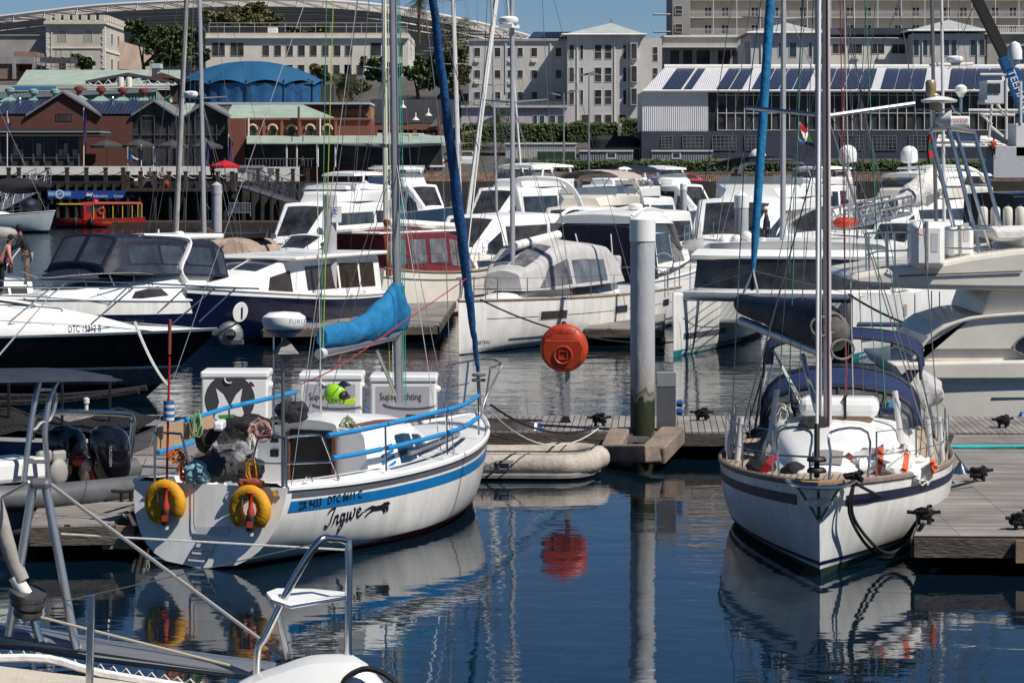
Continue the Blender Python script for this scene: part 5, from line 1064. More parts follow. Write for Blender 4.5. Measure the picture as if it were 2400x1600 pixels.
b = Boat('cabin_boat', 'navy hulled cabin boat with a white roof and brown side windows', 'cabin boat', bow, stern, Hull(L_, 3.3, (1.15, 1.3, 1.75), .95, .4, 2.8, .95, .95, .5, .6, .5))
b.body(navyh, gelw, ((.90, 1, 0, 1, gelw, 'sheer_band'),), gelw, .05)
x0 = b.Ly(780, 650).x
st = [(.15, 1.0, 2.35, 1.5, 1.35, .1, .05), (L_*.32, 1.05, 2.42, 1.52, 1.36, .1, .06), (L_*.62, 1.1, 2.4, 1.45, 1.25, .12, .06), (L_*.78, 1.25, 2.05, 1.15, .95, .12, .05), (L_*.95, 1.5, 1.75, .4, .3, .05, .02)]
brn = mat('brown_window', (.05, .038, .03), .12, nz=.4, ns=2)
lf, o = b.house(st, gelw, 'cabin', ((.15, .5, .3, .9, {}, brn), (.55, 1.0, .3, .9, {}, brn), (1.05, 1.75, .3, .9, {}, brn), (2.1, 2.9, .15, .85, {'u1b': 2.7}, brn), (2.05, 2.9, 2.1, 2.95, {}, glass)))
b.b(MB().box((-.1, -1.6, 2.38), (L_*.66, 1.6, 2.5)), 'roof', gelw, bevel=.05)
b.b(MB().lathe([(0, .0), (.29, 0), (.3, -.015)], b.h.pt(.86, .60, 1, .03), (b.h.pt(.86, .60, 1, .1)-b.h.pt(.86, .60, 1, 0)), 20), 'round_badge', gelw, b.hull)
b.text('1', .5, .868, .48, 1, navystripe, off=.05); b.text('DTC 1534', .16, .25, 1.02, 1, ink, off=.06)
bow, stern = V((W(1165, 0, 96).x, 97, 0)), V((W(845, 0, 93).x, 92, 0)); L_ = (bow-stern).length
bow, stern = G(1130, 735)*1.0, G(838, 742)*1.0; bow = V((W(1175, 0, 104).x, 106, 0)); stern = V((W(828, 0, 99).x, 97, 0)); L_ = (bow-stern).length
b = Boat('sailing_ketch', 'old cream sailing yacht with maroon wheelhouse canvas', 'sailing yacht', bow, stern, Hull(L_, 3.5, (1.75, 1.5, 1.85), .72, .45, 2.3, .55, .93, .5, .5, .9, .2))
b.body(gelc, gelc, ((.80, .835, 0, 1, greystripe, 'rubbing_strake'), (.0, .07, 0, 1, antired, 'boot_top')), teak, .045)
P = lambda x, y, yy=0: b.Ly(800+x/2.94, 500+y/2.94, yy)
z0 = b.h.zs(.3)
st = [(P(90, 0).x, z0, P(0, 150).z, 1.35, 1.2, .12, .06), (P(230, 0).x, z0, P(0, 138).z, 1.4, 1.25, .12, .08), (P(520, 0).x, z0, P(0, 140).z, 1.4, 1.25, .12, .08), (P(650, 0).x, z0-.1, P(0, 180).z, 1.3, 1.05, .12, .06), (P(750, 0).x, z0-.1, P(0, 330).z, 1.2, .9, .08, .04)]
lf, o = b.house(st, maroonf, 'canopy', ((.12, .5, .25, .9, {}, vwin), (.55, .95, .25, .9, {}, vwin), (1.1, 1.45, .25, .9, {}, vwin), (1.55, 1.95, .25, .9, {}, vwin), (2.08, 2.45, .15, .9, {}, vwin), (2.5, 2.9, .15, .9, {}, vwin), (3.08, 3.85, .1, .85, {}, vwin)))
b.b(MB().box((P(60, 0).x, -1.2, P(0, 145).z), (P(640, 0).x, 1.2, P(0, 132).z)), 'canopy_top', whitef, bevel=.04)
st = [(P(700, 0).x, z0-.2, z0+.5, 1.2, 1.05, .1, .05), (P(900, 0).x, z0-.15, z0+.45, 1.1, .95, .1, .05), (P(1050, 0).x, z0, z0+.35, .8, .7, .1, .03), (P(1110, 0).x, z0, z0+.1, .5, .4, .05, .02)]
b.house(st, gelc, 'coachroof', ((.3, 1.5, .3, .8, {}, bglass),))
mx = P(310, 0).x
m_ = b.mast((mx, 0, z0), tuple(b.Ly(896, -420)), .10, mastw, spreaders=((.45, .8, .1, .1),), shroud=(1.55, .3)); b.stay(V((L_+.5, 0, 2.0)), b.Ly(896, -420), .02); b.stay(V((0, 0, 2.2)), b.Ly(896, -420))
tube_part(b, [P(300, 88, 0), P(-150, 122, 0)], .13, 'boom_cover', whitef, m_, 8); tube_part(b, [P(320, 62), P(790, 92)], .14, 'furled_sail', whitef, m_, 8)
b.hrail(.02, .9, 8, .62)
mk = W(1130, 0, 104)
person('person in a maroon jacket and black trousers standing on the cream yacht', b.m @ P(325, 412, -1.0), 2.2, 1.75, maroonf, blackf, hood=maroonf, la=[(.12, .25, -.22), (.34, .12, -.25)], ra=[(.12, -.25, -.22), (.34, -.1, -.2)], lean=.08)
bow, stern = G(1076, 832), V((W(1480, 0, 94).x, 94, 0)); bow = V((bow.x, bow.y, 0)); L_ = (bow-stern).length
b = Boat('sailing_yacht', 'modern white sailing yacht with a grey sprayhood at the central berth', 'sailing yacht', bow, stern, Hull(L_, 3.7, (1.25, 1.32, 1.50), .92, .38, 2.2, .8, .95, .35, .5, .06))
b.body(gel, gelw, ((.64, .65, .0, .93, ink, 'pin_stripe'), (.20, .24, .0, .86, greystripe, 'waterline_stripe'), (-.02, .02, 0, 1, antiblk, 'boot_top')), teak, .035)
P = lambda x, y, yy=0: b.Ly(800+x/2.94, 500+y/2.94, yy)
b.b(b.h.edge(MB(), .03, dz=.0, off=.0), 'teak_toe_rail', teak)
lo_ = mat('oblong_port_glass', (.03, .02, .018), .06)
for t0, t1 in ((.685, .775), (.40, .47), (.10, .145)): b.b(b.h.band(MB(), .58, .74, t0, t1, sd=(1,), off=.014), 'hull_window', lo_, b.hull)
for t0, t1 in ((.68, .78), (.395, .475)): b.b(b.h.band(MB(), .565, .755, t0, t1, sd=(1,), off=.008), 'window_rim', gelg, b.hull)
b.text('BENETEAU', .15, .962, .17, 1, ink, spacing=1.15)
z0 = b.h.zs(.5)
st = [(L_*.30, z0-.05, z0+.52, 1.1, .95, .12, .06), (L_*.45, z0-.05, z0+.5, 1.15, .98, .14, .06), (L_*.62, z0-.02, z0+.40, 1.0, .8, .16, .05), (L_*.78, z0, z0+.22, .7, .5, .12, .04), (L_*.9, z0+.05, z0+.10, .3, .2, .03, .01)]
lf, o = b.house(st, gelw, 'coachroof', ((.3, 1.7, .15, .85, {}, glass),))
for u in (2.35, 2.75): b.b(lf.patch(MB(), u, u+.28, 2.3, 2.95, sd=(-1,)), 'deck_hatch', glass, o)
st = [(P(x, y).x, z0+.3, P(x, y).z, w0, w1, r_, .10) for x, y, w0, w1, r_ in ((1690, 330, 1.25, 1.1, .2), (1620, 222, 1.3, 1.12, .3), (1420, 198, 1.3, 1.12, .35), (1310, 222, 1.25, 1.05, .3), (1200, 330, 1.0, .85, .2), (1110, 420, .6, .5, .05))]
lgc = mat('light_grey_canvas', (.46, .45, .44), .8, nz=.15, ns=3, bump=.015, bs=8)
lf, o = b.house(st, lgc, 'sprayhood', ((2.9, 4.3, .12, .9, {'u1b': 3.8}, vwin), (1.3, 2.7, .12, .85, {}, vwin), (3.1, 4.5, 2.1, 2.95, {}, vwin)))
for sg in (-1, 1): tube_part(b, [V((L_*.05, sg*1.35+.32*cos(a), z0+.75+.32*sin(a))) for a in [2*pi*i/24 for i in range(24)]], .02, 'steering_wheel', steel, closed=True)
mx = P(1180, 460).x
m_ = b.mast((mx, 0, z0+.35), tuple(V((mx+.05, 0, 14.5))), .075, alup, spreaders=((.42, 1.0, .08, .25), (.72, .8, .08, .2)), shroud=(1.7, .3), flat=1.25)
b.stay((L_*.985, 0, z0+.2), (mx, 0, 14.4), .02, whitef, 'forestay'); b.stay((0, 0, 1.3), (mx, 0, 14.4))
pb = V((mx+.34, 0, b.Ly(1206, 52).z-.1)); o = b.b(MB().box(pb+V((-.38, -.2, -.1)), pb+V((.3, .2, 0))), 'radar_bracket', gelw, m_); radome(b, pb, .29, m_)
b.b(MB().text('SIMRAD', .085, lambda x, y: pb+V((-.17-.0+x*.9, -.295, .1+y))), 'lettering', ink, m_)
tube_part(b, [V((mx-.1, 0, z0+1.55)), V((mx-3.9, .1, z0+1.8))], .14, 'boom', whitef, m_, 10); 
b.hrail(.12, .93, 7, .6); b.pulpit(.9, .62); b.pulpit(.1, .62, back=True)
b.b(MB().box((-.9, -1.0, z0+.2), (-.45, -.6, z0+.9)).fuzz(.03, 3), 'outboard_cover', MATS['light_grey_canvas'], bevel=.08)
for t0 in (.13, .20, .37): fender('dark blue fender hanging on the white sloop hull above the dock', b.m @ b.h.pt(t0, .62, -1, .17), .75, .15, navyf, 'blue fenders of the central white sloop')
pl = mat('weathered_pile', (.44, .445, .46), .55, nz=.14, ns=3)
bow, stern = V((W(1640, 0, 107).x, 107, 0)), V((W(1392, 0, 97).x, 97, 0)); L_ = (bow-stern).length
b = Boat('motor_yacht', 'white hardtop motor yacht wrapped in a navy stern cover', 'motor yacht', bow, stern, Hull(L_, 3.6, (1.25, 1.5, 2.1), .95, .4, 2.5, .95, .92, .3, .6, 1.2))
b.body(gelw, gelw, ((.0, .45, 0, 1, navyh, 'lower_hull'),), gelw, .05)
st = [(.0, .9, 3.15, 1.55, 1.35, .2, .05), (.35, .9, 3.25, 1.6, 1.42, .25, .06), (2.2, 1.2, 3.3, 1.55, 1.35, .2, .05)]
lf, o = b.house(st, navyf, 'stern_cover'); 
for y in (-.75, .55): tube_part(b, [V((-.06, y-.3*(y > 0), 1.5)), V((-.04, y+.12, 2.9))], .025, 'zip_strip', trim, o)
st = [(.1, 3.25, 3.5, 1.5, 1.35, .1, .06), (1.6, 3.25, 3.62, 1.6, 1.45, .12, .08), (3.9, 3.2, 3.45, 1.5, 1.3, .12, .06), (5.6, 2.2, 2.3, 1.2, 1.05, .06, .04)]
lf, o = b.house(st, gelw, 'hardtop'); tube_part(b, spl([(.2, -1.3, 3.52), (1.5, -1.35, 3.75), (3.6, -1.2, 3.62)], 4), .06, 'roof_rail', gelw, o); tube_part(b, spl([(.2, 1.3, 3.52), (1.5, 1.35, 3.75), (3.6, 1.2, 3.62)], 4), .06, 'roof_rail', gelw, o)
st = [(2.2, 1.5, 3.2, 1.5, 1.3, .1, .05), (4.0, 1.6, 3.2, 1.45, 1.2, .1, .05), (6.2, 1.8, 2.2, 1.2, 1.0, .1, .05), (8.5, 1.95, 2.15, .6, .45, .05, .03)]
b.house(st, gelw, 'cabin', ((.1, 1.0, .2, .85), (1.05, 1.8, .15, .8), (1.1, 1.9, 2.1, 3.0)))
b.hrail(.35, .97, 6, .65); 
hd = V((-.25, -.97, 0)).normalized(); bc = V((W(1795, 0, 76).x, 77, 0)); L_ = 11.5
b = Boat('catamaran', 'large white sailing catamaran with a dark wraparound windscreen', 'catamaran', bc, bc-hd*L_, None)
hl = Hull(L_, 1.5, (1.4, 1.55, 1.72), .8, .4, 2.4, .9, .9, .35, .5, .02, 0)
for sg in (1, -1):
    mb = hl.skin(MB()); hl.deck(mb); off = V((0, sg*2.45, 0)); mb.v = [p+off for p in mb.v]; o = b.b(mb, 'hull', gel, smooth=True, ang=50)
    for (h0, h1, t0, t1, m_, nm) in ((-.1, .10, 0, 1, antiteal, 'waterline_paint'), (.26, .36, .6, .94, greystripe, 'hull_stripe')):
        mb = hl.band(MB(), h0, h1, t0, t1); mb.v = [p+off for p in mb.v]; b.b(mb, nm, m_, o, smooth=True)
    mb = hl.band(MB(), .58, .80, .47, .53, sd=(sg,), off=.012); mb.v = [p+off for p in mb.v]; b.b(mb, 'hull_window', lo_, o)
b.b(MB().box((1.5, -2.3, .75), (L_*.68, 2.3, 1.6)), 'bridge_deck', gelw, bevel=.05)
tube_part(b, [(L_*.94, -2.5, 1.62), (L_*.94, 2.5, 1.62)], .12, 'crossbeam', alu, n=10)
net = mat('trampoline_net', (.10, .10, .10), .8); mb = MB()
for i in range(23): y = -1.9+i*.17; mb.tube([(L_*.68, y, 1.56), (L_*.93, y, 1.6)], .012, 3)
for i in range(17): x = L_*(.68+.25*i/16); mb.tube([(x, -1.9, 1.57), (x, 1.9, 1.57)], .012, 3)
b.b(mb, 'trampoline', net)
P = lambda x, y, xx: b.Lx(1600+x/2.94, 500+y/2.94, xx)
xf = L_*.60
zr, zw = P(600, 300, xf).z, P(600, 490, xf).z
st = [(1.2, 1.55, zr+.25, 2.9, 2.7, .15, .05), (3.5, 1.6, zr+.42, 3.0, 2.75, .2, .06), (xf-1.0, 1.6, zr+.35, 2.95, 2.75, .3, .08), (xf-1.1, 1.6, zr+.12, 2.5, 2.3, .25, .06), (xf-.5, 1.6, zr-.12, 1.5, 1.4, .06, .02)]
lf, o = b.house(st, gelw, 'coachroof', ((.3, 1.9, .3, .72),))
rows = []
for y in [-2.85+i*5.7/16 for i in range(17)]: c_ = (abs(y)/2.85)**2.5; rows.append([V((xf+.30-.75*c_, y*1.0, zw-.15)), V((xf+.08-.62*c_, y*.97, zr-.06))])
b.b(MB().grid(rows), 'windscreen', glass, o, smooth=True)
rows = [[r_[0]+V((.05, 0, -.35)), r_[0]+V((.02, 0, .02))] for r_ in rows]; b.b(MB().grid(rows), 'window_sill', gelw, o, smooth=True)
rows = []
for y in [-2.95+i*5.9/16 for i in range(17)]: c_ = (abs(y)/2.95)**2.5; rows.append([V((xf+.02-.6*c_, y, zr-.1)), V((xf+.14-.62*c_, y, zr+.02)), V((xf-.35-.5*c_, y*.95, zr+.2))])
b.b(MB().grid(rows), 'brow', gelw, o, smooth=True, ang=60)
mbz = P(690, 235, L_*.46); m_ = b.mast(mbz-V((0, 0, .2)), V((L_*.46-.3, mbz.y, 19)), .085, alup, spreaders=((.42, 1.3, .1, .5), (.72, 1.0, .1, .4)), flat=1.3)
for sg in (-1, 1):
    b.stay(V((L_*.30, sg*2.9, 1.7)), V((L_*.46-.3, mbz.y, 17)), .011); b.stay(V((L_*.33, sg*2.9, 1.7)), V((L_*.46-.2, mbz.y, 10)), .010)
ap = P(485, 400, L_*.92); tp = V((L_*.46-.1, mbz.y, 17.5))
dirv = (P(590, -1480, L_*.80)-ap)
top_px = b.Lx(1806, 0, L_*.92-1.1); tpt = ap+(top_px-ap)*2.6
tube_part(b, [ap.lerp(tpt, q) for q in (0, .05, .2, .5, 1)], [.06, .11, .13, .13, .05], 'furled_headsail', tealf, n=10)
for sx in (410, 525): tube_part(b, [P(sx, 570, L_*.94), P(485, 395, L_*.93)], .035, 'forestay_strut', alu)
tube_part(b, [P(477, 530, L_*.93), P(483, 400, L_*.93)], .05, 'furling_drum', black)
b.stay(P(485, 395, L_*.93), V((L_*.93, 2.45, 1.7))); b.stay(P(485, 395, L_*.93), V((L_*.93, -2.45, 1.7)))
for x, y in ((285, 190), (375, 180), (440, 155)): b.b(MB().ball(P(x, y, L_*.45), .17, 10, sq=(1, 1, .9)).fuzz(.03, 5), 'winch_cover', whitef, smooth=True)
b.b(MB().box(P(530, 220, L_*.5), P(572, 165, L_*.48)), 'deck_locker', gelw, bevel=.03)
for sg in (-1, 1): b.rail([V((L_*q, sg*3.1 if q < .75 else sg*(3.1-(q-.75)*1.5), 1.6)) for q in (.1, .3, .5, .7, .85, .96)], .65, 1)
mb = MB(); tube_part(b, spl([P(0, 720, L_*.97), P(120, 780, L_*.96), P(400, 770, L_*.95), P(600, 700, L_*.94)], 5), .014, 'bow_line', ropeb)
Y = 57; stern = V((W(2060, 0, Y).x, Y+2.2, 0)); bow = V((W(3300, 0, Y).x, Y+2.2, 0)); L_ = (bow-stern).length
b = Boat('flybridge_yacht', 'huge cream white flybridge yacht with a sweeping side at the right pontoon', 'motor yacht', bow, stern, Hull(L_, 4.52, (.95, 1.0, 1.9), .98, .4, 2.6, 1.0, 1.0, .3, .5, 1.5))
b.body(gelc, gelc, ((.0, .12, 0, 1, greystripe, 'waterline_band'),), gelc, .03)
P = lambda x, y, yy=-2.2: b.Ly(1600+x/2.94, 500+y/2.94, yy)
def side(pts, name, m, y0=-2.2, y1=2.2, bev=.05, par=None): return b.b(MB().prism([P(x, y, y0) for x, y in pts], (0, y1-y0, 0)), name, m, par, bevel=bev)
side([(1430, 1030), (2700, 1005), (2700, 1165), (1700, 1165), (1500, 1130)], 'rubbing_ledge', gelc, -2.32, 2.32, .06)
side([(1700, 1142), (2700, 1135), (2700, 1128), (1690, 1130)], 'steel_strip', steel, -2.36, 2.36, .01)
side([(1640, 940), (2700, 930), (2700, 1020), (1640, 1020)], 'lower_side', gelc, -2.12, 2.12, .03)
side([(1640, 985), (1690, 850), (1800, 770), (1990, 712), (2200, 690), (2700, 688), (2700, 935), (1640, 940)], 'upper_side', gelc, -2.2, 2.2, .06)
tube_part(b, spl([P(1590, 1000, -2.24), P(1680, 880, -2.24), P(1800, 790, -2.24), P(2000, 722, -2.24), P(2352, 692, -2.24), P(2700, 690, -2.24)], 5), .035, 'sweep_moulding', gelc)
side([(2125, 520), (2700, 510), (2700, 700), (2060, 700)], 'deck_house', gelc, -2.05, 2.05, .05)
mb = MB(); c_ = P(2440, 890, -2.23); mb.add([c_+V((cos(a)*.55+.1, 0, sin(a)*.24+.22*cos(a)*.4)) for a in [2*pi*i/24 for i in range(24)]], [tuple(range(24))]); b.b(mb, 'oval_window', glass)
tube_part(b, [c_+V((cos(a)*.55+.1, 0, sin(a)*.24+.22*cos(a)*.4)) for a in [2*pi*i/24 for i in range(24)]], .025, 'window_rim', steel, closed=True)
fb = [(1130, 455), (1200, 415), (1430, 375), (1700, 350), (2000, 290), (2352, 245), (2700, 225), (2700, 535), (2100, 530), (1600, 522), (1200, 500)]
side(fb, 'flybridge_wing', gelc, -2.3, 2.3, .10)
tube_part(b, [P(1490, 432, -2.33), P(1760, 420, -2.33), P(2340, 398, -2.33)], .015, 'wing_groove', greystripe); 
side([(2360, 150), (2700, 140), (2700, 240), (2350, 250)], 'flybridge_coaming', gelc, -1.9, 1.9, .08)
side([(2150, 110), (2700, 95), (2700, 185), (2170, 190), (2140, 150)], 'rolled_cover', whitef, -1.6, 1.0, .12)
b.b(MB().prism([P(2180, 1330, -2.24), P(2230, 1290, -2.24), P(2640, 1270, -2.24), P(2640, 1325, -2.24)], (0, .08, 0)), 'hull_recess', greystripe)
tube_part(b, [P(2130, 1272, -2.25), P(2640, 1268, -2.25)], .02, 'recess_trim', steel)
MBx = MB().lathe([(0, 0), (.045, 0), (.05, -.02)], P(2033, 1270, -2.215), (0, -1, 0), 12); b.b(MBx, 'drain', black)
tube_part(b, [P(1258, 140, -2.0), P(1400, 130, -2.0), P(1560, 130, -2.0)], .025, 'rail', steel); tube_part(b, [P(1262, 290, -2.0), P(1340, 262, -2.0), P(1560, 255, -2.0)], .018, 'rail', steel)
for x in (1260, 1282, 1400, 1412, 1460, 1555): tube_part(b, [P(x, 135, -2.0), P(x+4, 390, -2.0)], .018, 'rail_post', steel)
tube_part(b, [P(1800, 120, -2.0), P(2000, 110, -2.0), P(2140, 110, -2.0)], .022, 'rail', steel); tube_part(b, [P(1800, 240, -2.0), P(2150, 245, -2.0)], .018, 'rail', steel)
for l_, x0, x1, y0, y1, yy in (('upright white liferaft canister strapped to the flybridge rail', 1558, 1792, 55, 380, -2.1), ('white locker canister behind the chrome ladder', 1808, 1990, 85, 305, -1.2)):
    a, c_ = b.m @ P(x0, y1, yy), b.m @ P(x1, y0, yy); w_ = c_.x-a.x; t = thing('liferaft_canister', l_, 'liferaft', (a.x+w_/2, a.y, a.z))
    mb = MB(); rr = w_*.2; path = []
    for i in range(9):
        f = i/8; ins = rr*(1-sqrt(max(0, 1-((f-.5)*2)**8))) ; d = (f-.5)*1.0; k = rr*.95*(abs(f-.5)*2)**6; prf = []
        for (cx, cz, a0) in ((c_.x-rr, c_.z-rr, 0), (a.x+rr, c_.z-rr, pi/2), (a.x+rr, a.z+rr, pi), (c_.x-rr, a.z+rr, 1.5*pi)):
            for j in range(5): an = a0+j*pi/8; prf.append(V((cx+cos(an)*(rr-k), a.y+d, cz+sin(an)*(rr-k))))
        path.append(prf)
    mb.grid(path, closed=True); n_ = len(path[0]); mb.f.append(tuple(range(n_))); mb.m.append(0); mb.f.append(tuple(8*n_+j for j in range(n_))); mb.m.append(0); mb.build('shell', gelw, t, True, ang=50)
    xm = lerp(a.x, c_.x, .44); MB().box((xm-.02, a.y-.52, a.z-.01), (xm+.02, a.y+.52, c_.z+.01)).build('strap', greyf, t)
    MB().add([(a.x+w_*.55, a.y-.507, a.z+.35), (a.x+w_*.75, a.y-.507, a.z+.35), (a.x+w_*.75, a.y-.507, a.z+.72), (a.x+w_*.55, a.y-.507, a.z+.72)], [(0, 1, 2, 3)]).build('data_plate', gelg, t)
rope('ribbon', [b.m @ P(x, y, -2.65) for x, y in ((1640, 60), (1630, 100), (1600, 125), (1640, 150), (1655, 148))], .012, redf, 'red ribbon dangling over the upright liferaft canister')
Q = lambda x, y, yy: b.Ly(1600+x/2.94, y/2.94, yy)
lad = b.b(MB().tube(spl([Q(1700, 895, -1.5), Q(1840, 885, -1.5), Q(2010, 905, -1.5)], 4), .05, 8), 'radar_arch', steel, smooth=True)
for (x0, y0, x1, y1, yy) in ((1705, 900, 1925, 1800, -1.55), (1835, 890, 2055, 1770, -1.55), (1885, 915, 2130, 1740, -.6), (2005, 905, 2190, 1560, -.6)): tube_part(b, [Q(x0, y0, yy), Q(x1, y1, yy)], .045, 'arch_leg', steel, lad, 8)
for (x0, x1, y, yy) in ((1725, 1855, 985, -1.55), (1905, 2030, 975, -.6), (1800, 1930, 1290, -1.55), (1985, 2100, 1270, -.6), (1880, 2130, 1560, -1.0)): tube_part(b, [Q(x0, y, yy), Q(x1, y, yy)], .028, 'ladder_rung', steel, lad)
o = b.b(MB().box(Q(1828, 872, -1.3), Q(1965, 802, -1.0)), 'radar_scanner', gelw, lad, bevel=.04); pz = Q(1832, 845, -1.32); b.b(MB().text('marine', .14, lambda x, y: pz+V((x, 0, y))), 'lettering', mat('crimson_lettering', (.35, .02, .05), .5), o)
b.b(MB().lathe([(.05, 0), (.12, .1), (.2, .3), (.21, .32)], Q(1740, 830, -1.2), (1, -.2, 0), 12), 'horn', gelw, lad, smooth=True)
b.b(MB().lathe([(.0, -.03), (.36, .0), (.38, .04), (.2, .1), (0, .13)], Q(1768, 705, -1.2), n=16), 'disc_aerial', gelw, lad, smooth=True); tube_part(b, [Q(1768, 705, -1.2), Q(1768, 890, -1.2)], .02, 'aerial_post', trim, lad)
b.b(MB().lathe([(.09, 0), (.1, .12), (.11, .14), (.11, .3), (.08, .34), (0, .35)], Q(1735, 760, -1.2), n=12), 'navigation_light', mat('brass_light', (.35, .28, .16), .4, .4), lad, smooth=True); b.b(MB().lathe([(.09, 0), (.1, .12), (.11, .14), (.11, .3), (.08, .34), (0, .35)], Q(1710, 668, -1.2), n=12), 'navigation_light', MATS['brass_light'], lad, smooth=True); tube_part(b, [Q(1712, 668, -1.2), Q(1715, 890, -1.2)], .025, 'aerial_post', steel, lad)
tube_part(b, spl([Q(1855, 728, -1), Q(1870, 765, -1), Q(1905, 778, -1), Q(1918, 770, -1), Q(1918, 670, -1)], 4), .03, 'aerial_post', steel, lad); b.b(MB().lathe([(.05, 0), (.08, .06), (.12, .1), (.12, .2), (.06, .25), (0, .26)], Q(1918, 670, -1), n=12), 'gps_mushroom', gelw, lad, smooth=True)
fl = thing('flag', 'dark red and green flag hanging at the chrome arch', 'flag', b.m @ Q(1690, 1125, -1.6)); mb = MB(); mb.grid([[b.m @ Q(x0, y, -1.6+.03*sin(y*.05)), b.m @ Q(x0+14, y, -1.66), b.m @ Q(x1, y, -1.6-.03*sin(y*.04))] for x0, x1, y in ((1690, 1705, 930), (1682, 1712, 980), (1680, 1722, 1040), (1685, 1732, 1090), (1692, 1725, 1125))]); mb.m = [0, 0, 1, 1, 0, 0, 1, 1]; mb.build('cloth', [redf, mat('flag_green', (.01, .09, .04), .8)], fl)
for x, y0, y1 in ((1600, 735, 890), (1715, 715, 830), (1770, 720, 820)): fender('white sausage fender hung on the catamaran stern rail', b.m @ b.Ly(1600+x/2.94, 500+y0/2.94, 2.2), .9 if x == 1600 else .7, .15, gelc, 'white fenders between catamaran and yacht', boatline=b.m @ b.Ly(1600+x/2.94, 500+(y0-180)/2.94, 2.2))
wood_c = [(.25, .22, .20), (.17, .15, .135)]
def planks(name, c1, c2, rot, sc=1.0, pw=.12):
    def f(N, L, B):
        tc = N.new('ShaderNodeTexCoord'); mp = N.new('ShaderNodeMapping'); mp.inputs['Rotation'].default_value = (0, 0, rot); L.new(tc.outputs['Object'], mp.inputs[0])
        b = N.new('ShaderNodeTexBrick'); b.offset = .37; b.inputs['Scale'].default_value = sc; b.inputs['Color1'].default_value = (*c1, 1); b.inputs['Color2'].default_value = (*c2, 1); b.inputs['Mortar'].default_value = (.02, .018, .016, 1)
        b.inputs['Brick Width'].default_value = 2.4; b.inputs['Row Height'].default_value = pw; b.inputs['Mortar Size'].default_value = .008; b.inputs['Bias'].default_value = .1; L.new(mp.outputs[0], b.inputs['Vector'])
        m2 = N.new('ShaderNodeMapping'); m2.inputs['Scale'].default_value = (1.2, 26, 1); L.new(mp.outputs[0], m2.inputs[0]); t = N.new('ShaderNodeTexNoise'); t.inputs['Scale'].default_value = 2.2; t.inputs['Detail'].default_value = 7; L.new(m2.outputs[0], t.inputs['Vector'])
        t3 = N.new('ShaderNodeTexNoise'); t3.inputs['Scale'].default_value = .9; t3.inputs['Detail'].default_value = 5; L.new(mp.outputs[0], t3.inputs['Vector'])
        ad = N.new('ShaderNodeMath'); ad.operation = 'ADD'; L.new(t.outputs[0], ad.inputs[0]); L.new(t3.outputs[0], ad.inputs[1])
        r_ = N.new('ShaderNodeMapRange'); r_.inputs['From Min'].default_value = .6; r_.inputs['From Max'].default_value = 1.4; r_.inputs['To Min'].default_value = .45; r_.inputs['To Max'].default_value = 1.45; L.new(ad.outputs[0], r_.inputs['Value'])
        mx = N.new('ShaderNodeVectorMath'); mx.operation = 'SCALE'; L.new(b.outputs['Color'], mx.inputs[0]); L.new(r_.outputs[0], mx.inputs['Scale']); L.new(mx.outputs[0], B.inputs['Base Color'])
        bp = N.new('ShaderNodeBump'); bp.inputs['Distance'].default_value = .008; bp.inputs['Strength'].default_value = 1; L.new(b.outputs['Fac'], bp.inputs['Height']); bp.invert = True; L.new(bp.outputs[0], B.inputs['Normal']); B.inputs['Roughness'].default_value = .85
    return node_mat(name, f)
dk1 = planks('grey_deck_boards', (.30, .275, .26), (.20, .185, .175), pi/2+.05)
dk2 = planks('grey_finger_boards', (.33, .30, .28), (.19, .175, .165), .03, pw=.10)
fasc = mat('dock_fascia_timber', (.115, .095, .078), .85, nz=.5, ns=1.5, bump=.02, bs=10, stretch=(1, 1, 4))
fascl = mat('new_dock_timber', (.27, .19, .12), .8, nz=.4, ns=3, stretch=(1, 1, 4))
def dock(name, label, pts, m, z=.5, th=.22, ink_=.12):
    t = thing(name, label, 'pontoon', (sum(p[0] for p in pts)/len(pts), sum(p[1] for p in pts)/len(pts), 0), group='floating pontoons')
    MB().prism([(x, y, z-.04) for x, y in pts], (0, 0, .04)).build('deck', m, t)
    cx, cy = sum(p[0] for p in pts)/len(pts), sum(p[1] for p in pts)/len(pts); n = len(pts)
    for i in range(n):
        p, q = V((*pts[i], z-th/2-.03)), V((*pts[(i+1) % n], z-th/2-.03)); MB().beam(p, q, .09, th).build('fascia', fasc, t)
    MB().prism([(cx+(x-cx)*.93, cy+(y-cy)*.9, -.35) for x, y in pts], (0, 0, z-.35+.2)).build('float', mat('black_float', (.010, .010, .011), .8), t)
    return t
g2 = lambda x, y, z=.5: tuple(G(x, y, z)[:2])
a, c_ = g2(-300, 992), g2(2800, 1016)
struct_y = lambda x: lerp(a[1], c_[1], (x-a[0])/(c_[0]-a[0]))
dock('main_pontoon', 'long grey timber walkway pontoon running behind the near sailing boats', [(a[0], 51.2), (c_[0], 50.0), (c_[0], 53.4), (a[0], 54.0)], dk1)
p_ = [g2(2150, 1262), g2(2620, 1300), g2(2700, 1030), g2(2285, 1033)]
t = dock('finger_pontoon', 'sunlit grey timber finger pontoon at the right of the white sloop', [(W(2148, 0, 36).x, G(2148, 1255, .5).y), (W(2900, 0, 36).x, G(2400, 1258, .5).y), (W(2900, 0, 50).x+2, 49.85), (G(2272, 1040, .5).x, 49.85)], dk2, th=.24)
e = G(2388, 1258, .5); MB().box((e.x-.05, e.y-.07, .18), (e.x+.5, e.y+.02, .46)).build('end_board', fascl, t)
t = dock('finger_pontoon', 'short grey timber finger pontoon left of the blue striped sailboat', [(G(80, 1222, .5).x, G(0, 1230, .5).y), (G(268, 1222, .5).x, G(0, 1226, .5).y), (G(420, 1100, .5).x, 51), (G(240, 1100, .5).x-1.5, 51)], dk2, th=.24)
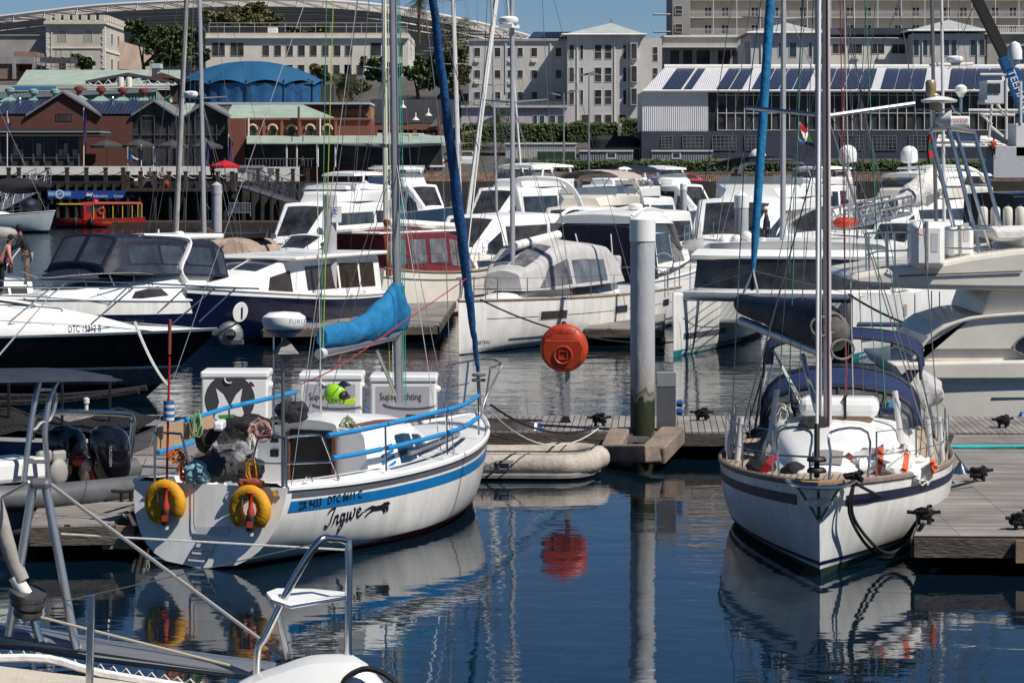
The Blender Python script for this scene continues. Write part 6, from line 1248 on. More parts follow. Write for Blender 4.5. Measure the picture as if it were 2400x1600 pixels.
e = G(260, 1224, .5); MB().box((e.x-.1, e.y-.08, .16), (e.x+.32, e.y+.02, .46)).build('end_board', fascl, t)
dock('finger_pontoon', 'weathered finger pontoon between the black yacht and the cream ketch', [(W(640, 0, 86).x, 82.5), (W(1030, 0, 86).x, 84), (W(1075, 0, 104).x, 104), (W(900, 0, 104).x, 104)], dk2)
dock('finger_pontoon', 'weathered finger pontoon behind the orange lifebuoy case', [(W(1365, 0, 85).x, 82.5), (W(1545, 0, 84).x, 82.2), (W(1560, 0, 100).x, 100), (W(1470, 0, 100).x, 100)], dk2)
struct(MB().box((W(560, 0, 104).x, 104, -.3), (W(2600, 0, 104).x, 108, .5)), 'middle_walkway', dk1)
struct(MB().box((W(560, 0, 160).x, 160, -.3), (W(2600, 0, 160).x, 164, .5)), 'far_walkway', brownw)
def pilem(N, L, B):
    tc = N.new('ShaderNodeTexCoord'); s_ = N.new('ShaderNodeSeparateXYZ'); L.new(tc.outputs['Object'], s_.inputs[0]); nz = N.new('ShaderNodeTexNoise'); nz.inputs['Scale'].default_value = 4; nz.inputs['Detail'].default_value = 7; mp = N.new('ShaderNodeMapping'); mp.inputs['Scale'].default_value = (1.5, 1.5, .5); L.new(tc.outputs['Object'], mp.inputs[0]); L.new(mp.outputs[0], nz.inputs['Vector'])
    ml = N.new('ShaderNodeMath'); ml.operation = 'MULTIPLY_ADD'; ml.inputs[1].default_value = .9; L.new(nz.outputs[0], ml.inputs[0]); L.new(s_.outputs['Z'], ml.inputs[2])
    mr = N.new('ShaderNodeMapRange'); mr.inputs['From Min'].default_value = 0; mr.inputs['From Max'].default_value = 6; L.new(ml.outputs[0], mr.inputs['Value'])
    r_ = N.new('ShaderNodeValToRGB'); e = r_.color_ramp.elements; e[0].position = .0; e[0].color = (.014, .016, .009, 1); e[1].position = .50; e[1].color = (.020, .028, .007, 1)
    for p, c in ((.515, (.25, .23, .21, 1)), (.53, (.05, .055, .02, 1)), (.54, (.30, .27, .24, 1)), (.60, (.36, .36, .365, 1)), (.75, (.43, .44, .46, 1)), (1, (.46, .47, .49, 1))): k = e.new(p); k.color = c
    L.new(mr.outputs[0], r_.inputs[0]); L.new(r_.outputs[0], B.inputs['Base Color']); B.inputs['Roughness'].default_value = .6
    bp = N.new('ShaderNodeBump'); bp.inputs['Distance'].default_value = .02; L.new(nz.outputs[0], bp.inputs['Height']); L.new(bp.outputs[0], B.inputs['Normal'])
pm = node_mat('pile_with_weed', pilem)
pile('tall grey steel pile with white cap and weedy foot beside the lifebuoy', 1506, 510, 1030, 58, 50.6, pm)
E = pile('tall grey pile with a white letter plate beside the ketch', 774, 455, 640, 31, 88, pl, capm=pl); r_ = 31*88/F/2; p = W(788, 500, 88-r_-.02); MB().box((p.x-.14, p.y, p.z-.28), (p.x+.16, p.y+.05, p.z+.22)).build('letter_plate', gelw, E); q = W(780, 503, 88-r_-.05); MB().text('E', .32, lambda x, y: q+V((x, 0, y))).build('lettering', inkb, E)
pile('grey pile with conical cap by the crowd barrier', 508, 432, 520, 24, 175, pl, capm=pl); pile('grey pile with pale cap behind the blue sail cover', 855, 427, 500, 19, 165, pl, capm=gelg); pile('white capped pile in front of the dark windscreened motor yacht', 1738, 456, 610, 33, 96, pl)
pile('short white capped pile by the turquoise van', 1522, 425, 480, 19, 165, pl); pile('pale square capped pile at the cream flybridge stern', 1602, 430, 480, 16, 160, pl)
t = thing('power_pedestal', 'stainless steel power pedestal next to the grey pile', 'pedestal', G(1560, 1010, .5)); Y = t.matrix_world.translation.y; Y = WM[t].translation.y
bs_ = mat('brushed_steel', (.33, .31, .29), .38, .85, nz=.2, ns=3, stretch=(1, 1, .1)); block(t, 'cabinet', 1541, 905, 1584, 1012, Y, .38, bs_); block(t, 'lamp_housing', 1540.5, 874, 1584.5, 905, Y-.01, .4, mat('frosted_cover', (.32, .32, .32), .4, .3))
for y in (945, 965): p = W(1586, y, Y+.15); MB().lathe([(.06, 0), (.07, .1), (0, .12)], p, (1, -.2, 0), 10).build('socket', mat('socket_blue', (.02, .10, .32), .5), t, True)
t = thing('lifebuoy_case', 'round orange lifebuoy case on a thin steel post', 'lifebuoy', G(1326, 990, .5)); Y = WM[t].translation.y; rr = 57*Y/F; c_ = W(1322, 815, Y)
MB().box((c_.x-.03+.05, Y-.02, .5), (c_.x+.06+.05, Y+.06, c_.z-rr*.5)).build('post', mat('zinc_post', (.36, .37, .38), .5, .6), t); MB().prism([W(1313, 990, Y-.05), W(1339, 990, Y-.05), W(1332, 975, Y-.05), W(1320, 975, Y-.05)], (0, .1, 0)).build('foot', black, t)
ax = V((-.12, -1, -.05)); sh = MB().lathe([(0, .17), (rr*.3, .17), (rr*.62, .16), (rr*.90, .12), (rr*.985, .06), (rr, 0), (rr*.985, -.06), (rr*.9, -.13), (0, -.15)], c_, ax, 40).build('shell', orange, t, True, ang=50)
u = V((1, -.12, 0)).normalized(); w_ = V((0, -.05, 1)).normalized(); f0 = c_+ax.normalized()*.15
pl_ = [f0+u*(rr*x)+w_*(rr*y) for x, y in ((-.74, .34), (.68, .34), (.80, .1), (.74, -.45), (.4, -.82), (-.4, -.82), (-.78, -.4), (-.84, .1))]; od = mat('deep_orange_plastic', (.42, .045, .012), .45, nz=.15, ns=5)
o = MB().prism(pl_, ax.normalized()*.035).build('lid', od, t, bevel=.012); rg = lambda r0, z: MB().tube([f0+ax.normalized()*z+u*(cos(q)*r0)+w_*(sin(q)*r0-rr*.25) for q in [2*pi*i/28 for i in range(28)]], rr*.045, 6, closed=True)
rg(rr*.36, .045).build('lid_ring', orange, o, True); k = rr*.17; c2 = f0+ax.normalized()*.045-w_*(rr*.25); MB().tube([c2+u*(-k)+w_*k, c2+u*k+w_*k, c2+u*k-w_*k, c2-u*k-w_*k], rr*.03, 5, closed=True).build('lid_square', orange, o)
MB().tube(pl_, .014, 5, closed=True).build('lid_rim', orange, o)
MB().text('LIFEBUOY', rr*.27, lambda x, y: f0+ax.normalized()*.012+u*(x-rr*.62)+w_*(y+rr*.62)).build('lettering', mat('moulded_red_lettering', (.24, .02, .008), .6), t); MB().ball(c_+V((0, 0, rr)), .05, 8).build('catch', black, t)
t = thing('pile_guide', 'timber framed guide bracket round the foot of the grey pile', 'pile guide', W(1500, 1060, 49.2)); gt = mat('guide_timber', (.24, .185, .15), .85, nz=.4, ns=2, bump=.02, bs=10)
q = lambda x, y, Y: W(x, y, Y)
for p0, p1, w2, h2 in (((1422, 1062, 49.6), (1535, 1062, 48.4), .42, .30), ((1530, 1068, 48.5), (1578, 1018, 50.2), .42, .30), ((1434, 1058, 49.5), (1452, 1020, 50.4), .36, .28)): MB().beam(q(*p0), q(*p1), w2, h2).build('guide_beam', gt, t, bevel=.03)
MB().beam(q(1446, 1027, 50.2), q(1520, 1030, 50.1), .1, .1).build('steel_roller', alu, t)
def cooler(label, px0, py1, px1, py0, zb=.5, txt=None, tux=None, logo=False):
    c_ = G((px0+px1)/2, py1, zb); Y = c_.y; a, b_ = W(px0, py1, Y), W(px1, py0, Y); D = .95; t = thing('cooler_box', label, 'cooler', c_, group='big insulated cooler boxes on the pontoon')
    MB().box((a.x, Y, a.z), (b_.x, Y+D, b_.z-.13)).build('tub', gelw, t, bevel=.035); MB().box((a.x-.02, Y-.02, b_.z-.13), (b_.x+.02, Y+D+.02, b_.z)).build('lid', gelw, t, bevel=.035)
    MB().lathe([(.07, 0), (.085, .02), (.10, 0)], (lerp(a.x, b_.x, .42), Y-.012, b_.z-.13), (0, -1, 0), 14, a0=-pi/2, a1=pi/2).build('latch_recess', gelg, t); MB().ball((b_.x+.01, Y+.5, b_.z-.28), .07, 8).build('drain_plug', gelw, t, True)
    if txt:
        MB().add([(a.x+.1, Y-.004, a.z+.05), (b_.x-.12, Y-.004, a.z+.05), (b_.x-.12, Y-.004, b_.z-.2), (a.x+.1, Y-.004, b_.z-.2)], [(0, 1, 2, 3)]).build('panel', mat('lilac_grey_panel', (.44, .43, .47), .6), t)
        MB().text(txt, .19, lambda x, y: V((a.x+.17+x*.70, Y-.012, a.z+.42+y))).build('lettering', mat('grey_lettering', (.05, .05, .065), .6), t)
        MB().tube([V((a.x+.25+.55*(1+cos(k))*.9, Y-.012, a.z+.36-.09*sin(k))) for k in [pi*i/10 for i in range(11)]], .012, 4, flat=.3).build('swoosh', mat('teal_swoosh', (.02, .12, .15), .6), t)
    if logo:
        cx, cz = lerp(a.x, b_.x, .43), lerp(a.z, b_.z, .46); r = .46; dk = mat('charcoal_print', (.05, .05, .055), .6); bk = MB()
        bk.add([V((cx+cos(q)*r, Y-.004, cz+sin(q)*r)) for q in [2*pi*i/32 for i in range(32)]], [tuple(range(32))]); bk.build('round_print', dk, t)
        MB().add([V((cx+x*r, Y-.009, cz+y*r)) for x, y in ((-.55, .45), (-.42, -.1), (-.62, -.75), (-.2, -.98), (.25, -.98), (.6, -.7), (.42, -.05), (.5, .45), (.25, .2), (0, -.28), (-.25, .2))], [(8, 7, 6, 5, 4, 9), (0, 10, 9, 4, 3, 2, 1)]).build('leaf_print', gelw, t)
        MB().add([V((cx+x*r, Y-.013, cz+y*r)) for x, y in ((-.45, -.62), (.15, -.58), (.5, -.75), (.4, -.98), (.1, -1.12), (-.3, -1.1))], [tuple(range(6))]).build('green_print', mat('green_print', (.05, .30, .05), .6), t)
        MB().add([V((b_.x-.32+x, Y-.006, b_.z-.24+y)) for x, y in ((-.07, -.03), (.09, -.03), (.06, .02), (.01, .06), (-.03, .02))], [tuple(range(5))]).build('small_emblem', mat('plum_print', (.10, .03, .07), .6), t)
    return t
cooler('white cooler box printed with a dark round emblem and green leaf', 472, 992, 627, 870, logo=True); MB()
cooler('white cooler box with grey lettering behind the bright green helmet', 702, 990, 848, 875, txt='SuperYachting'); cooler('white cooler box with grey lettering behind the sailboat mast', 868, 990, 1022, 880, txt='SuperYachting')
def cleat(label, p, rz=0.0, m=black, knot=True):
    t = thing('cleat', label, 'cleat', p, rz, group='mooring cleats on the pontoons'); mb = MB(); mb.tube([(-.22, 0, .16), (0, 0, .14), (.22, 0, .17)], .025, 6); 
    for x in (-.07, .07): mb.tube([(x, 0, 0), (x, 0, .15)], .03, 6)
    mb.build('horn', m, t, True, world=False)
    if knot:
        k = MB()
        for i in range(5): coil(k, (R.uniform(-.04, .04), 0, .05+.025*i), .085, 1, .026, 'z', 12, .5)
        k.build('rope_turns', ropeb, t, True, world=False)
for l_, x, y in (('cleat with black rope beside the pile guide', 1405, 998), ('cleat with black rope on the right finger near the dark fenders', 2295, 1128), ('cleat with black rope at the near corner of the right finger', 2165, 1228), ('cleat with black rope at the right frame edge', 2392, 1240), ('cleat with black rope left of the white sloop stern', 1645, 985), ('black wrapped cleat by the blue buoy fender', 2350, 1002)): cleat(l_, G(x, y, .5), R.uniform(-.4, .4))
cleat('bare cleat on the short left finger pontoon', G(296, 1175, .5), .5, black, False)
pa, pb = G(1258, 1030, .30), G(1130, 1022, .42); t = thing('drum_fender', 'fat black drum fender with blue end cone lying at the walkway edge', 'fender', (pa+pb)/2); d = (pb-pa).normalized(); ln = (pb-pa).length+1.2
MB().lathe([(.05, -.12), (.26, 0), (.33, .18), (.345, .4), (.345, ln)], V((pa.x, 50.9, .32)), (-1, .06, .04), 20).build('body', mat('scuffed_black_rubber', (.03, .028, .026), .6, nz=.6, ns=5), t, True); MB().lathe([(.06, -.30), (.275, -.01), (.28, .03)], V((pa.x, 50.9, .32)), (-1, .06, .04), 16).build('end_cone', mat('royal_blue_cone', (.01, .04, .25), .5), t, True); MB().lathe([(.285, .0), (.30, .05)], V((pa.x, 50.9, .32)), (-1, .06, .04), 16).build('white_ring', trim, t, True)
t = thing('inflatable_dinghy', 'grimy cream inflatable dinghy tied below the walkway', 'dinghy', G(1270, 1128, 0)); dm = mat('grimy_cream_rubber', (.47, .42, .36), .55, nz=.28, ns=4, bump=.01, bs=16)
Yd = 47.3; z0 = .24; pts = spl([W(1000, 1085, Yd), W(1200, 1086, Yd), W(1335, 1084, Yd), W(1385, 1066, Yd+.5), W(1402, 1052, Yd+.8), W(1375, 1040, Yd+1.2), W(1320, 1060, Yd+1.35), W(1200, 1062, Yd+1.35), W(1000, 1062, Yd+1.35)], 4); pts = [V((p.x, p.y, z0+.04*(i > 12)*(i < 26))) for i, p in enumerate(pts)]
tb = MB().tube(pts, .205, 14).build('tube', dm, t, True); MB().tube([p+V((0, -.19 if i < 16 else .05, -.17)) for i, p in enumerate(pts[:20])], .05, 6).build('rubbing_strake', mat('grey_dinghy_strake', (.20, .19, .18), .7, nz=.3, ns=6), t, True)
MB().prism([p+V((0, .05, -.30)) for p in pts[:-1:3]]+[pts[-1]+V((0, 0, -.30))], (0, 0, .12)).build('floor', greyf, t); MB().tube([p+V((0, -.1, .235)) for p in pts[2:15]], .012, 4).build('grab_line', ropeb, t)
for x, y in ((1183, 1085), (1368, 1070)):
    p = V((W(x, y, Yd).x, (Yd-.197) if x < 1300 else Yd+.22, z0+.03)); e = V((1, 0, 0)) if x < 1300 else V((.75, .62, .1)); o = MB().prism([p+e*a_+V((0, 0, b_)) for a_, b_ in ((-.15, .07), (.15, .07), (.09, -.08), (-.09, -.08))], (0, -.03, 0)).build('handle_patch', mat('grey_patch', (.33, .32, .30), .6), t); MB().box(p+e*-.07+V((0, -.045, -.03)), p+e*.07+V((0, -.03, .02))).build('handle', black, o)
MB().text('AirCraft', .13, lambda x, y: V((W(1122, 0, Yd).x+x, Yd-.208, z0-.02+y)), shear=.3).build('lettering', mat('faded_lettering', (.16, .13, .11), .8), t)
def pix(p): return CX+p.x*F/p.y, HY-(p.z-H)*F/p.y
def onhull(b, px, py, sd_, t=.4, h=.5, off=.012):
    m = b.m
    for _ in range(40):
        f = lambda t, h: pix(m @ b.h.P(max(.001, min(.999, t)), h, sd_)); a = f(t, h); u = f(t+.002, h); w_ = f(t, h+.01)
        j = ((u[0]-a[0])/.002, (w_[0]-a[0])/.01, (u[1]-a[1])/.002, (w_[1]-a[1])/.01); d = j[0]*j[3]-j[1]*j[2]
        if abs(d) < 1e-9: break
        ex, ey = px-a[0], py-a[1]; t += max(-.15, min(.15, (ex*j[3]-ey*j[1])/d)); h += max(-.3, min(.3, (ey*j[0]-ex*j[2])/d)); t = max(.0, min(.998, t)); h = max(.02, min(1, h))
    return b.h.pt(t, h, sd_, off)
stern, bow = G(478, 1328), G(1106, 1166); stern = stern-(bow-stern).normalized()*.1; L_ = (bow-stern).length
b = Boat('sailboat', 'white sailboat with blue and grey stripes and a leaping cat emblem', 'sailboat', bow, stern, Hull(L_, 2.85, (1.06, 1.0, 1.30), .80, .48, 2.3, .02, .80, .30, .37, .30, .26))
ing = b; h = b.h
b.body(gel, None, ((.70, .835, .015, .985, bluestripe, 'blue_stripe'), (.875, .945, .015, .985, greystripe, 'grey_stripe'), (-.05, lambda t: .015+.085*ss((t-.12)/.3)+.05*t, .10, 1, antired, 'red_antifoul'), (-.05, .02, 0, .2, antiblk, 'stern_antifoul')))
b.b(h.edge(MB(), .035, dz=-.01, flat=1.2), 'gunwale', gelw, smooth=True)
cw = .36 # cockpit ends here
b.b(h.deck(MB(), dz=-.02, camb=.07, t0=cw), 'foredeck', gelg, smooth=True)
mb = MB()
for sg in (1, -1):
    rows = [[h.pt(t, 1, sg, -.01)+V((0, 0, -.02)), h.pt(t, 1, sg, -.16)+V((0, 0, .05)), h.pt(t, 1, sg, -.42)+V((0, 0, .06)), h.pt(t, 1, sg, -.46)+V((0, 0, -.48)), V((h.P(t, 1).x, 0, h.zs(t)-.48))] for t in [cw*i/8 for i in range(9)]]; mb.grid(rows, flip=sg > 0)
b.b(mb, 'cockpit', gelw, smooth=True, ang=30)
tr = [h.P(0, k, 1) for k in (.55, .7, .85, 1)]
b.b(MB().prism([V((.17, -.93, .6)), V((.28, -.98, 1.05)), V((.28, .98, 1.05)), V((.17, .93, .6))], (.06, 0, 0)), 'transom_top', gelw)
P = lambda px, py, y=0: b.Ly(px, py, y)
zd = h.zs(.6)
x0, x1 = L_*cw, L_*.74
st = [(x0, zd-.5, zd+.50, .98, .84, .10, .07), (x0+1.2, zd-.05, zd+.50, .98, .82, .10, .07), (L_*.60, zd-.05, zd+.42, .84, .68, .12, .06), (L_*.70, zd-.02, zd+.22, .55, .42, .12, .05), (x1, zd, zd+.06, .36, .3, .04, .02)]
lf, o = b.house(st, gelw, 'coachroof', ((.8, 1.42, .08, .95, {'sd': (-1, 1)}, vblue), (1.58, 2.2, .1, .95, {'sd': (-1, 1)}, vblue)))
for d in (1, -1): b.b(lf.patch(MB(), .06, 2.9, 2.15, 3.0, sd=(d,), off=.008), 'nonskid_panel', gelg, o, smooth=True)
sst = MB()
for k in range(5):
    for u0, u1 in ((.35, .68), (1.47, 1.58), (2.2, 2.5)): lf.patch(sst, u0, u1, .2+k*.13, .26+k*.13, sd=(-1,), off=.010, nu=2, nv=1)
b.b(sst, 'window_stripes', bluestripe, o)
st = [(x0-.02, zd+.44, zd+.60, .46, .42, .06, .04), (x0+.5, zd+.44, zd+.66, .48, .42, .08, .05), (L_*.62, zd+.34, zd+.50, .40, .34, .08, .04), (L_*.66, zd+.28, zd+.32, .34, .3, .02, .02)]
b.house(st, gelg, 'sliding_hatch', par=o)
for y in (-.60, .60): tube_part(b, [V((x0+.1, y, zd+.56)), V((x0+.9, y*.97, zd+.56)), V((L_*.60, y*.8, zd+.48))], .026, 'handrail', mat('brown_handrail', (.16, .065, .04), .6, nz=.3, ns=5), o)
b.b(MB().box((x0-.03, -.36, zd-.35), (x0-.005, .30, zd+.50)), 'companionway', mat('dark_cabin_inside', (.006, .006, .006), .8), o)
for y in (-.40, .33): b.b(MB().box((x0-.07, y-.03, zd-.38), (x0-.03, y+.03, zd+.46)), 'companionway_frame', MATS['brown_handrail'], o)
for zz in (.30, .10): b.b(MB().box((x0-.03, .5, zd+zz), (x0-.008, .62, zd+zz+.1)), 'instrument', black, o)
mp_ = P(935, 942); zt = 11.5
mtop = P(921, 0); mdir = (mtop-mp_).normalized(); mtop = mp_+mdir*10.2
sz = P(930, 343)
m_ = b.mast(mp_, mtop, .064, mat('dark_grey_mast', (.34, .345, .35), .38, .4, nz=.15, ns=3), spreaders=(((sz.z-mp_.z)/(mtop.z-mp_.z), .82, .03, .12),), flat=1.35)
for sg in (-1, 1):
    tip = mp_.lerp(mtop, (sz.z-mp_.z)/(mtop.z-mp_.z))+V((-.12, sg*.82, .03)); ch = h.pt(.60, 1, sg, -.12)
    b.stay(ch, tip, .007, name='shroud'); b.stay(tip, mtop, .007, name='shroud'); b.stay(h.pt(.57, 1, sg, -.2), mp_.lerp(mtop, .36), .006, name='shroud'); b.stay(h.pt(.64, 1, sg, -.2), mp_.lerp(mtop, .36), .006, name='shroud')
for sg, q in ((1, .012), (-1, .012)): b.stay(h.P(0, 1, sg)+V((.1, 0, 0)), mp_.lerp(mtop, .93), .006, name='backstay')
for i, (m, dy, dx) in enumerate(((ropel, .10, -.10), (ropeg, -.09, .06), (ropew, .03, -.12), (MATS['turquoise_rope'], -.1, -.02))): tube_part(b, [mp_+V((dx, dy, -.05)), mp_.lerp(mtop, .5)+V((dx, dy, 0)), mp_.lerp(mtop, .97)+V((dx*.6, dy*.6, 0))], .007, 'halyard', m, m_, 4)
for m, xa, ya, xb, yb in ((ropel, 757, 815, 790, -300), (ropeg, 752, 800, 770, -300), (ropew, 755, 1060, 742, 340)): tube_part(b, [P(xa, ya, -.05), P(xb, yb, -.25)], .007, 'halyard', m, m_, 4)
tube_part(b, spl([P(705, 900, .2), P(800, 855, -.3), P(945, 755, -.3), P(1105, 645, 0)], 5), .008, 'red_control_line', roper, m_, 4)
gn = P(928, 786); be = P(750, 829); bm = tube_part(b, [gn, be], .065, 'boom', alu, m_, 10); tube_part(b, [be.lerp(gn, -.01), be.lerp(gn, .04)], .075, 'boom_end', gelg, bm, 12)
tube_part(b, [P(884, 822, -.02), P(928, 925, -.02)], .028, 'boom_vang', alu, m_); tube_part(b, [be, P(752, 1050)], .012, 'mainsheet', ropew, bm); tube_part(b, spl([gn.lerp(be, .85)+V((0, -.02, -.06)), gn.lerp(be, .8)+V((0, -.03, -.16)), gn.lerp(be, .74)+V((0, -.02, -.06))], 4), .008, 'reef_line', roper, bm, 4)
cps = []
for px, yt, yb, hw in ((756, 764, 812, .10), (790, 757, 812, .14), (830, 748, 806, .17), (868, 722, 799, .18), (900, 690, 792, .19), (922, 664, 786, .17), (936, 656, 780, .16), (950, 700, 778, .12)):
    a, c_ = P(px, yt), P(px, yb); cps.append((a.x, 0, (a.z+c_.z)/2-.03, hw*.8, (a.z-c_.z)/2*.85))
sailcover(b, cps, 'sail_cover', tealf, bm, .045, 14)
fs0, fs1 = P(1121, 872), P(1014, 0); dv = fs1-fs0
pts = [fs0+dv*q for q in (0, .04, .12, .25, .42, .6, .8, 1, 1.3, 1.5)]; rr = [.028, .038, .052, .072, .085, .076, .068, .06, .05, .04]
n_ = 60; pp, r2 = [], []
for i in range(n_+1):
    u = i/n_*(len(pts)-1); k = min(int(u), len(pts)-2); pp.append(pts[k].lerp(pts[k+1], u-k)+V((sin(i*1.3)*.006, cos(i*.9)*.006, 0))); r2.append(lerp(rr[k], rr[k+1], u-k)*(1+.05*sin(i*2.2)))
fs = b.b(MB().tube(pp, r2, 12).fuzz(.012, 14), 'furled_headsail', mat('navy_blue_sail_cover', (.006, .07, .21), .75, nz=.35, ns=9, bump=.02, bs=18), smooth=True)
b.stay(pts[-1], mtop, .012, name='forestay'); tube_part(b, [P(1124, 950), P(1121, 880)], .03, 'toggle', steel, fs)
for dz in (-.02, .06): b.b(MB().lathe([(.0, dz), (.105, dz), (.115, dz+.02), (.10, dz+.035), (0, dz+.035)], P(1122, 890), n=16), 'furling_drum', mat('drum_grey', (.10, .10, .105), .4), fs, smooth=True)
def trace(pts, y, r, name, m, par=None, n=7, k=5): return tube_part(b, spl([P(x, py, y if not isinstance(y, (list, tuple)) else y[i]) for i, (x, py) in enumerate(pts)], k), r, name, m, par, n)
hb = lambda t: h.bs(t)-.07
def side_at(px, py, sg): # point above the gunwale seen at that pixel
    t = .5
    for _ in range(12):
        y = sg*(h.bs(t)-.07); p = b.Ly(px, py, y); t = max(0, min(.995, p.x/L_))
    return p
for pts in (((768, 1020), (835, 1009), (905, 994)), ((907, 994), (975, 978), (1044, 961)), ((1047, 961), (1090, 947), (1120, 927)), ((780, 1073), (840, 1063), (893, 1052)), ((908, 1050), (975, 1034), (1042, 1016)), ((1050, 1013), (1088, 1000), (1120, 978))): tube_part(b, spl([side_at(x, y, -1) for x, y in pts], 4), .034, 'foam_tube', padb, n=8)
for pts in (((366, 1008), (398, 998), (428, 986)), ((434, 985), (480, 972), (535, 954)), ((540, 953), (610, 938), (692, 918)), ((370, 1060), (420, 1046), (470, 1030)), ((505, 1018), (520, 1012), (532, 1006))): tube_part(b, spl([side_at(x, y, 1) for x, y in pts], 4), .034, 'foam_tube', padb, n=8)
for x, y0, y1 in ((903, 990, 1103), (1046, 958, 1064), (1120, 926, 1018)): tube_part(b, [side_at(x+2, y1, -1), side_at(x, y0, -1)], .014, 'stanchion', steel)
for x, y0, y1 in ((430, 980, 1040), (537, 950, 1010), (692, 914, 985)): tube_part(b, [side_at(x, y1, 1), side_at(x, y0, 1)], .014, 'stanchion', steel)
for q0, q1 in (((768, 1020), (1122, 926)), ((780, 1073), (1122, 976))): tube_part(b, [side_at(*q0, -1), side_at(905, 994 if q0[1] < 1050 else 1050, -1), side_at(1046, 961 if q0[1] < 1050 else 1014, -1), side_at(*q1, -1)], .005, 'lifeline', wire)
for pts in (((1042, 968), (1040, 962), (1059, 858)), ((1087, 948), (1091, 910), (1098, 845)), ((1125, 985), (1140, 930), (1175, 860), (1172, 853))): tube_part(b, spl([P(x, y, .18 if pts[0][0] < 1100 else -.22) for x, y in pts], 4), .017, 'pulpit_leg', steel)
tube_part(b, spl([P(1046, 858, .3), P(1100, 846, .3), P(1150, 842, .1), P(1172, 852, -.15), P(1150, 862, -.25)], 5), .017, 'pulpit_rail', steel); tube_part(b, [P(1048, 908, .3), P(1098, 898, .3)], .012, 'pulpit_rail', steel); tube_part(b, [P(1150, 858, -.2), P(1135, 960, -.2)], .015, 'pulpit_leg', steel)
X = lambda px, py, x=.06: b.Lx(px, py, max(x, .2)+.0)
tube_part(b, spl([X(363, 1132), X(363, 1030), X(364, 1014), X(385, 1014), X(418, 1016), X(427, 1026), X(452, 1128)], 3), .017, 'stern_rail', steel); tube_part(b, spl([X(364, 1075), X(400, 1076), X(440, 1080)], 3), .012, 'stern_rail', steel)
tube_part(b, spl([X(589, 1095), X(600, 1045), X(610, 1026), X(640, 1023), X(668, 1024), b.Ly(710, 1020, -1.05), b.Ly(750, 1020, -1.12), b.Ly(762, 1038, -1.15), b.Ly(794, 1124, -1.2)], 4), .017, 'stern_rail', steel); tube_part(b, [X(590, 1085), X(668, 1086), b.Ly(780, 1082, -1.15)], .013, 'stern_rail', steel); tube_part(b, [X(671, 1140), X(670, 1024)], .016, 'stern_rail', steel)
rp = tube_part(b, [X(663, 1140, .12), X(663, 775, .12)], .023, 'radar_post', mat('dull_post', (.25, .25, .25), .35, .8), n=10)
rd = X(666, 774, .12); o = radome(b, rd, .285, rp); b.b(MB().lathe([(.14, -.08), (.22, -.02), (.25, .02)], rd, n=16), 'radar_base', mat('blue_radar_base', (.05, .10, .22), .5), o); b.b(MB().text('FURUNO', .085, lambda x, y: rd+V((x*0, 0, .10+y))+V((-.03-.0, -.0, 0))+b.inv.to_3x3() @ V((-.0+.1+x*.92, -.30+.35*max(0, .02+x-.08)**1.4, 0)), spacing=1.1), 'lettering', inkb, o)
rc = X(669, 828, .0); k = .2; b.b(MB().add([rc+V((0, -k, 0)), rc+V((0, k, 0)), rc+V((k, 0, 0)), rc+V((-k, 0, 0)), rc+V((0, 0, .22)), rc+V((0, 0, -.12))], [(0, 2, 4), (2, 1, 4), (1, 3, 4), (3, 0, 4), (2, 0, 5), (1, 2, 5), (3, 1, 5), (0, 3, 5)]), 'radar_reflector', mat('reflector_alloy', (.16, .155, .15), .6, 0), rp)
tube_part(b, [X(641, 1015, .3), X(642, 740, .3)], .012, 'aerial_post', steel)
X0 = lambda px, py: b.Lx(px, py, .0+.26*max(0, min(1, (1325-py)/190)))+V((-.03, 0, 0))
tube_part(b, [X0(457, 1132), X0(457, 1225), X0(460, 1240)], .006, 'gel_seam', greystripe, b.hull); b.b(MB().add([X0(461, 1234), X0(540, 1232), X0(538, 1252), X0(461, 1250)], [(0, 1, 2, 3)]), 'shaded_step_patch', gelg, b.hull, bevel=.0)  # step recess is a flat patch, its shade painted in grey
lad = b.b(MB().tube([X0(438, 1316), X0(464, 1270), X0(510, 1272), X0(484, 1318)], .013, 6), 'boarding_ladder', steel, smooth=True)
for q in (.35, .7): tube_part(b, [X0(lerp(464, 438, q), lerp(1270, 1316, q)), X0(lerp(510, 484, q), lerp(1272, 1318, q))], .013, 'ladder_rung', steel, lad)
b.b(MB().box(X0(644, 1147)+V((-.02, 0, 0)), X0(655, 1162)+V((.0, .001, 0))), 'stern_fairlead', steel, b.hull)
def hull_text(txt, x0, y0, x1, y1, size, m, name, shear=0.):
    p0 = onhull(b, x0, y0, -1, .1); mb = MB()
    tmp = MB().text(txt, 1.0, lambda x, y: V((x, y, 0)), shear=shear, bold=.022); w_ = max(p.x for p in tmp.v); cache = {}
    vs = [onhull(b, lerp(x0, x1, p.x/w_), lerp(y0, y1, p.x/w_)-p.y*size, -1, lerp(.05, .5, p.x/w_), .8, .013) for p in tmp.v]; mb.v = vs; mb.f = tmp.f; mb.m = tmp.m; b.b(mb, name, m, b.hull)
hull_text('ZR 9433   DTC 8611 C', 698, 1194, 848, 1164, 25, ink, 'registration_lettering', .12)
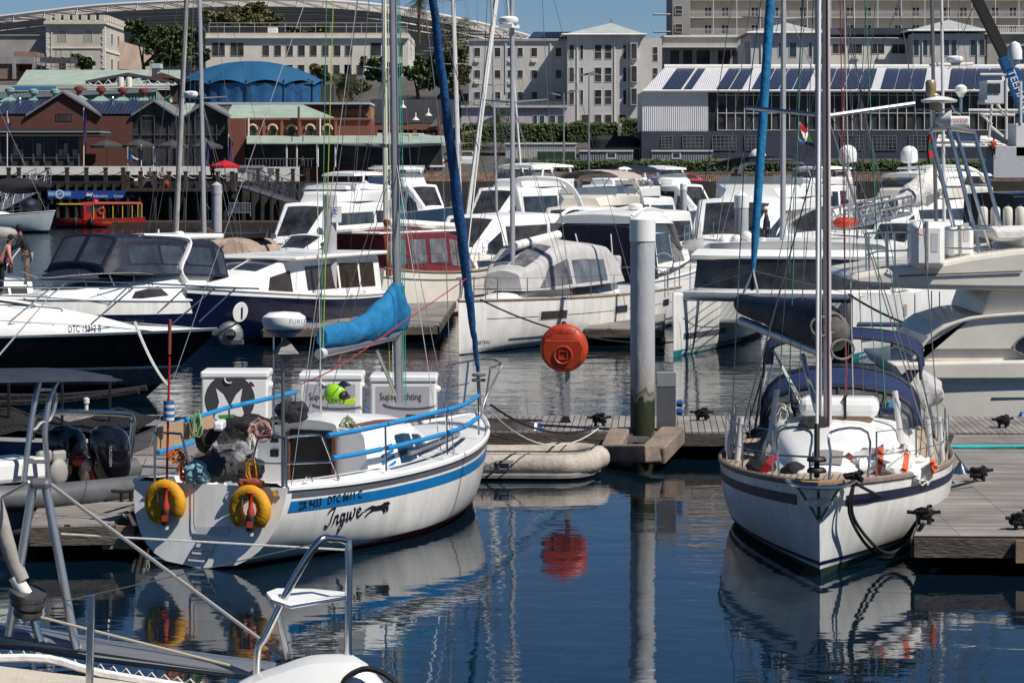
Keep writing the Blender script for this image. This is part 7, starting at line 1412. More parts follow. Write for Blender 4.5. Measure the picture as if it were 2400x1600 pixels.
S_ = [[(.05, .78), (.18, .95), (.42, 1.0), (.30, .6), (.18, .15), (.02, .02), (-.08, .12)], [(.38, .05), (.5, .5)], [(.44, .3), (.56, .5), (.64, .46), (.60, .2), (.66, .05), (.76, .12)], [(1.0, .45), (.86, .5), (.80, .25), (.88, .08), (1.0, .3), (1.03, .5), (.96, -.1), (.84, -.4), (.72, -.34), (.84, -.12), (1.12, .12)], [(1.2, .5), (1.18, .1), (1.28, .06), (1.38, .45), (1.38, .1), (1.5, .08), (1.6, .5), (1.55, .62)], [(1.72, .25), (1.92, .36), (1.88, .52), (1.76, .46), (1.74, .15), (1.86, .04), (2.08, .2)]]
mb = MB()
for s_ in S_: mb.tube([onhull(b, 764+p.x*41+p.y*4, 1234-p.x*13-p.y*40, -1, .12+.1*p.x, .5, .006) for p in spl([(x, y, 0) for x, y in s_], 4)], .0115, 5)
b.b(mb, 'script_lettering', ink, b.hull)
cat_ = [(155, 375), (180, 358), (208, 342), (235, 346), (270, 338), (290, 322), (316, 315), (331, 321), (330, 333), (312, 343), (322, 352), (318, 382), (310, 381), (306, 358), (295, 362), (302, 388), (292, 391), (280, 366), (255, 372), (225, 375), (196, 389), (168, 417), (157, 414), (180, 392), (200, 372), (207, 358), (185, 366), (160, 383)]
b.b(MB().poly([onhull(b, 800+x/2.94, 1067+y/2.94, -1, .4, .5, .012) for x, y in cat_]), 'leaping_cat_emblem', ink, b.hull)
for x, y in ((463, 1105), ): pass
b.b(MB().tube([side_at(712, 1130, -1), side_at(718, 1127, -1)+V((0, 0, .05)), side_at(728, 1126, -1)+V((0, 0, .05)), side_at(732, 1128, -1)], .012, 5), 'deck_cleat', steel)
tube_part(b, [V((L_*.5, -.95, zd+.1)), V((L_*.78, -.62, zd+.16))], .045, 'spinnaker_pole', alu)
def horseshoe(label, px, py, r, opening=0.0):
    c_ = X0(px, py)+V((-.10, 0, 0)); t = thing('horseshoe_buoy', label, 'lifebuoy', b.m @ c_, group='yellow horseshoe buoys on the transom'); wm = b.m.to_3x3(); c_ = b.m @ c_
    pts = []
    for i in range(25): a = pi*1.5+opening+(-1 if True else 1)*0+(.55+(2*pi-1.1)*i/24); pts.append(c_+wm @ V((.0, -cos(a)*r*.95, sin(a)*r)))
    mb = MB().tube(pts, [.10*(1+.03*sin(i*2.4)) if 0 < i < 24 else .075 for i in range(25)], 12, flat=None); mb.v = [c_+wm @ (lambda q: V((q.x*.85, q.y, q.z)))(wm.inverted() @ (p-c_)) for p in mb.v]; mb.build('cushion', yellowf, t, True)
    f = [c_+wm @ V((-.085, y*r, z*r)) for y, z in ((.30, .1), (.30, .72), (-.30, .72), (-.30, .1))]; MB().tube(f, .010, 5).build('bracket', steel, t)
    return t, c_
for l_, x, y, op in (('yellow horseshoe buoy tilted at the port corner of the transom', 399, 1176, .25), ('yellow horseshoe buoy upright beside the striped side', 597, 1190, 0)):
    t, c_ = horseshoe(l_, x, y, .215, op)
    lt = thing('rescue_light', 'orange and black rescue light inside the %s horseshoe buoy' % ('tilted' if op else 'upright'), 'rescue light', c_+V((0, -.08, -.36)), group='rescue lights in the horseshoe buoys'); q = c_+V((.02, -.10, -.30))
    MB().lathe([(.0, -.05), (.035, -.03), (.04, .02), (.055, .03)], q, n=10).build('lens', mat('clear_lens', (.6, .6, .58), .2), lt, True); MB().lathe([(.055, .03), (.062, .06), (.062, .2), (.05, .23)], q, n=12).build('sleeve', black, lt, True); MB().lathe([(.05, .23), (.05, .28), (.03, .34), (.025, .48), (.05, .52), (0, .54)], q, n=12).build('float', orange, lt, True); MB().box(q+V((-.045, -.066, .08)), q+V((.03, -.058, .16))).build('orange_label', orange, lt)
def bundle(label, x, y, plane, n, r, m, name='rope_coil', drop=1.6, tr=.009):
    c_ = b.m @ X(x, y, plane); mb = MB(); nt = 0
    for i in range(n): coil(mb, c_+V((R.uniform(-.03, .03), R.uniform(-.05, .05), R.uniform(-.03, .03))), r*R.uniform(.6, 1.1), 1, tr, 'y', 10, .5, drop)
    return single(mb, name, m, label, 'rope', 'rope bundles hung on the blue striped sailboat')
bundle('tangle of bright orange line above the tilted horseshoe buoy', 412, 1070, -.02, 9, .10, orangef, drop=.9); bundle('long orange line coil hanging left on the stern rail', 432, 1100, -.03, 9, .055, orangef, drop=2.4); bundle('long orange yellow line coil hanging above the upright horseshoe buoy', 590, 1105, -.03, 11, .06, mat('amber_rope', (.60, .25, .02), .7, nz=.3, ns=20), drop=2.5)
bundle('pale green line coil hanging on the port foam rail', 458, 995, .9, 10, .055, mat('pale_green_rope', (.25, .42, .22), .8), drop=3.0); bundle('thick bundle of red white and green sheets over the cockpit edge', 612, 1010, 2.1, 16, .13, mat('mixed_sheet_rope', (.52, .40, .36), .8, c2=(.30, .05, .05), ns=12), drop=1.1, tr=.013); bundle('bundle of white sheets hanging below the red and green bundle', 590, 1055, 2.0, 8, .05, ropew, drop=4, tr=.012)
bundle('yellow and blue line bundle on the coachroof winch', 815, 1010, 3.2, 12, .09, mat('yellow_blue_rope', (.45, .42, .10), .8, c2=(.05, .16, .25), ns=10), drop=2.0); bundle('white line bundle beside the green coil on the side deck', 838, 1035, 3.3, 10, .08, ropew, drop=2.2); bundle('dark green coiled line on the side deck by the winch', 845, 1055, 3.3, 9, .09, mat('dark_green_rope', (.02, .11, .06), .8), drop=.5)
t = thing('dan_buoy', 'red danbuoy pole with a blue and white striped float', 'danbuoy', b.m @ X(391, 1125, .0)); wp = lambda x, y: b.m @ X(x, y, -.05)
MB().tube([wp(391, 1125), wp(397, 835)], .016, 7).build('pole', red, t, True); MB().tube([wp(396.5, 830), wp(398, 748)], .024, 7).build('flag_sleeve', mat('brick_red_sleeve', (.22, .05, .035), .8), t, True); fl0, fl1 = wp(395.5, 985), wp(396, 940); d_ = fl1-fl0
for i in range(6): MB().lathe([(.072, 0), (.074, .01), (.074, d_.length/6)], fl0+d_*(i/6), d_, 14).build('float_band', trim if i % 2 == 0 else mat('float_blue', (.02, .16, .42), .5), t, True)
def bag(label, x, y, plane, sx, sy, sz, m, name='bag', cat='bag', fz=.07, sc=4, seed=1):
    c_ = b.m @ X(x, y, plane); mb = MB().ball((0, 0, 0), 1, 40); mb.v = [V((math.copysign(abs(p.x)**.75, p.x)*sx, math.copysign(abs(p.y)**.75, p.y)*sy, math.copysign(abs(p.z)**.75, p.z)*sz)) for p in mb.v]; mb.fuzz(fz*.8, sc, seed).fuzz(fz*.55, sc*2.6, seed).fuzz(fz*.3, sc*7, seed); mb.v = [p+c_ for p in mb.v]; return single(mb, name, m, label, cat, smooth=True)
bag('black canvas holdall in the cockpit by the foam rail', 498, 1035, 1.1, .20, .2, .17, blackf); bag('charcoal backpack lying on its side in the cockpit', 505, 1098, .55, .30, .22, .17, mat('charcoal_pack', (.05, .05, .05), .8, nz=.3, ns=6, bump=.02, bs=14), seed=4)
bag('black and white crumpled jacket heaped on the packs', 535, 1065, .9, .27, .2, .16, mat('crumpled_black_white', (.42, .42, .44), .7, c2=(.015, .015, .018), ns=2.4), 'jacket', 'jacket', .10, 5, 7); bag('pale blue fleece heaped at the stern rail', 462, 1108, .3, .17, .18, .13, mat('pale_blue_fleece', (.20, .38, .46), .9, nz=.2, ns=5), 'fleece', 'clothing', .08, 5, 9)
bag('black kit bag at the foot of the companionway', 570, 1100, .9, .26, .22, .13, blackf, seed=12); bag('black bin bag on the cabin top beside the companionway', 686, 965, 3.0, .22, .2, .13, blackf, seed=15); bag('black holdall behind the red and green sheets', 580, 1000, 2.4, .34, .25, .17, blackf, seed=16); bag('rust red cloth pouch below the amber line coil', 590, 1132, .05, .17, .06, .06, mat('rust_cloth', (.24, .06, .03), .8), 'pouch', 'pouch', .03, 6, 2)
ply = mat('plywood', (.42, .28, .16), .7, nz=.15, ns=3, stretch=(1, 1, 5))
for l_, q in (('plywood board leaning on the port foam rail nearest the stern', ((368, 1052), (430, 1040), (430, 985), (372, 1002))), ('plywood board leaning beside the pale green line coil', ((436, 1030), (500, 1018), (500, 972), (436, 992)))):
    mb = MB().prism([b.m @ b.Ly(x, y, .72) for x, y in q], b.m.to_3x3() @ V((0, .03, 0))); single(mb, 'plywood_board', ply, l_, 'board', 'plywood boards in the sailboat cockpit')
mb = MB().box(b.m @ b.Ly(500, 1010, .3), (b.m @ b.Ly(527, 984, .3))+V((0, .2, 0))); single(mb, 'jerry_can', gelw, 'small white plastic can beside the plywood board', 'container', bevel=.03)
mb = MB().box(b.m @ b.Ly(540, 1062, .1), (b.m @ b.Ly(565, 1040, .1))+V((0, .25, 0))); single(mb, 'plastic_tub', gelw, 'white plastic tub in the middle of the cockpit', 'tub', bevel=.03)
hp = b.m @ P(793, 948, .12); t = thing('helmet', 'bright green motocross helmet resting on the sailboat hatch', 'helmet', hp); lg = mat('lime_green_shell', (.28, .62, .015), .3, coat=.5); c_ = hp+V((-.04, 0, .15))
MB().ball(c_, .155, 18, sq=(1.08, .85, 1.0), z0=-.85).build('shell', lg, t, True); MB().prism([c_+V((x, -.0, z)) for x, z in ((.10, -.10), (.27, -.05), (.29, -.11), (.24, -.15), (.05, -.15))], (0, .10, 0)).build('chin_guard', mat('yellow_green', (.45, .65, .02), .3), t, bevel=.01)
MB().prism([c_+V((x, -.06, z)) for x, z in ((.02, .13), (.10, .20), (.23, .13), (.12, .10))], (0, .14, 0)).build('peak', mat('dark_peak', (.02, .025, .06), .4), t, bevel=.01); MB().ball(c_+V((.10, -.03, -.01)), .10, 12, sq=(.9, 1.1, .75)).build('eye_port', black, t, True); MB().text('LEATT', .085, lambda x, y: c_+V((-.10+x, -.134+.25*abs(x-.1)**1.2, -.12+y))).build('lettering', ink, t)
rope('mooring_line', sag(b.m @ P(1150, 948), G(1400, 1000, .62), .25), .02, ropeb, 'black mooring line from the blue striped sailboat bow to the walkway cleat'); rope('mooring_line', sag(b.m @ P(1146, 960), G(1402, 1004, .6), .42), .012, ropew, 'thin white line drooping over the inflatable dinghy')
bow = G(1922, 1352); stern = V((bow.x+1.55, bow.y+10.2, 0)); L_ = (bow-stern).length
b = Boat('sailing_yacht', 'white sailing yacht seen bow on with navy stripes and navy bimini', 'sailing yacht', bow, stern, Hull(L_, 3.36, (1.08, .98, 1.20), .70, .46, 1.95, .3, .86, .36, .55, .28, .1))
h = b.h
b.body(gel, None, ((.745, .865, 0, .945, navystripe, 'navy_stripe'), (.13, .17, 0, 1, navystripe, 'boot_stripe'), (-.05, .09, 0, 1, antigrn, 'weedy_waterline')))
def teakm(N, L, B):
    tc = N.new('ShaderNodeTexCoord'); w_ = N.new('ShaderNodeTexWave'); w_.bands_direction = 'Y'; w_.inputs['Scale'].default_value = 3.4; w_.inputs['Distortion'].default_value = .3; L.new(tc.outputs['Object'], w_.inputs[0]); r_ = N.new('ShaderNodeValToRGB'); e = r_.color_ramp.elements; e[0].position = .03; e[0].color = (.03, .025, .02, 1); e[1].position = .12; e[1].color = (.36, .28, .20, 1); L.new(w_.outputs['Fac'], r_.inputs[0]); L.new(r_.outputs[0], B.inputs['Base Color']); B.inputs['Roughness'].default_value = .7
tk = node_mat('teak_deck', teakm)
b.b(h.deck(MB(), dz=-.03, camb=.05), 'deck', tk, smooth=True); b.b(h.edge(MB(), .03, dz=.01, flat=1.5), 'toe_rail', mat('weathered_teak_rail', (.24, .19, .15), .75, nz=.25, ns=5), smooth=True)
zd = h.zs(.6); X = lambda px, py, x: b.Lx(px, py, x)
st = [(.25, zd-.1, zd+.28, 1.15, 1.05, .1, .03), (3.4, zd-.1, zd+.42, 1.2, 1.05, .15, .05), (4.6, zd-.05, zd+.50, 1.12, .95, .2, .08), (6.2, zd-.03, zd+.42, 1.0, .78, .2, .08), (7.5, zd, zd+.30, .78, .55, .18, .07), (8.3, zd+.02, zd+.10, .5, .4, .06, .03)]
lf, o = b.house(st, gelw, 'coachroof', ((2.2, 3.4, .25, .75, {}, glass),))
b.b(lf.patch(MB(), 4.15, 4.75, 2.45, 3, off=.02, nu=4), 'deck_hatch', mat('grey_hatch_cover', (.24, .235, .22), .7, nz=.15, ns=4), o, smooth=True)
st = [(3.6, zd+.4, zd+.75, 1.0, .95, .1, .04), (3.7, zd+.4, zd+.72, 1.0, .95, .1, .04)]
rows = []
def hoop(x, w_, z0, z1, n=14, e=.55): return [V((x, w_*cos(a), z0+(z1-z0)*abs(sin(a))**e)) for a in [pi*i/n for i in range(n+1)]]
hf, hm, hbk = hoop(4.5, 1.0, zd+.40, zd+.56), hoop(4.0, 1.12, zd+.32, zd+.93), hoop(3.2, 1.18, zd+.3, zd+1.18)
sh = b.b(MB().grid([hm, hbk]), 'sprayhood', navyl, smooth=True); dv = mat('dark_clear_vinyl', (.09, .09, .10), .07, nz=.7, ns=2.2, alpha=.8)
b.b(MB().grid([hf, [a.lerp(c_, .5) for a, c_ in zip(hf, hm)], hm]), 'clear_panel', dv, sh, smooth=True)
for q, r in ((hm, .05), (hbk, .05), ([a.lerp(c_, .5) for a, c_ in zip(hf, hm)], .035)): tube_part(b, q, r, 'hoop', navyf, sh)
for i in (4, 7, 10): tube_part(b, [hf[i], hm[i]], .03, 'seam_strip', navyf, sh)
w0, w1 = hoop(2.7, 1.2, zd+.95, zd+1.58, e=.4), hoop(1.9, 1.24, zd+1.1, zd+1.68, e=.4); w2 = hoop(.4, 1.2, zd+1.0, zd+1.6, e=.4)
bi = b.b(MB().grid([w0, w1, w2]), 'bimini', navyl, smooth=True); b.b(MB().box((1.0, .2, zd+1.70), (1.8, .9, zd+1.73)), 'solar_panel', solar, bi)
for q in (w0, w1, w2): tube_part(b, q, .022, 'bimini_hoop', navyf, bi)
for x in (2.7, 1.9, .4):
    for sg in (1, -1): tube_part(b, [(x, sg*1.2, zd+1.0), (1.8 if x > 1 else .5, sg*1.4, zd)], .016, 'bimini_leg', steel, bi)
b.b(MB().grid([[V((2.7, -1.2, zd+.95)), V((2.0, -1.24, zd+1.05))], [V((3.1, -1.45, zd+.1)), V((2.0, -1.5, zd+.1))]]), 'side_curtain', blackf, bi)
mf = X(1940, 1024, 5.75); mt = X(1936, -10, 5.75); md = (mt-mf).normalized(); mt = mf+md*13
m_ = b.mast(mf, mt, .062, mat('pale_silver_mast', (.56, .56, .57), .38, .25, nz=.08, ns=2), flat=1.15, taper=.9, spreaders=())
tube_part(b, [mf+V((.1, -.12, .1)), mt+V((.1, -.10, 0))], .045, 'mast_track', mat('pale_mast_section', (.42, .42, .43), .4, .3, nz=.1, ns=2), m_, 10); b.b(MB().prism([mf+V((-.1, -.12, -.12)), mf+V((.14, -.12, -.12)), mf+V((.12, -.1, .06)), mf+V((-.1, -.1, .06))], (0, .24, 0)), 'mast_step', steel, m_)
sl, sr = X(1750, 253, 5.2), X(2143, 243, 5.2); sp0 = X(1940, 272, 5.75)
for q in (sl, sr): tube_part(b, [sp0, q], .034, 'spreader', alu, m_, 8)
for q, sg in ((sl, -1), (sr, 1)):
    c_ = h.pt(.52, 1, sg, -.15); b.stay(q, c_, .008, name='shroud'); b.stay(q, mt, .008, name='shroud')
    for t_ in (.47, .56): b.stay(h.pt(t_, 1, sg, -.2), sp0, .008, name='shroud')
for x0, y0, x1, y1 in ((1716, 0, 1632, 560), (1888, 0, 1850, 640), (2052, 0, 2010, 560), (1975, 0, 2150, 900), (2110, 0, 1990, 300), (1990, 60, 2110, 780), (1978, 0, 1982, 950), (2030, 0, 1985, 880)): b.stay(X(x0, y0, 5.0), X(x1, y1, 5.0), .006, name='halyard')
for px in (1818, 1868, 2030, 2062): b.stay(X(px, 1040, 4.5), X(lerp(px, 1940, .55), -40, 5.7), .006, name='halyard')
for px, m in ((1848, ropeg), (2000, ropew), (2075, ropeg), (1985, roper)): tube_part(b, [X(px, 960, 4.4), X(lerp(px, 1940, .35), 0, 5.6)], .008, 'halyard', m, m_, 4)
tube_part(b, [mf+V((.2, .02, 0)), mt+V((.14, .02, 0))], .018, 'red_halyard', mat('dark_red_halyard', (.12, .02, .025), .7), m_, 5)
f0, f1 = X(1914, 1118, L_+.15), X(1921, 0, L_-1.8); tp = f0+(f1-f0)*1.25; tube_part(b, [f0, tp], .020, 'furled_forestay', mastw, n=8); tube_part(b, [f0, f0.lerp(tp, .085)], .036, 'black_sleeve', black, n=8)
for dz in (.06, .2): b.b(MB().lathe([(0, dz), (.12, dz), (.125, dz+.03), (.10, dz+.06), (0, dz+.06)], f0, n=14), 'furling_drum', black, smooth=True)
g0 = X(1945, 775, 5.6); a1 = X(1738, 722, 2.3); dv_ = a1-g0
rows = []
for q, hh, ww in ((0, .32, .22), (.12, .36, .25), (.4, .29, .22), (.75, .2, .17), (1, .16, .13)): c_ = g0+dv_*q+V((0, 0, .06)); e = V((-dv_.y, dv_.x, 0)).normalized(); rows.append([c_+e*(cos(a)*ww)+V((0, 0, sin(a)*hh)) for a in [2*pi*j/14 for j in range(14)]])
r2 = []
for i in range(4): r2 += [[p.lerp(k, q) for p, k in zip(rows[i], rows[i+1])] for q in (0, .33, .66)]
mb = MB().grid(r2+[rows[-1]], closed=True); n_ = len(mb.v); mb.f += [tuple(range(14)), tuple(range(n_-14, n_))]; mb.m += [0, 0]; mb.fuzz(.03, 4); bm = b.b(mb, 'sail_cover', navyf, smooth=True, ang=60)
tube_part(b, [g0+V((0, 0, -.36)), a1+V((0, 0, -.2))], .075, 'boom', alu, bm, 10)
fo = MB(); e = V((-dv_.y, dv_.x, 0)).normalized()
for k, (ox, oz) in enumerate(((-.08, -.06), (.1, -.12), (0, .12), (.2, .08), (-.12, -.25))): fo.tube([g0+e*(ox+cos(a)*.10*(1+.2*k % 2))+V((0, 0, oz+sin(a)*.14))-dv_.normalized()*(.1+.02*k) for a in [2*pi*j/12 for j in range(13)]], .018, 6)
b.b(fo, 'folded_sail', mat('folded_sail_edge', (.20, .18, .165), .8, nz=.3, ns=6), bm, smooth=True)
b.b(MB().ball(g0+V((.0, .02, .0)), .32, 14, sq=(.5, .85, .95)).fuzz(.05, 4), 'sail_head', mat('stowed_sail', (.12, .115, .11), .85, nz=.5, ns=5), bm, smooth=True)
for q in (.3, .65): tube_part(b, [g0+dv_*q+V((0, 0, .3)), X(1930, 120, 5.7)], .006, 'lazy_jack', wire, bm, 4)
for px in (1850, 1858): tube_part(b, [X(1812, 820, 4.0), X(px+35, 965, 4.6)], .016, 'mainsheet', ropew, bm)
tube_part(b, [X(1880, 830, 5.5), X(1915, 965, 5.9)], .04, 'boom_vang', alu, m_)
mb = MB().box((4.62, -.52, zd+.58), (5.25, .62, zd+.86)); lr = b.b(mb, 'liferaft_canister', gelw, bevel=.1); mb = MB().box((4.66, .12, zd+.57), (5.26, .16, zd+.875)); b.b(mb, 'strap', black, lr); b.b(MB().box((4.7, -.4, zd+.52), (5.2, .5, zd+.6)), 'cradle', teak, lr)
for sg in (-1, 1):
    for k, t_ in enumerate((.5, .56)): c_ = h.pt(t_, 1, sg, -.14-.1*k); b.b(MB().tube([c_, c_+V((-.02, -sg*.06, .62))], .045, 10), 'shroud_cover', mat('white_shroud_cover', (.56, .55, .54), .5, nz=.1, ns=3), smooth=True)
    b.b(MB().tube([V((5.2, sg*.95, zd+.2)), V((5.0, sg*.85, zd+.95))], .045, 10), 'shroud_cover', MATS['white_shroud_cover'], smooth=True)
    b.b(MB().box((4.3, sg*.62-.2, zd+.56), (4.42, sg*.62+.2, zd+.66)), 'rope_clutch', navyl, o, bevel=.02)
    pts = [h.pt(lerp(.08, .86, i/6), 1, sg, -.07) for i in range(7)]; b.rail(pts, .62, 1, r=.014)
    a = h.pt(.885, 1, sg, -.06); c_ = h.pt(.97, 1, sg, -.05); mb = MB(); up = V((0, 0, .62)); mb.tube(spl([a, a+up, c_+up+V((-.1, 0, .02)), c_+V((0, 0, .35)), c_+V((.12, -sg*.02, .04))], 4), .018, 6); mb.tube([a+up*.5, c_+V((0, 0, .33))], .014, 5); b.b(mb, 'pulpit', steel, smooth=True)
pl_ = b.b(MB().prism([V((L_-.05, -.30, 1.20)), V((L_+.42, -.20, 1.22)), V((L_+.5, 0, 1.22)), V((L_+.42, .20, 1.22)), V((L_-.05, .30, 1.20))], (0, 0, .035)), 'bow_platform', teak); tube_part(b, spl([(L_-.1, -.42, 1.21), (L_+.4, -.30, 1.20), (L_+.58, 0, 1.20), (L_+.4, .30, 1.20), (L_-.1, .42, 1.21)], 5), .028, 'platform_rail', steel, pl_)
for y in (-.25, .25): tube_part(b, [(L_+.42, y, 1.18), (L_+.12, 0, .72)], .02, 'bobstay', steel, pl_)
b.b(MB().prism([V((L_+.5, -.02, 1.14)), V((L_+.28, -.02, .78)), V((L_+.2, -.02, .9)), V((L_+.2, -.02, 1.14))], (0, .04, 0)).box((L_+.1, -.16, .95), (L_+.45, .16, 1.02)), 'anchor', mat('polished_anchor', (.35, .35, .35), .25, .9), pl_)
def heap(label, x, y, plane, sx, sy, sz, m, name, cat, seed, fz=.1, sc=3.5):
    c_ = b.m @ X(x, y, plane); mb = MB().ball((0, 0, 0), 1, 44); mb.v = [V((p.x*sx, p.y*sy, p.z*sz)) for p in mb.v]; mb.fuzz(fz, sc, seed).fuzz(fz*.6, sc*2.6, seed+2).fuzz(fz*.3, sc*7, seed); mb.v = [p+c_ for p in mb.v]; return single(mb, name, m, label, cat, smooth=True)
def wob(N, L, B):
    tc = N.new('ShaderNodeTexCoord'); w_ = N.new('ShaderNodeTexWave'); w_.inputs['Scale'].default_value = .8; w_.inputs['Distortion'].default_value = 3.5; w_.inputs['Detail'].default_value = 1; w_.bands_direction = 'X'; L.new(tc.outputs['Object'], w_.inputs[0]); r_ = N.new('ShaderNodeValToRGB'); e = r_.color_ramp.elements; e[0].position = .86; e[0].color = (.66, .66, .64, 1); e[1].position = .90; e[1].color = (.66, .12, .05, 1); L.new(w_.outputs['Fac'], r_.inputs[0]); L.new(r_.outputs[0], B.inputs['Base Color']); B.inputs['Roughness'].default_value = .75
heap('white and orange spinnaker bundled on the foredeck of the bow on yacht', 2082, 1095, 7.6, .62, .5, .25, node_mat('spinnaker_cloth', wob), 'sail_bundle', 'sail', 3, .17)
heap('black sail bag with a red strap on the foredeck edge', 1785, 1098, 7.4, .22, .26, .17, blackf, 'sail_bag', 'bag', 5, .06); c_ = b.m @ X(1800, 1085, 7.62); single(MB().tube([c_+V((.08, -.12, .12)), c_+V((0, -.16, 0)), c_+V((-.1, -.12, -.14))], .03, 6, flat=2), 'bag_strap', redf, 'red strap across the black sail bag', 'strap'); heap('black sail cover lying beside the furling drum', 1868, 1105, 8.0, .24, .22, .12, blackf, 'sail_cover_bundle', 'bag', 8, .05)
heap('dark windlass cover by the mast foot', 1905, 1000, 5.9, .2, .2, .16, blackf, 'winch_cover', 'cover', 11, .05); heap('blue and white rope coil hanging at the sprayhood', 2095, 958, 4.2, .14, .16, .13, mat('blue_white_rope', (.45, .47, .48), .8, c2=(.02, .17, .30), ns=5), 'rope_coil', 'rope', 13, .06, 6)
c_ = b.m @ X(1838, 985, 4.6); mb = MB(); [coil(mb, c_+V((R.uniform(-.04, .04), R.uniform(-.04, .04), R.uniform(-.03, .03))), .09, 1, .011, 'y', 10, .5, 2.2) for _ in range(14)]; single(mb, 'rope_coil', ropew, 'bunch of white ropes hung at the port shroud of the bow on yacht', 'rope')
bp = b.m @ V((L_-.1, .42, 1.2)); wm = lambda x, y, z=.5: G(x, y, z)
rope('mooring_line', spl([bp, W(1990, 1200, bp.y), W(2030, 1275, bp.y+.6), W(2080, 1305, bp.y+1), W(2130, 1275, bp.y+1.3), wm(2165, 1228, .6)], 6), .022, ropeb, 'heavy black line looping from the bow down to the finger pontoon'); rope('mooring_line', spl([bp, W(1998, 1205, bp.y+.1), W(2042, 1270, bp.y+.6), W(2085, 1296, bp.y+1), W(2128, 1270, bp.y+1.3), wm(2163, 1226, .6)], 6), .022, ropeb, 'second heavy black line beside the looping bow line')
rope('mooring_line', spl([bp, W(2060, 1160, bp.y+1), W(2130, 1176, bp.y+3), W(2200, 1150, bp.y+4.8), wm(2290, 1125, .6)], 6), .022, ropeb, 'black line sagging along the port side stripe to the pontoon')
mb = MB(); c_ = bp+V((0, 0, .03)); [coil(mb, c_, .10, 1, .03, 'z', 10, .6) for _ in range(4)]; single(mb, 'rope_turns', ropeb, 'black rope turns wound on the bow cleat of the bow on yacht', 'rope')
blf = mat('teal_blue_fender', (.012, .05, .09), .35, nz=.3, ns=5, coat=.2)
fender('round teal fender hanging lowest at the side of the bow on yacht', W(2222, 1115, 42.2), .46, .19, blf, 'round teal fenders', True, boatline=b.m @ h.pt(.38, 1, 1, .02)); fender('round teal fender squeezed against the pontoon edge', W(2252, 1082, 43.6), .48, .20, blf, 'round teal fenders', True, boatline=b.m @ h.pt(.28, 1, 1, .02))
mb = MB()
for k in range(3): mb.tube(spl([V((-1.1+.1*k, -.05*k, .02)), V((-.5, .14-.05*k, .025)), V((.3, .16-.06*k, .02)), V((.62, 0, .03)), V((.3, -.14+.05*k, .04)), V((-.5, -.12+.04*k, .02)), V((-1.05, .03*k, .03))], 5), .022, 5)
c_ = G(2330, 1050, .5); mb.v = [p+c_ for p in mb.v]; mb.tube(spl([c_+V((.5, -.1, .02)), c_+V((1.2, -.14, .02)), c_+V((3, -.1, .02))], 5), .022, 5); single(mb, 'rope_coil', ropet, 'turquoise rope coiled on the sunlit finger pontoon', 'rope')
fender('blue buoy fender at the cream yacht side by the pontoon', W(2395, 965, 54.8), .48, .2, mat('strong_blue_fender', (.01, .07, .28), .4), 'round teal fenders', True)
heap('covered pale tender outboard behind the navy bimini', 2150, 915, 1.0, .42, .42, .30, MATS['light_grey_canvas'], 'tender_bundle', 'tender', 21, .06)
bow = V((W(-260, 0, 38.5).x, 38.5, 0)); stern = V((W(385, 0, 42).x, 42.3, 0)); L_ = (bow-stern).length
b = Boat('inflatable_workboat', 'grey inflatable workboat with twin black outboards and an aluminium arch', 'workboat', bow, stern, Hull(L_, 1.9, (.45, .45, .6), .95, .5, 2.4, .8, .8, .4, .55, .4))
b.body(mat('grey_workboat_hull', (.16, .17, .18), .5, nz=.2, ns=3), None); P = lambda x, y, yy=0: b.Ly(x/5.88, 860+y/5.88, yy)
for sg in (1, -1): tube_part(b, spl([(-.2, sg*.95, .62), (1, sg*1.0, .62), (3.2, sg*.95, .64), (L_*.9, sg*.5, .7), (L_, 0, .8)], 5), .18, 'buoyancy_tube', mat('charcoal_tube', (.10, .105, .115), .55, nz=.25, ns=4), n=14)
b.b(MB().box((.0, -.8, .35), (L_*.8, .8, .42)), 'floor', gelg); b.text('8,70', .17, .33, .95, 1, trim, off=.22)
for k, (x, yy) in enumerate(((1450, .35), (850, -.35))):
    q = P(x, 900, yy); rows = [[q+V((cos(a)*.34*s_-.03*i, sin(a)*.25*s_, dz*1.4)) for a in [2*pi*j/14 for j in range(14)]] for i, (dz, s_) in enumerate(((.06, .35), (.03, .75), (-.05, .97), (-.2, 1), (-.38, .92), (-.52, .7), (-.8, .35)))]; mb = MB().grid(rows, closed=True); ob = b.b(mb, 'outboard', mat('glossy_black_cowl', (.006, .006, .010), .12, coat=.4), smooth=True); MBc = MB().box(q+V((-.12, -.1, -1.2)), q+V((.08, .1, -.5))); b.b(MBc, 'outboard_leg', black, ob)
    b.b(MB().text('MERCURY', .085, lambda x, y: q+V((.12-y*.9, .205, -.42+x*.8-.05))+V((0, .02, 0))), 'lettering', mat('grey_outboard_lettering', (.3, .3, .3), .4), ob)
for xs in (((560, 120), (440, 700), (330, 1560)), ((830, 120), (690, 420), (620, 900), (650, 1300), (665, 1560))): tube_part(b, spl([P(x, y, .7) for x, y in xs], 4), .04, 'arch_tube', alu, n=10)
tube_part(b, spl([P(740, 320, .7), P(770, 420, .7), P(730, 640, .7), P(660, 745, .7), P(560, 770, .7), P(490, 850, .7), P(420, 870, .7)], 5), .03, 'arch_brace', alu, n=8); tube_part(b, [P(530, 305, .7), P(740, 310, .7)], .028, 'arch_brace', alu); tube_part(b, [P(360, 1300, .7), P(640, 1300, .7)], .03, 'arch_brace', alu)
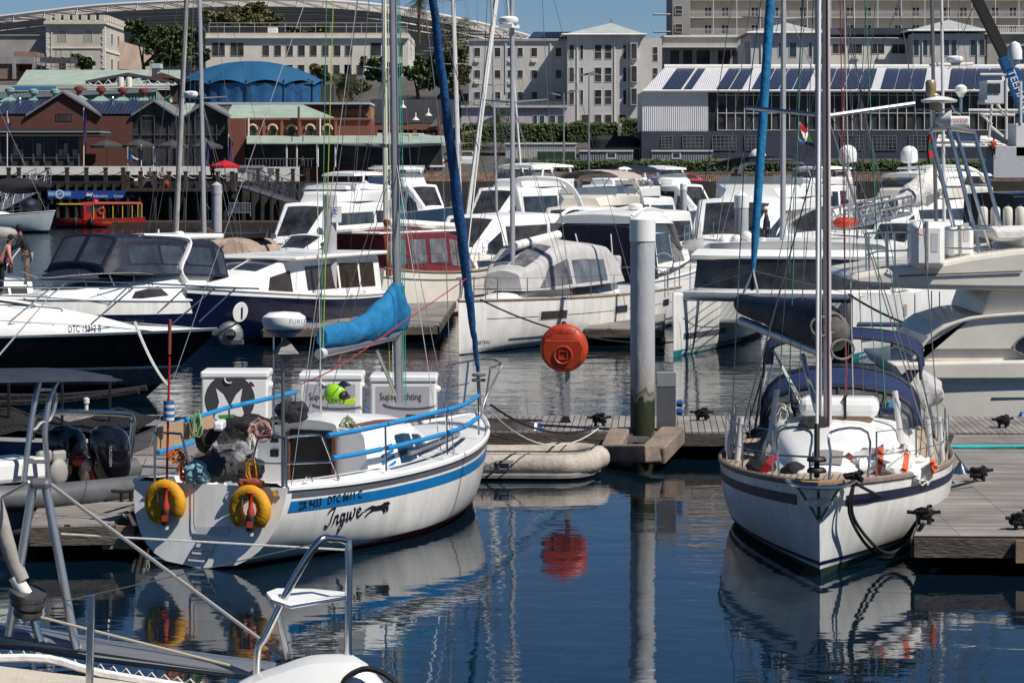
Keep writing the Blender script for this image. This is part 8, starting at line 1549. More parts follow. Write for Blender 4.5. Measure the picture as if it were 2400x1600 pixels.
tube_part(b, spl([P(430, 1000, -.6), P(470, 700, -.6), P(600, 630, -.6), P(1000, 620, -.6), P(1700, 640, -.6), P(1820, 690, -.6), P(1830, 850, -.6), P(1790, 1200, -.6), P(1740, 1430, -.6)], 5), .045, 'stern_arch', steel, n=10); b.b(MB().lathe([(.03, 0), (.03, .12), (.045, .13), (.045, .2), (0, .22)], P(1190, 620, -.6), n=10), 'stern_light', trim)
rows = []
for x, y0, y1 in ((-900, 80, 170), (-300, 50, 165), (300, 42, 155), (600, 35, 150), (1000, 60, 155), (1200, 100, 165), (1330, 140, 155)): c_ = P(x, y0, 0); d_ = P(x, y1, 0); w_ = .95 if x < 1200 else .6; rows.append([V((c_.x, w_, d_.z)), V((c_.x, w_*.9, lerp(d_.z, c_.z, .8))), V((c_.x, 0, c_.z+.03)), V((c_.x, -w_*.9, lerp(d_.z, c_.z, .8))), V((c_.x, -w_, d_.z)), V((c_.x, 0, d_.z+.02))])
b.b(MB().grid(rows, closed=True), 'canopy', mat('dusty_navy_canopy', (.02, .024, .045), .8, nz=.3, ns=3), smooth=True, ang=50)
for x in (650, 845): b.b(MB().box(P(x-105, 1330, .2), P(x+85, 1130, .2)+V((0, -.12, 0))), 'seat_back', mat('grey_seat_vinyl', (.32, .31, .29), .6), bevel=.05)
b.b(MB().box(P(-200, 1640, .5), P(210, 1190, -.3)), 'console', gelw, bevel=.06); b.b(MB().ball(P(810, 1450, .3), .2, 12, sq=(.8, .4, 1)), 'seat_cushion', MATS['grey_seat_vinyl'], smooth=True)
c_ = b.m @ P(1060, 1520, -.1); t = thing('lifebuoy', 'orange lifebuoy with silver bands standing in the workboat stern', 'lifebuoy', c_-V((0, 0, .3))); pt_ = [c_+V((cos(a)*.27, .05*sin(a), sin(a)*.27-.03)) for a in [2*pi*i/32 for i in range(32)]]; MB().tube(pt_, .085, 10, closed=True).build('ring', orange, t, True)
for k in (4, 12, 20, 28): MB().tube([pt_[(k+i) % 32] for i in range(-1, 3)], .089, 10).build('silver_band', mat('silver_tape', (.42, .42, .43), .4), t, True)
for l_, x, y in (('white and blue fender on the near tube of the workboat', 168, 1160), ('white and blue fender lying at the workboat stern', 292, 1108)): q = W(x, y+8, 41.4 if x < 200 else 44.2); fender(l_, q+V((-.06, 0, .22)), .42, .15, gelc, 'white fenders with blue tips', tip=mat('fender_blue_tip', (.01, .07, .28), .5))
bow = V((W(-200, 0, 47).x, 47.6, 0)); stern = V((W(330, 0, 47).x, 47.2, 0))
b = Boat('barge', 'low dark blue boat with a white rubbing line under black netting', 'boat', bow, stern, Hull((bow-stern).length, 2.4, (.8, .8, .9), .95, .5, 2.4, .9, .9, .4, .55, .2)); b.body(navyh, black, ((.92, 1, 0, 1, trim, 'white_line'),))
rows = []
for i in range(25): x = lerp(-.2, 4.6, i/24); rows.append([V((x, lerp(-1.1, 1.1, j/8), .86+.30*sin(pi*j/8)*abs(sin(i*.33+.6))+.05*sin(i*1.3+j))) for j in range(9)])
b.b(MB().grid(rows), 'net_heap', mat('black_netting', (.010, .010, .011), .9, nz=.4, ns=8, bump=.06, bs=22), smooth=True)
for y0, y1, dx in ((.25, .75, 0), (-.3, .5, .3)): tube_part(b, sag((0, y0, 1.5), (4.4, y0, 1.4+dx*.4), .18), .06, 'black_boom', blackf)
for x in (.4, 1.2, 2.1, 3.0, 3.8): tube_part(b, [(x, .6, .8), (x, .6, 1.75)], .025, 'black_post', black)
Y = 20; t = thing('catamaran_bow', 'bow of a near white catamaran with crossbeam trampoline and pulpit seat', 'catamaran', W(300, 1640, Y)); q = lambda x, y, dy=0: W(x, y, Y+dy)
A = lambda x, y, dy=0: W(x/2.94, 1067+y/2.94, Y+dy)
def tp_(pts, r, name, m, n=8, sp=0): return MB().tube(spl(pts, sp) if sp else pts, r, n).build(name, m, t, True)
for p0, p1 in (((230, 190), (60, 1240)), ((310, 190), (525, 1330))): tp_([A(*p0), A(*p1)], .032, 'striker_strut', alu, 12)
MB().box(A(195, 235, -.05), A(350, 160)+V((0, .1, 0))).build('striker_head', mat('grey_casting', (.20, .20, .21), .5, .6), t, bevel=.03)
MB().prism([A(-200, 1180, .1), A(200, 1230, .05), A(700, 1320, 0), A(1900, 1480, -.1), A(1750, 1560, -.1), A(600, 1420, 0), A(200, 1350, .05), A(-200, 1330, .1)], (0, .35, 0)).build('crossbeam', mat('grey_beam_alloy', (.30, .31, .33), .4, .6, nz=.1, ns=4), t, bevel=.04)
tp_([A(-60, 230), A(0, 420), A(60, 640), A(150, 860)], .055, 'furled_sail', greyf, 12, 4); tp_([A(100, 830), A(180, 960)], .05, 'furler_foil', trim, 10)
for y, r in ((960, .13), (1010, .12), (1080, .10)): MB().lathe([(.03, -.02), (r, -.02), (r*1.04, 0), (r, .03), (.03, .03)], A(190-(y-960)*.0, y), (.25, -.25, 1), 20).build('furling_drum', mat('grey_black_drum', (.07, .07, .075), .3, .3), t, True)
tp_([A(230, 1120), A(275, 1280)], .03, 'drum_toggle', steel)
for p0, p1, r, m in (((350, 200), (1960, 1390), .014, mat('grey_stay_cover', (.24, .24, .24), .6)), ((420, 540), (2400, 650), .007, ropew), ((190, 1090), (1600, 1450), .010, mat('tan_rope', (.42, .37, .28), .8)), ((-20, 1110), (2200, 600), .004, wire), ((-10, 300), (200, 180), .012, ropew)): tp_([A(*p0), A(*p1, -.2)], r, 'rigging_line', m, 6)
tp_([A(632, 960, -1.2), A(615, 1640, -1.2)], .026, 'stanchion', steel, 10)
tp_([A(1768, 1640, -.9), A(1775, 1350, -.9), A(1830, 1240, -.9), A(2000, 900, -.9), A(2190, 600, -.9), A(2290, 575, -.8), A(2380, 590, -.7), A(2402, 660, -.7), A(2398, 1380, -.7)], .026, 'pulpit_rail', steel, 10, 5); tp_([A(1985, 1400, -.4), A(1900, 1000, -.4)], .022, 'pulpit_leg', steel)
MB().prism([A(1835, 935, -.9), A(1900, 912, -.5), A(2150, 915, -.3), A(2415, 940, -.4), A(2410, 965, -.7), A(2000, 1030, -1.0), A(1870, 985, -1.0)], (0, 0, -.03)).build('pulpit_seat', gelw, t, bevel=.01); tp_([A(1860, 1000, -1.0), A(2000, 1045, -1.0), A(2410, 975, -.7)], .012, 'seat_frame', steel)
rows = []
for i in range(13):
    f = i/12; cx = lerp(1560, 2720, f); top = 1640-(1640-1368)*sin(pi*min(1, max(0, .02+f*.96)))**.55; top = [1640, 1545, 1500, 1465, 1435, 1400, 1375, 1366, 1364, 1372, 1430, 1540, 1660][i]; rows.append([A(cx, top+300, -1.4), A(cx, top+60, -1.3), A(cx, top+10, -1.0), A(cx, top, -.5), A(cx, top+8, .0), A(cx, top+50, .4), A(cx, top+300, .5)])
MB().grid(rows).build('hull', gelw, t, True, ang=60); tp_([A(2350, 1640, -1.42), A(2380, 1540, -1.4), A(2500, 1470, -1.38), A(2620, 1490, -1.4), A(2720, 1560, -1.45), A(2790, 1660, -1.5)], .02, 'black_gasket', black, 8, 4)
MB().grid([[A(lerp(-200, 1500, i/10), lerp(1420, 1640, i/10)+(R.uniform(-4, 4)), -.3), A(lerp(-200, 1500, i/10)-300, 1900, -2.2)] for i in range(11)]).build('trampoline', mat('cream_trampoline', (.50, .45, .38), .85, nz=.1, ns=6, bump=.01, bs=60), t); tp_([A(-100, 1400, -.28), A(330, 1400, -.25), A(700, 1500, -.28), A(1450, 1620, -.3)], .03, 'trampoline_hem', whitef, 6, 3)
pz = []
for i in range(34): x = lerp(-60, 1400, i/33); pz.append(A(x, lerp(1345, 1555, max(0, x-150)/1250) if i % 2 else lerp(1400, 1590, max(0, x)/1400), -.22))
tp_(pz, .007, 'net_lacing', ropew, 4)
def cruiser(label, xb, Yb, xs, Ys, B=3.6, fb=(1.1, 1.3, 1.8), zt=2.6, c=(.08, .62, .82), fly=None, top=None, low=None, cov=None, bim=None, domes=(), hm=None, rail=True, wm=glass, arch=False, roofm=None):
    bow, stern = V((W(xb, 0, Yb).x, Yb, 0)), V((W(xs, 0, Ys).x, Ys, 0)); L = (bow-stern).length
    b = Boat('motor_yacht', label, 'motor yacht', bow, stern, Hull(L, B, fb, .93, .4, 2.5, .95, .92, .3, .6, 1.0)); b.body(hm or gelw, gelw, ((.0, .40, 0, 1, low, 'lower_hull'),) if low else (), gelw, .04); z = b.h.zs(.5); w_ = B*.40
    st = [(L*c[0], z-.3, zt-.05, w_+.08, w_-.1, .15, .05), (L*(c[0]+.15), z-.2, zt, w_+.1, w_-.1, .18, .06), (L*c[1], z-.1, zt-.05, w_, w_*.82, .18, .06), (L*c[2], z, z+.35, w_*.72, w_*.55, .1, .05), (L*(c[2]+.12), z+.05, z+.12, w_*.3, w_*.2, .03, .02)]
    lf, o = b.house(st, roofm or gelw, 'cabin', ((.25, .95, .40, .88, {}, wm), (1.05, 1.95, .38, .86, {}, wm), (2.08, 2.8, .15, .8, {'u1b': 2.5}, wm), (2.1, 2.85, 2.12, 3.0, {}, wm)))
    if cov: b.house([(.0, z-.2, zt-.1, w_+.1, w_-.05, .2, .05), (L*(c[0]+.02), z-.2, zt+.05, w_+.12, w_, .2, .05)], cov, 'aft_cover')
    if fly:
        z1 = zt; b.house([(L*.05, z1+.02, z1+.5, w_*.9, w_*.95, .08, .03), (L*.40, z1+.02, z1+.55, w_*.92, w_*.9, .08, .03), (L*.52, z1, z1+.35, w_*.6, w_*.5, .08, .03)], fly, 'flybridge', (), o)
        b.b(MB().grid([[V((L*.42+.35*(1-(y/w_)**2), y*.9, z1+.5)), V((L*.39+.25*(1-(y/w_)**2), y*.85, z1+.85))] for y in [w_*(i/6-1) for i in range(13)]]), 'wind_deflector', mat('smoky_screen', (.12, .15, .18), .08, alpha=.7), o, smooth=True)
    if top:
        zz = zt+top; b.house([(L*.02, zz, zz+.12, w_*.85, w_*.8, .04, .03), (L*.25, zz, zz+.22, w_*.95, w_*.88, .06, .05), (L*.45, zz-.05, zz+.10, w_*.7, w_*.65, .04, .03)], gelw, 'hardtop', (), o)
        for x, dx in ((.06, -.3), (.36, .5)):
            for sg in (1, -1): tube_part(b, [(L*x, sg*w_*.8, zz+.03), (L*x+dx, sg*w_*.85, zt)], .07, 'hardtop_leg', gelw, o)
    if arch:
        for sg in (1, -1): tube_part(b, spl([(L*.05, sg*w_*.95, zt), (L*.10, sg*w_*.9, zt+.8), (L*.16, sg*w_*.7, zt+1.35), (L*.17, 0, zt+1.45)], 4), .13, 'radar_arch', gelw, o, flat=.6)
    if bim:
        rows = []
        for x in (.04, .12, .22, .32, .4): rows.append([V((L*x, w_*.95*cos(a), zt+1.25+.45*sin(a)*(1-(x*5-1.1)**2*.12))) for a in [pi*i/8 for i in range(9)]])
        k = b.b(MB().grid(rows), 'bimini', bim, o, smooth=True)
        for x in (.04, .4): tube_part(b, [rows[0 if x < .1 else -1][0], (L*.2, w_*.9, zt+.2)], .02, 'bimini_leg', steel, k); tube_part(b, [rows[0 if x < .1 else -1][-1], (L*.2, -w_*.9, zt+.2)], .02, 'bimini_leg', steel, k)
    for (x, y, dz, r) in domes: tube_part(b, [(L*x, y, zt), (L*x, y, zt+dz)], .08, 'dome_post', gelw, o); dome(b, (L*x, y, zt+dz), r, o)
    if rail: b.hrail(.5, .97, 5, .6, mids=(.5,))
    b.o = o; return b
cruiser('white hardtop cruiser between the radar mast and the letter pile', 630, 126, 862, 138, 3.8, (1.2, 1.4, 1.9), 3.55, fly=gelw, top=.62)
cruiser('white cruiser with a broad pale hardtop before the brown retaining wall', 690, 168, 870, 180, 3.9, (1.2, 1.4, 1.9), 3.3, fly=gelw, top=1.35, cov=greyf)
b = cruiser('cruiser under a sloping navy cover behind the cream ketch', 1030, 118, 812, 112, 3.4, (1.1, 1.3, 1.7), 2.3, cov=navyf, roofm=navyf); b.b(MB().box((1.2, -.9, 2.5), (2.8, .9, 2.6)), 'white_hatch', gelw, b.o)
cruiser('white express cruiser with a dark panoramic windscreen behind the white mast', 1020, 112, 1305, 122, 3.9, (1.2, 1.4, 1.9), 3.25, (.2, .7, .86), low=blackh, arch=True)
cruiser('white pilothouse launch under the leaning white stays', 1085, 160, 1300, 170, 4.2, (1.4, 1.7, 2.3), 4.0, fly=gelw, top=1.15)
cruiser('cream flybridge yacht with a beige canopy arch', 1275, 126, 1442, 140, 4.0, (1.3, 1.5, 2.0), 3.35, fly=gelc, hm=gelc, bim=mat('beige_canopy', (.42, .36, .32), .8, nz=.1, ns=3), arch=True, roofm=gelc)
b = cruiser('white cruiser with a searchlight on its curved roof in front of the turquoise van', 1625, 128, 1408, 120, 3.8, (1.2, 1.4, 2.0), 3.3, (.15, .68, .84)); radome(b, (b.L*.25, -.5, 3.35), .32, b.o)
cruiser('white flybridge cruiser with a curved navy bimini by the turquoise van', 1590, 158, 1425, 150, 3.8, (1.4, 1.6, 2.2), 3.6, fly=gelw, bim=navyf)
b = cruiser('largest white flybridge yacht with a black windscreen and navy bimini', 1660, 104, 1850, 124, 5.0, (1.8, 2.0, 2.6), 3.95, (.1, .66, .82), fly=gelw, bim=navyf, low=mat('grey_green_hull', (.06, .085, .085), .3, nz=.3, ns=2), domes=((.12, -1.0, 1.3, .36),), arch=True)
b.b(MB().box((b.L*.3, -.7, 4.55), (b.L*.36, .2, 4.85)), 'yellow_crate', mat('yellow_crate_plastic', (.55, .36, .03), .5), b.o, bevel=.02)
person('person in a dark jacket and pale cap seated on the largest flybridge', b.m @ V((b.L*.34, -1.2, 3.9)), pi*1.3, 1.7, mat('slate_jacket', (.05, .06, .09), .8), navyf, cap=trim, sit=1)
person('person in navy overalls standing on the side deck of the largest yacht', V((W(1797, 0, 108).x, 108, 1.85)), pi, 1.75, mat('navy_overall', (.012, .018, .05), .8), mat('navy_overall', (0, 0, 0)), cap=trim)
cruiser('flybridge yacht with two white satellite domes on its arch', 1945, 122, 2260, 134, 4.6, (1.6, 1.8, 2.4), 3.75, (.1, .62, .78), fly=gelc, top=1.0, roofm=gelw, domes=((.79, -.6, 1.6, .40), (.34, -.6, 1.6, .40)), arch=True)
b = cruiser('dark navy hulled yacht with a row of hanging fenders at the right edge', 2620, 99, 2290, 97, 4.4, (1.9, 2.0, 2.4), 4.3, hm=navyh, rail=False, wm=glass, roofm=blackh)
for i in range(4): x = 2304+i*29; p = W(x, 490, 94.4); fender('white sausage fender on the dark navy yacht', p+V((0, 0, .1)), .75, .16, gelc, 'white fenders on the dark navy yacht', tip=black)
cruiser('white sport cruiser whose foredeck lies behind the catamaran roof', 2040, 112, 2280, 118, 4, (1.5, 1.7, 2.2), 3.0, (.2, .7, .85))
cruiser('low white motor boat behind the cabin boat roof', 640, 112, 850, 116, 3.4, (1.3, 1.5, 1.8), 2.5, hm=gelw, low=blackh, cov=greyf, rail=True)
for l_, x0, x1, Y_, k in (('white flybridge cruiser moored furthest back by the white mast', 895, 1050, 205, 1), ('white hardtop cruiser furthest back behind the cream flybridge', 1210, 1345, 212, 1), ('white cruiser furthest back left of the blue bimini', 1345, 1480, 200, 0), ('white cruiser furthest back beside the red hatchback', 1500, 1690, 205, 1), ('pale cruiser furthest back behind the catamaran mast', 1790, 1965, 200, 0), ('white cruiser furthest back right of the satellite domes', 2130, 2330, 195, 1)): cruiser(l_, x0+(x1-x0)*k, Y_, x0+(x1-x0)*(1-k), Y_+6, 4.2, (1.5, 1.7, 2.3), 3.9, fly=gelw, top=1.1, cov=navyf if k else greyf)
def yacht(label, xb, Yb, xs, Ys, mpx, mtop, B=3.3, fb=(1.1, 1.1, 1.5), mr=.10, mm=None, mz=15, hm=None, cov=None, furl=None, low=None, sp=(.45,), mx=None, spm=None, dk=None):
    bow, stern = V((W(xb, 0, Yb).x, Yb, 0)), V((W(xs, 0, Ys).x, Ys, 0)); L = (bow-stern).length
    b = Boat('sailing_yacht', label, 'sailing yacht', bow, stern, Hull(L, B, fb, .75, .45, 2.3, .5, .9, .4, .55, .6, .1)); b.body(hm or gelw, dk or gelw, ((0, .12, 0, 1, low, 'boot_top'),) if low else (), gelw, .03); z = b.h.zs(.5)
    lf, o = b.house([(L*.22, z-.1, z+.5, 1.0, .85, .1, .05), (L*.45, z-.1, z+.45, 1.0, .82, .12, .05), (L*.66, z, z+.3, .7, .5, .1, .04), (L*.74, z, z+.06, .4, .3, .03, .02)], gelw, 'coachroof', ((.3, 1.6, .2, .8),))
    f = b.Ly(*mpx); f.y = 0; f.z = z+.3; e = b.Ly(*mtop); d = e-f; e = f+d*((mz-f.z)/d.z); m_ = b.mast(f, e, mr, mm or alup, spreaders=[(q, .9, .05, .15) for q in sp], shroud=(B*.46, .2), flat=1.2); b.e, b.f = e, f
    sg = 1
    if cov is not None: tube_part(b, [f+V((-.15, 0, .9)), f+V((-L*.32, 0, 1.05))], [.2, .12], 'boom_cover', cov, m_, 10)
    if furl is not None: tube_part(b, [V((L*.98, 0, b.h.zs(1)+.3)), V((L*.98, 0, b.h.zs(1)+.3)).lerp(e, .5), e-V((0, 0, .4))], [.09, .09, .04], 'furled_sail', furl, n=8)
    else: b.stay((L*.98, 0, b.h.zs(1)), e)
    b.stay((.1, 0, z), e); b.hrail(.05, .93, 6, .6); b.mm = m_; return b
yacht('yacht behind the navy canopied cruiser with a leaning grey white sleeved mast', 240, 108, 470, 103, (408, 556), (437, 0), mm=mat('grey_white_sleeve', (.46, .44, .41), .8, nz=.2, ns=2), mr=.10, sp=())
b = yacht('cluttered tan yacht with a radar mast and orange cloth on its hood', 425, 98, 690, 106, (480, 575), (468, 0), fb=(1.35, 1.2, 1.5), hm=gelc, cov=tanf, mr=.085, dk=teak)
q = b.Ly(465, 228)+V((.0, -.3, 0)); radome(b, q, .26, b.mm); b.b(MB().text('BR', .10, lambda x, y: q+b.inv.to_3x3() @ V((.02+x, -.28, .1+y))), 'lettering', ink, b.mm)
P = lambda x, y, yy=0: b.Ly(x/2.94, 500+y/2.94, yy)
for i in range(9): y = -200+i*150; tube_part(b, [b.Ly(472+i*1.2, 60+i*52, -.1), b.Ly(482+i*1.2, 74+i*52, -.35)], .02, 'mast_step', trim, b.mm, 4)
sh = b.b(MB().grid([hoop_ for hoop_ in [[V((x, w_*cos(a), z0+(z1-z0)*abs(sin(a))**.5)) for a in [pi*i/12 for i in range(13)]] for x, w_, z0, z1 in ((P(1480, 0).x, 1.1, 1.6, 1.75), (P(1540, 0).x, 1.2, 1.5, 2.6), (P(1735, 0).x, 1.25, 1.5, 2.75))]]), 'sprayhood', tanf, smooth=True)
b.b(MB().ball(P(1620, 300, -1.1), .36, 12, sq=(1.3, .25, .8)), 'clear_window', vwin, sh, smooth=True); b.b(MB().box(P(1500, 165, -1.2), P(1830, 140, 1.2)).fuzz(.06, 2), 'bimini', mat('dark_grey_bimini', (.06, .065, .08), .8), sh)
mb = MB().ball(b.m @ P(1790, 215, -1.25), .42, 14, sq=(1, .3, .75)).fuzz(.12, 3); single(mb, 'cloth', mat('orange_cloth', (.60, .11, .03), .8, nz=.2, ns=4), 'orange cloth slung over the tan yacht bimini', 'cloth', smooth=True)
for l_, x, y, m in (('coil of dark green rope on the radar mast', 1385, 220, MATS['dark_green_rope']), ('bunch of brown chain hanging at the radar mast', 1425, 190, mat('rusty_chain', (.16, .07, .05), .8))):
    c_ = b.m @ P(x, y, -.3); mb = MB(); [coil(mb, c_+V((R.uniform(-.05, .05), 0, R.uniform(-.05, .05))), .2, 1, .03, 'y', 8, .5, 2.0) for _ in range(7)]; single(mb, 'rope_coil', m, l_, 'rope')
yacht('yacht with a thick white mast standing behind the blue furled sail', 950, 146, 1190, 152, (1080, 470), (1062, 0), mm=mastw, mr=.125, mz=18, sp=(.3, .55, .75), cov=whitef)
b = yacht('yacht with a slim blue grey mast and a leaning white furled sail', 1050, 136, 1290, 146, (1166, 470), (1152, 0), mr=.07, mz=17, sp=(.5, .78), cov=greyf)
tube_part(b, [b.Ly(1096, 505), b.Ly(1130, 250), b.Ly(1163, 0), b.Ly(1175, -90)], [.12, .13, .12, .08], 'furled_sail', mastw)
b = yacht('yacht with a thin leaning white pole left of the cream flybridge', 1150, 172, 1330, 166, (1232, 450), (1189, 0), mm=mastw, mr=.075, mz=16, sp=()); 
b = yacht('yacht with twin grey masts and crumpled white sail behind the chrome ladder', 1930, 86, 2330, 92, (2196, 520), (2184, 0), fb=(1.6, 1.5, 1.9), mr=.062, mm=mat('bronze_grey_mast', (.20, .20, .19), .4, .5, nz=.1, ns=2), mz=19, sp=(.3, .6))
b.mast(b.Ly(2213, 520, -.6), b.Ly(2203, -300, -.6), .06, mastw, 'mizzen_mast', par=b.mm); radome(b, b.Ly(2238, 148, -.8), .28, b.mm); tube_part(b, [b.Ly(2180, 152, -.8), b.Ly(2280, 150, -.8)], .05, 'spreader', trim, b.mm)
cps = [(b.Ly(x, y, -1.0).x, -1.0, b.Ly(x, y, -1.0).z, w_, hh) for x, y, w_, hh in ((2090, 478, .15, .14), (2120, 468, .3, .26), (2150, 455, .38, .4), (2180, 440, .36, .52), (2204, 430, .25, .45))]; sailcover(b, cps, 'crumpled_sail', mat('crumpled_sailcloth', (.66, .65, .63), .8, nz=.15, ns=3, bump=.06, bs=5), b.mm, .16, 14)
gangway('silver truss gangway beside the crumpled white sail', W(1955, 535, 88), W(2110, 500, 90), .9, alu, .55, 8)
single(MB().ball(W(1981, 522, 84), .32, 14, sq=(1.2, 1, .55)), 'buoy', orange, 'orange buoy lying on the deck before the silver gangway', 'buoy', smooth=True)
b = yacht('pale blue white yacht lying at the left edge near the red ferry', 114, 222, -190, 226, (-60, 480), (-62, 0), 4.4, (1.2, 1.3, 1.75), mz=14, hm=mat('pale_blue_hull', (.55, .62, .64), .3, nz=.1, ns=1), low=antiblk)
b.text('arlisa', .5, .62, .45, -1, inkb, shear=.3); b.b(MB().ball((b.L*.86, 0, 2.1), .9, 12, sq=(.8, 1, .7)), 'navy_cover', navyf, smooth=True)
mb = MB().ball(W(45, 436, 226), 1, 14, sq=(2.6, 1, .6)).fuzz(.15, 1); single(mb, 'sail_cover', blackf, 'long black sail cover above the pale blue yacht', 'cover', smooth=True)
bow, stern = V((W(135, 0, 243).x, 242, 0)), V((W(332, 0, 243).x, 244, 0)); L_ = (bow-stern).length
b = Boat('ferry', 'small red harbour ferry with a canopy on yellow posts', 'ferry', bow, stern, Hull(L_, 2.6, (.85, .75, .8), .95, .4, 2.6, .9, .9, .5, .6, .4)); b.body(red, brownw, ((-.05, .15, 0, 1, blackh, 'waterline'), (.86, .95, 0, 1, mat('dark_red_line', (.16, .01, .01), .5), 'rubbing_band')))
b.house([(.3, 2.0, 2.1, 1.3, 1.25, .05, .05), (L_*.58, 2.0, 2.12, 1.35, 1.3, .05, .06)], mat('red_brown_canopy', (.30, .05, .03), .7), 'canopy'); yel = mat('yellow_post', (.55, .33, .02), .5)
for i in range(6):
    for sg in (1, -1): tube_part(b, [(.3+i*L_*.11, sg*1.2, .7), (.3+i*L_*.11, sg*1.2, 2.05)], .05, 'canopy_post', yel)
b.house([(L_*.46, .6, 2.12, 1.2, 1.15, .1, .05), (L_*.70, .6, 2.1, 1.15, 1.05, .1, .05)], red, 'wheelhouse', ((.15, .85, .5, .9, {}, glass),)); b.b(MB().box((L_*.7, -1.1, 1.95), (L_*.98, 1.1, 2.03)), 'bow_awning', yel)
b.b(MB().ball((L_*.55, 0, 2.1), .32, 12, z0=0), 'red_dome', red, smooth=True); tube_part(b, [V((L_*.50+cos(a)*.26, 1.25, 1.4+sin(a)*.26)) for a in [2*pi*i/14 for i in range(14)]], .07, 'lifebuoy', orange, closed=True)
for x in (.62, .8): b.b(MB().ball((L_*x, 1.35, .5), .28, 10, sq=(.8, .7, 1.5)), 'outboard', black, smooth=True)
for i in range(5): p_ = b.m @ V((.8+i*.9, .4*(-1)**i, .35)); person('passenger in dark clothes seated under the ferry canopy', p_, pi, 1.7, (navyf, blackf, maroonf)[i % 3], blackf, sit=1, group='passengers seated in the red ferry')
for x, s_ in ((.40, 'HARBOUR'), (.22, 'TOUR')): b.text(s_, .22, x+.1, .45, 1, yel)
b = cruiser('low white launch at the left edge carrying two men', -260, 86, 112, 89, 3.0, (1.3, 1.3, 1.5), 1.75, (.2, .5, .7))
person('hooded man in a black jacket and shorts working with a long pole', W(64, 668, 87.5)*1.0, pi, 1.78, blackf, mat('stone_shorts', (.26, .21, .19), .8), hood=blackf, lean=.16, la=[(.12, .26, -.26), (.40, .2, -.30)], ra=[(.14, -.26, -.24), (.38, -.16, -.38)], shorts=True)
single(MB().tube([W(47, 582, 87.3), W(2, 640, 86.8)], .018, 6), 'boat_hook', trim, 'white pole held by the hooded man', 'pole'); person('man in a pink top and dark cap at the left frame edge', W(2, 690, 86.5), .3, 1.75, mat('pink_top', (.55, .26, .22), .8), blackf, cap=blackf, lean=.2)
tube_part(b, [b.Ly(22, 560), b.Ly(24, 640)], .09, 'engine_mast', black); b.b(MB().ball(b.Ly(0, 548), .5, 12, sq=(1.3, .6, .45)), 'rolled_cover', greyf, smooth=True)
t = thing('crane', 'mobile crane boom black above and blue below slanting from the top right', 'crane', W(2420, 420, 250)); Yc = 250; k = lambda x, y: W(1600+x/2.94, y/2.94, Yc)
MB().beam(k(1960, -140), k(2235, 420), .95, .9).build('upper_boom', mat('dull_black_boom', (.03, .028, .024), .5), t, bevel=.03); cb = MB().beam(k(2220, 390), k(2420, 900), 1.25, 1.2).build('lower_boom', mat('crane_blue', (.015, .10, .28), .45, nz=.2, ns=1), t, bevel=.05)
d_ = (k(2420, 900)-k(2220, 390)).normalized(); n_ = V((d_.z, 0, -d_.x)); o_ = k(2228, 495)+V((0, -.72, 0))+n_*.0; MB().text('TEEMANE', .95, lambda x, y: o_+d_*x-n_*y, spacing=1.0).build('lettering', inkw, cb); MB().beam(k(2225, 400), k(2255, 470), 1.45, 1.1).build('boom_collar', MATS['crane_blue'], t); MB().tube([k(2020, 0), k(1840, 470), k(1822, 480)], .03, 4).build('hoist_cable', wire, t)
t = thing('work_vessel', 'white work vessel superstructure with lattice masts beneath the crane', 'ship', W(2380, 530, 246)); Yc = 246
for x0, y0, x1, y1, m in ((2095, 555, 2225, 700, gelw), (2080, 690, 2240, 715, gelw), (2295, 850, 2420, 1080, gelw), (2140, 1010, 2420, 1230, gelg)): a, e = k(x0, y1), k(x1, y0); MB().box(a, e+V((0, 4, 0))).build('deckhouse', m, t, bevel=.06)
for x in (2105, 2150): a = k(x, 640); MB().box(a+V((0, -.1, 0)), k(x+38, 575)+V((0, .1, 0))).build('window', glass, t)
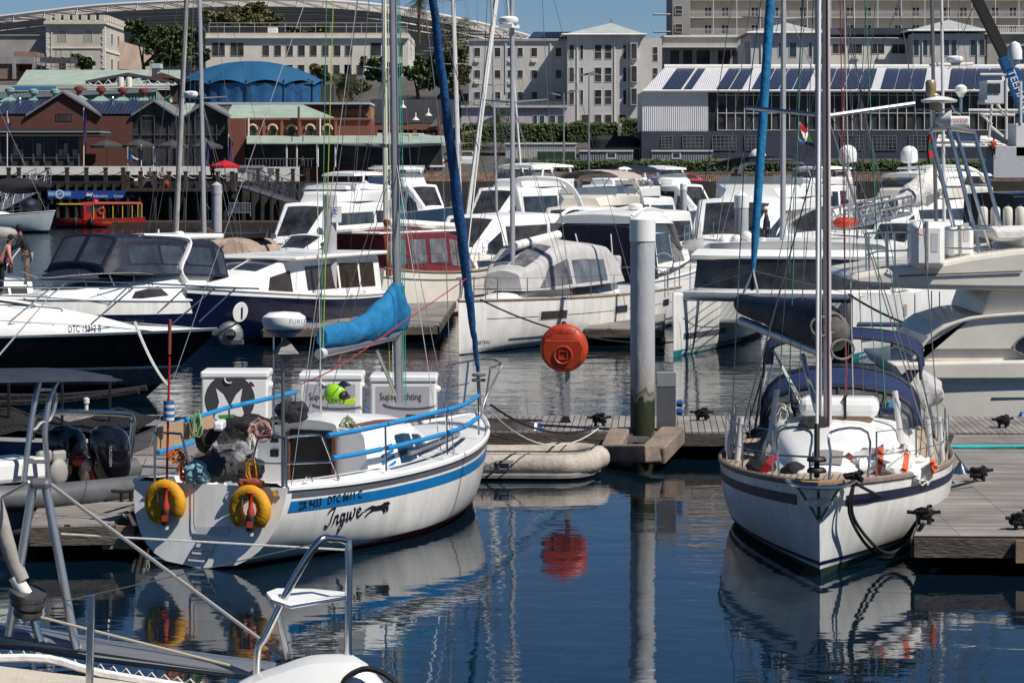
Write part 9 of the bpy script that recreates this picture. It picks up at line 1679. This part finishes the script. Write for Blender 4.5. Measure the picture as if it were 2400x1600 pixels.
for p0, p1 in (((2130, 720), (2110, 950)), ((2170, 720), (2215, 800)), ((1970, 760), (2310, 762)), ((2050, 790), (2290, 795)), ((2120, 870), (2210, 945)), ((2230, 540), (2230, 960)), ((2330, 560), (2330, 850)), ((2050, 780), (2130, 860)), ((2050, 515), (2230, 515))): MB().tube([k(*p0), k(*p1)], .12, 6).build('lattice_bar', trim, t)
b_ = k(2290, 420); MB().lathe([(.3, -.6), (.3, 0), (.62, .1), (.62, .9), (.4, 1.5), (0, 1.7)], b_, n=14).build('satellite_dome', gelw, t, True)
mb = MB(); a = k(1740, 1000); e = k(2240, 960); mb.add([k(1740, 1005), k(2240, 1005), k(2150, 935)+V((0, 3, 0)), k(1800, 925)+V((0, 3, 0))], [(0, 1, 2, 3)]); mb.box(k(1740, 1012), k(2240, 1003)+V((0, 4, 0))); single(mb, 'marquee', trim, 'low white marquee roof on the quay beside the work vessel', 'marquee')
person('worker in an orange jacket by the white marquee', k(2142, 1090), -1, 1.75, orange, navyf); single(MB().box(k(1048, 1310), k(1118, 1255)+V((0, .8, 0))), 'crate', mat('blue_crate', (.015, .08, .22), .5), 'blue crate on the quay behind the fence', 'crate', bevel=.03)
t = thing('flag', 'south african flag on a stern pole behind the blue furled sail', 'flag', W(1886, 345, 118)); f_ = lambda x, y: W(1600+x/2.94, y/2.94, 118+.25*sin(x*.06))
for m, q in ((redf, ((808, 848), (830, 858), (858, 905), (850, 925), (815, 900))), (trim, ((815, 900), (850, 925), (858, 905), (870, 925), (850, 975), (838, 965))), (mat('flag_lime', (.05, .22, .03), .7), ((870, 925), (900, 985), (880, 985), (845, 975), (800, 965), (795, 950), (838, 965), (850, 975))), (inkb, ((800, 965), (845, 975), (880, 985), (905, 990), (915, 1018), (860, 1000), (805, 985)))): MB().poly([f_(x, y) for x, y in q]).build('cloth', m, t)
MB().tube([f_(806, 845), f_(780, 1080)], .04, 5).build('pole', trim, t)
rope('mooring_line', sag(W(1125, 702, 77.4), W(1640, 795, 80), .5), .025, ropeb, 'black line drooping along the hull of the central white sloop'); rope('mooring_line', sag(W(1990, 690, 72), W(2190, 780, 66), .1), .03, ropeb, 'black lines stretched between the catamaran and the cream yacht')
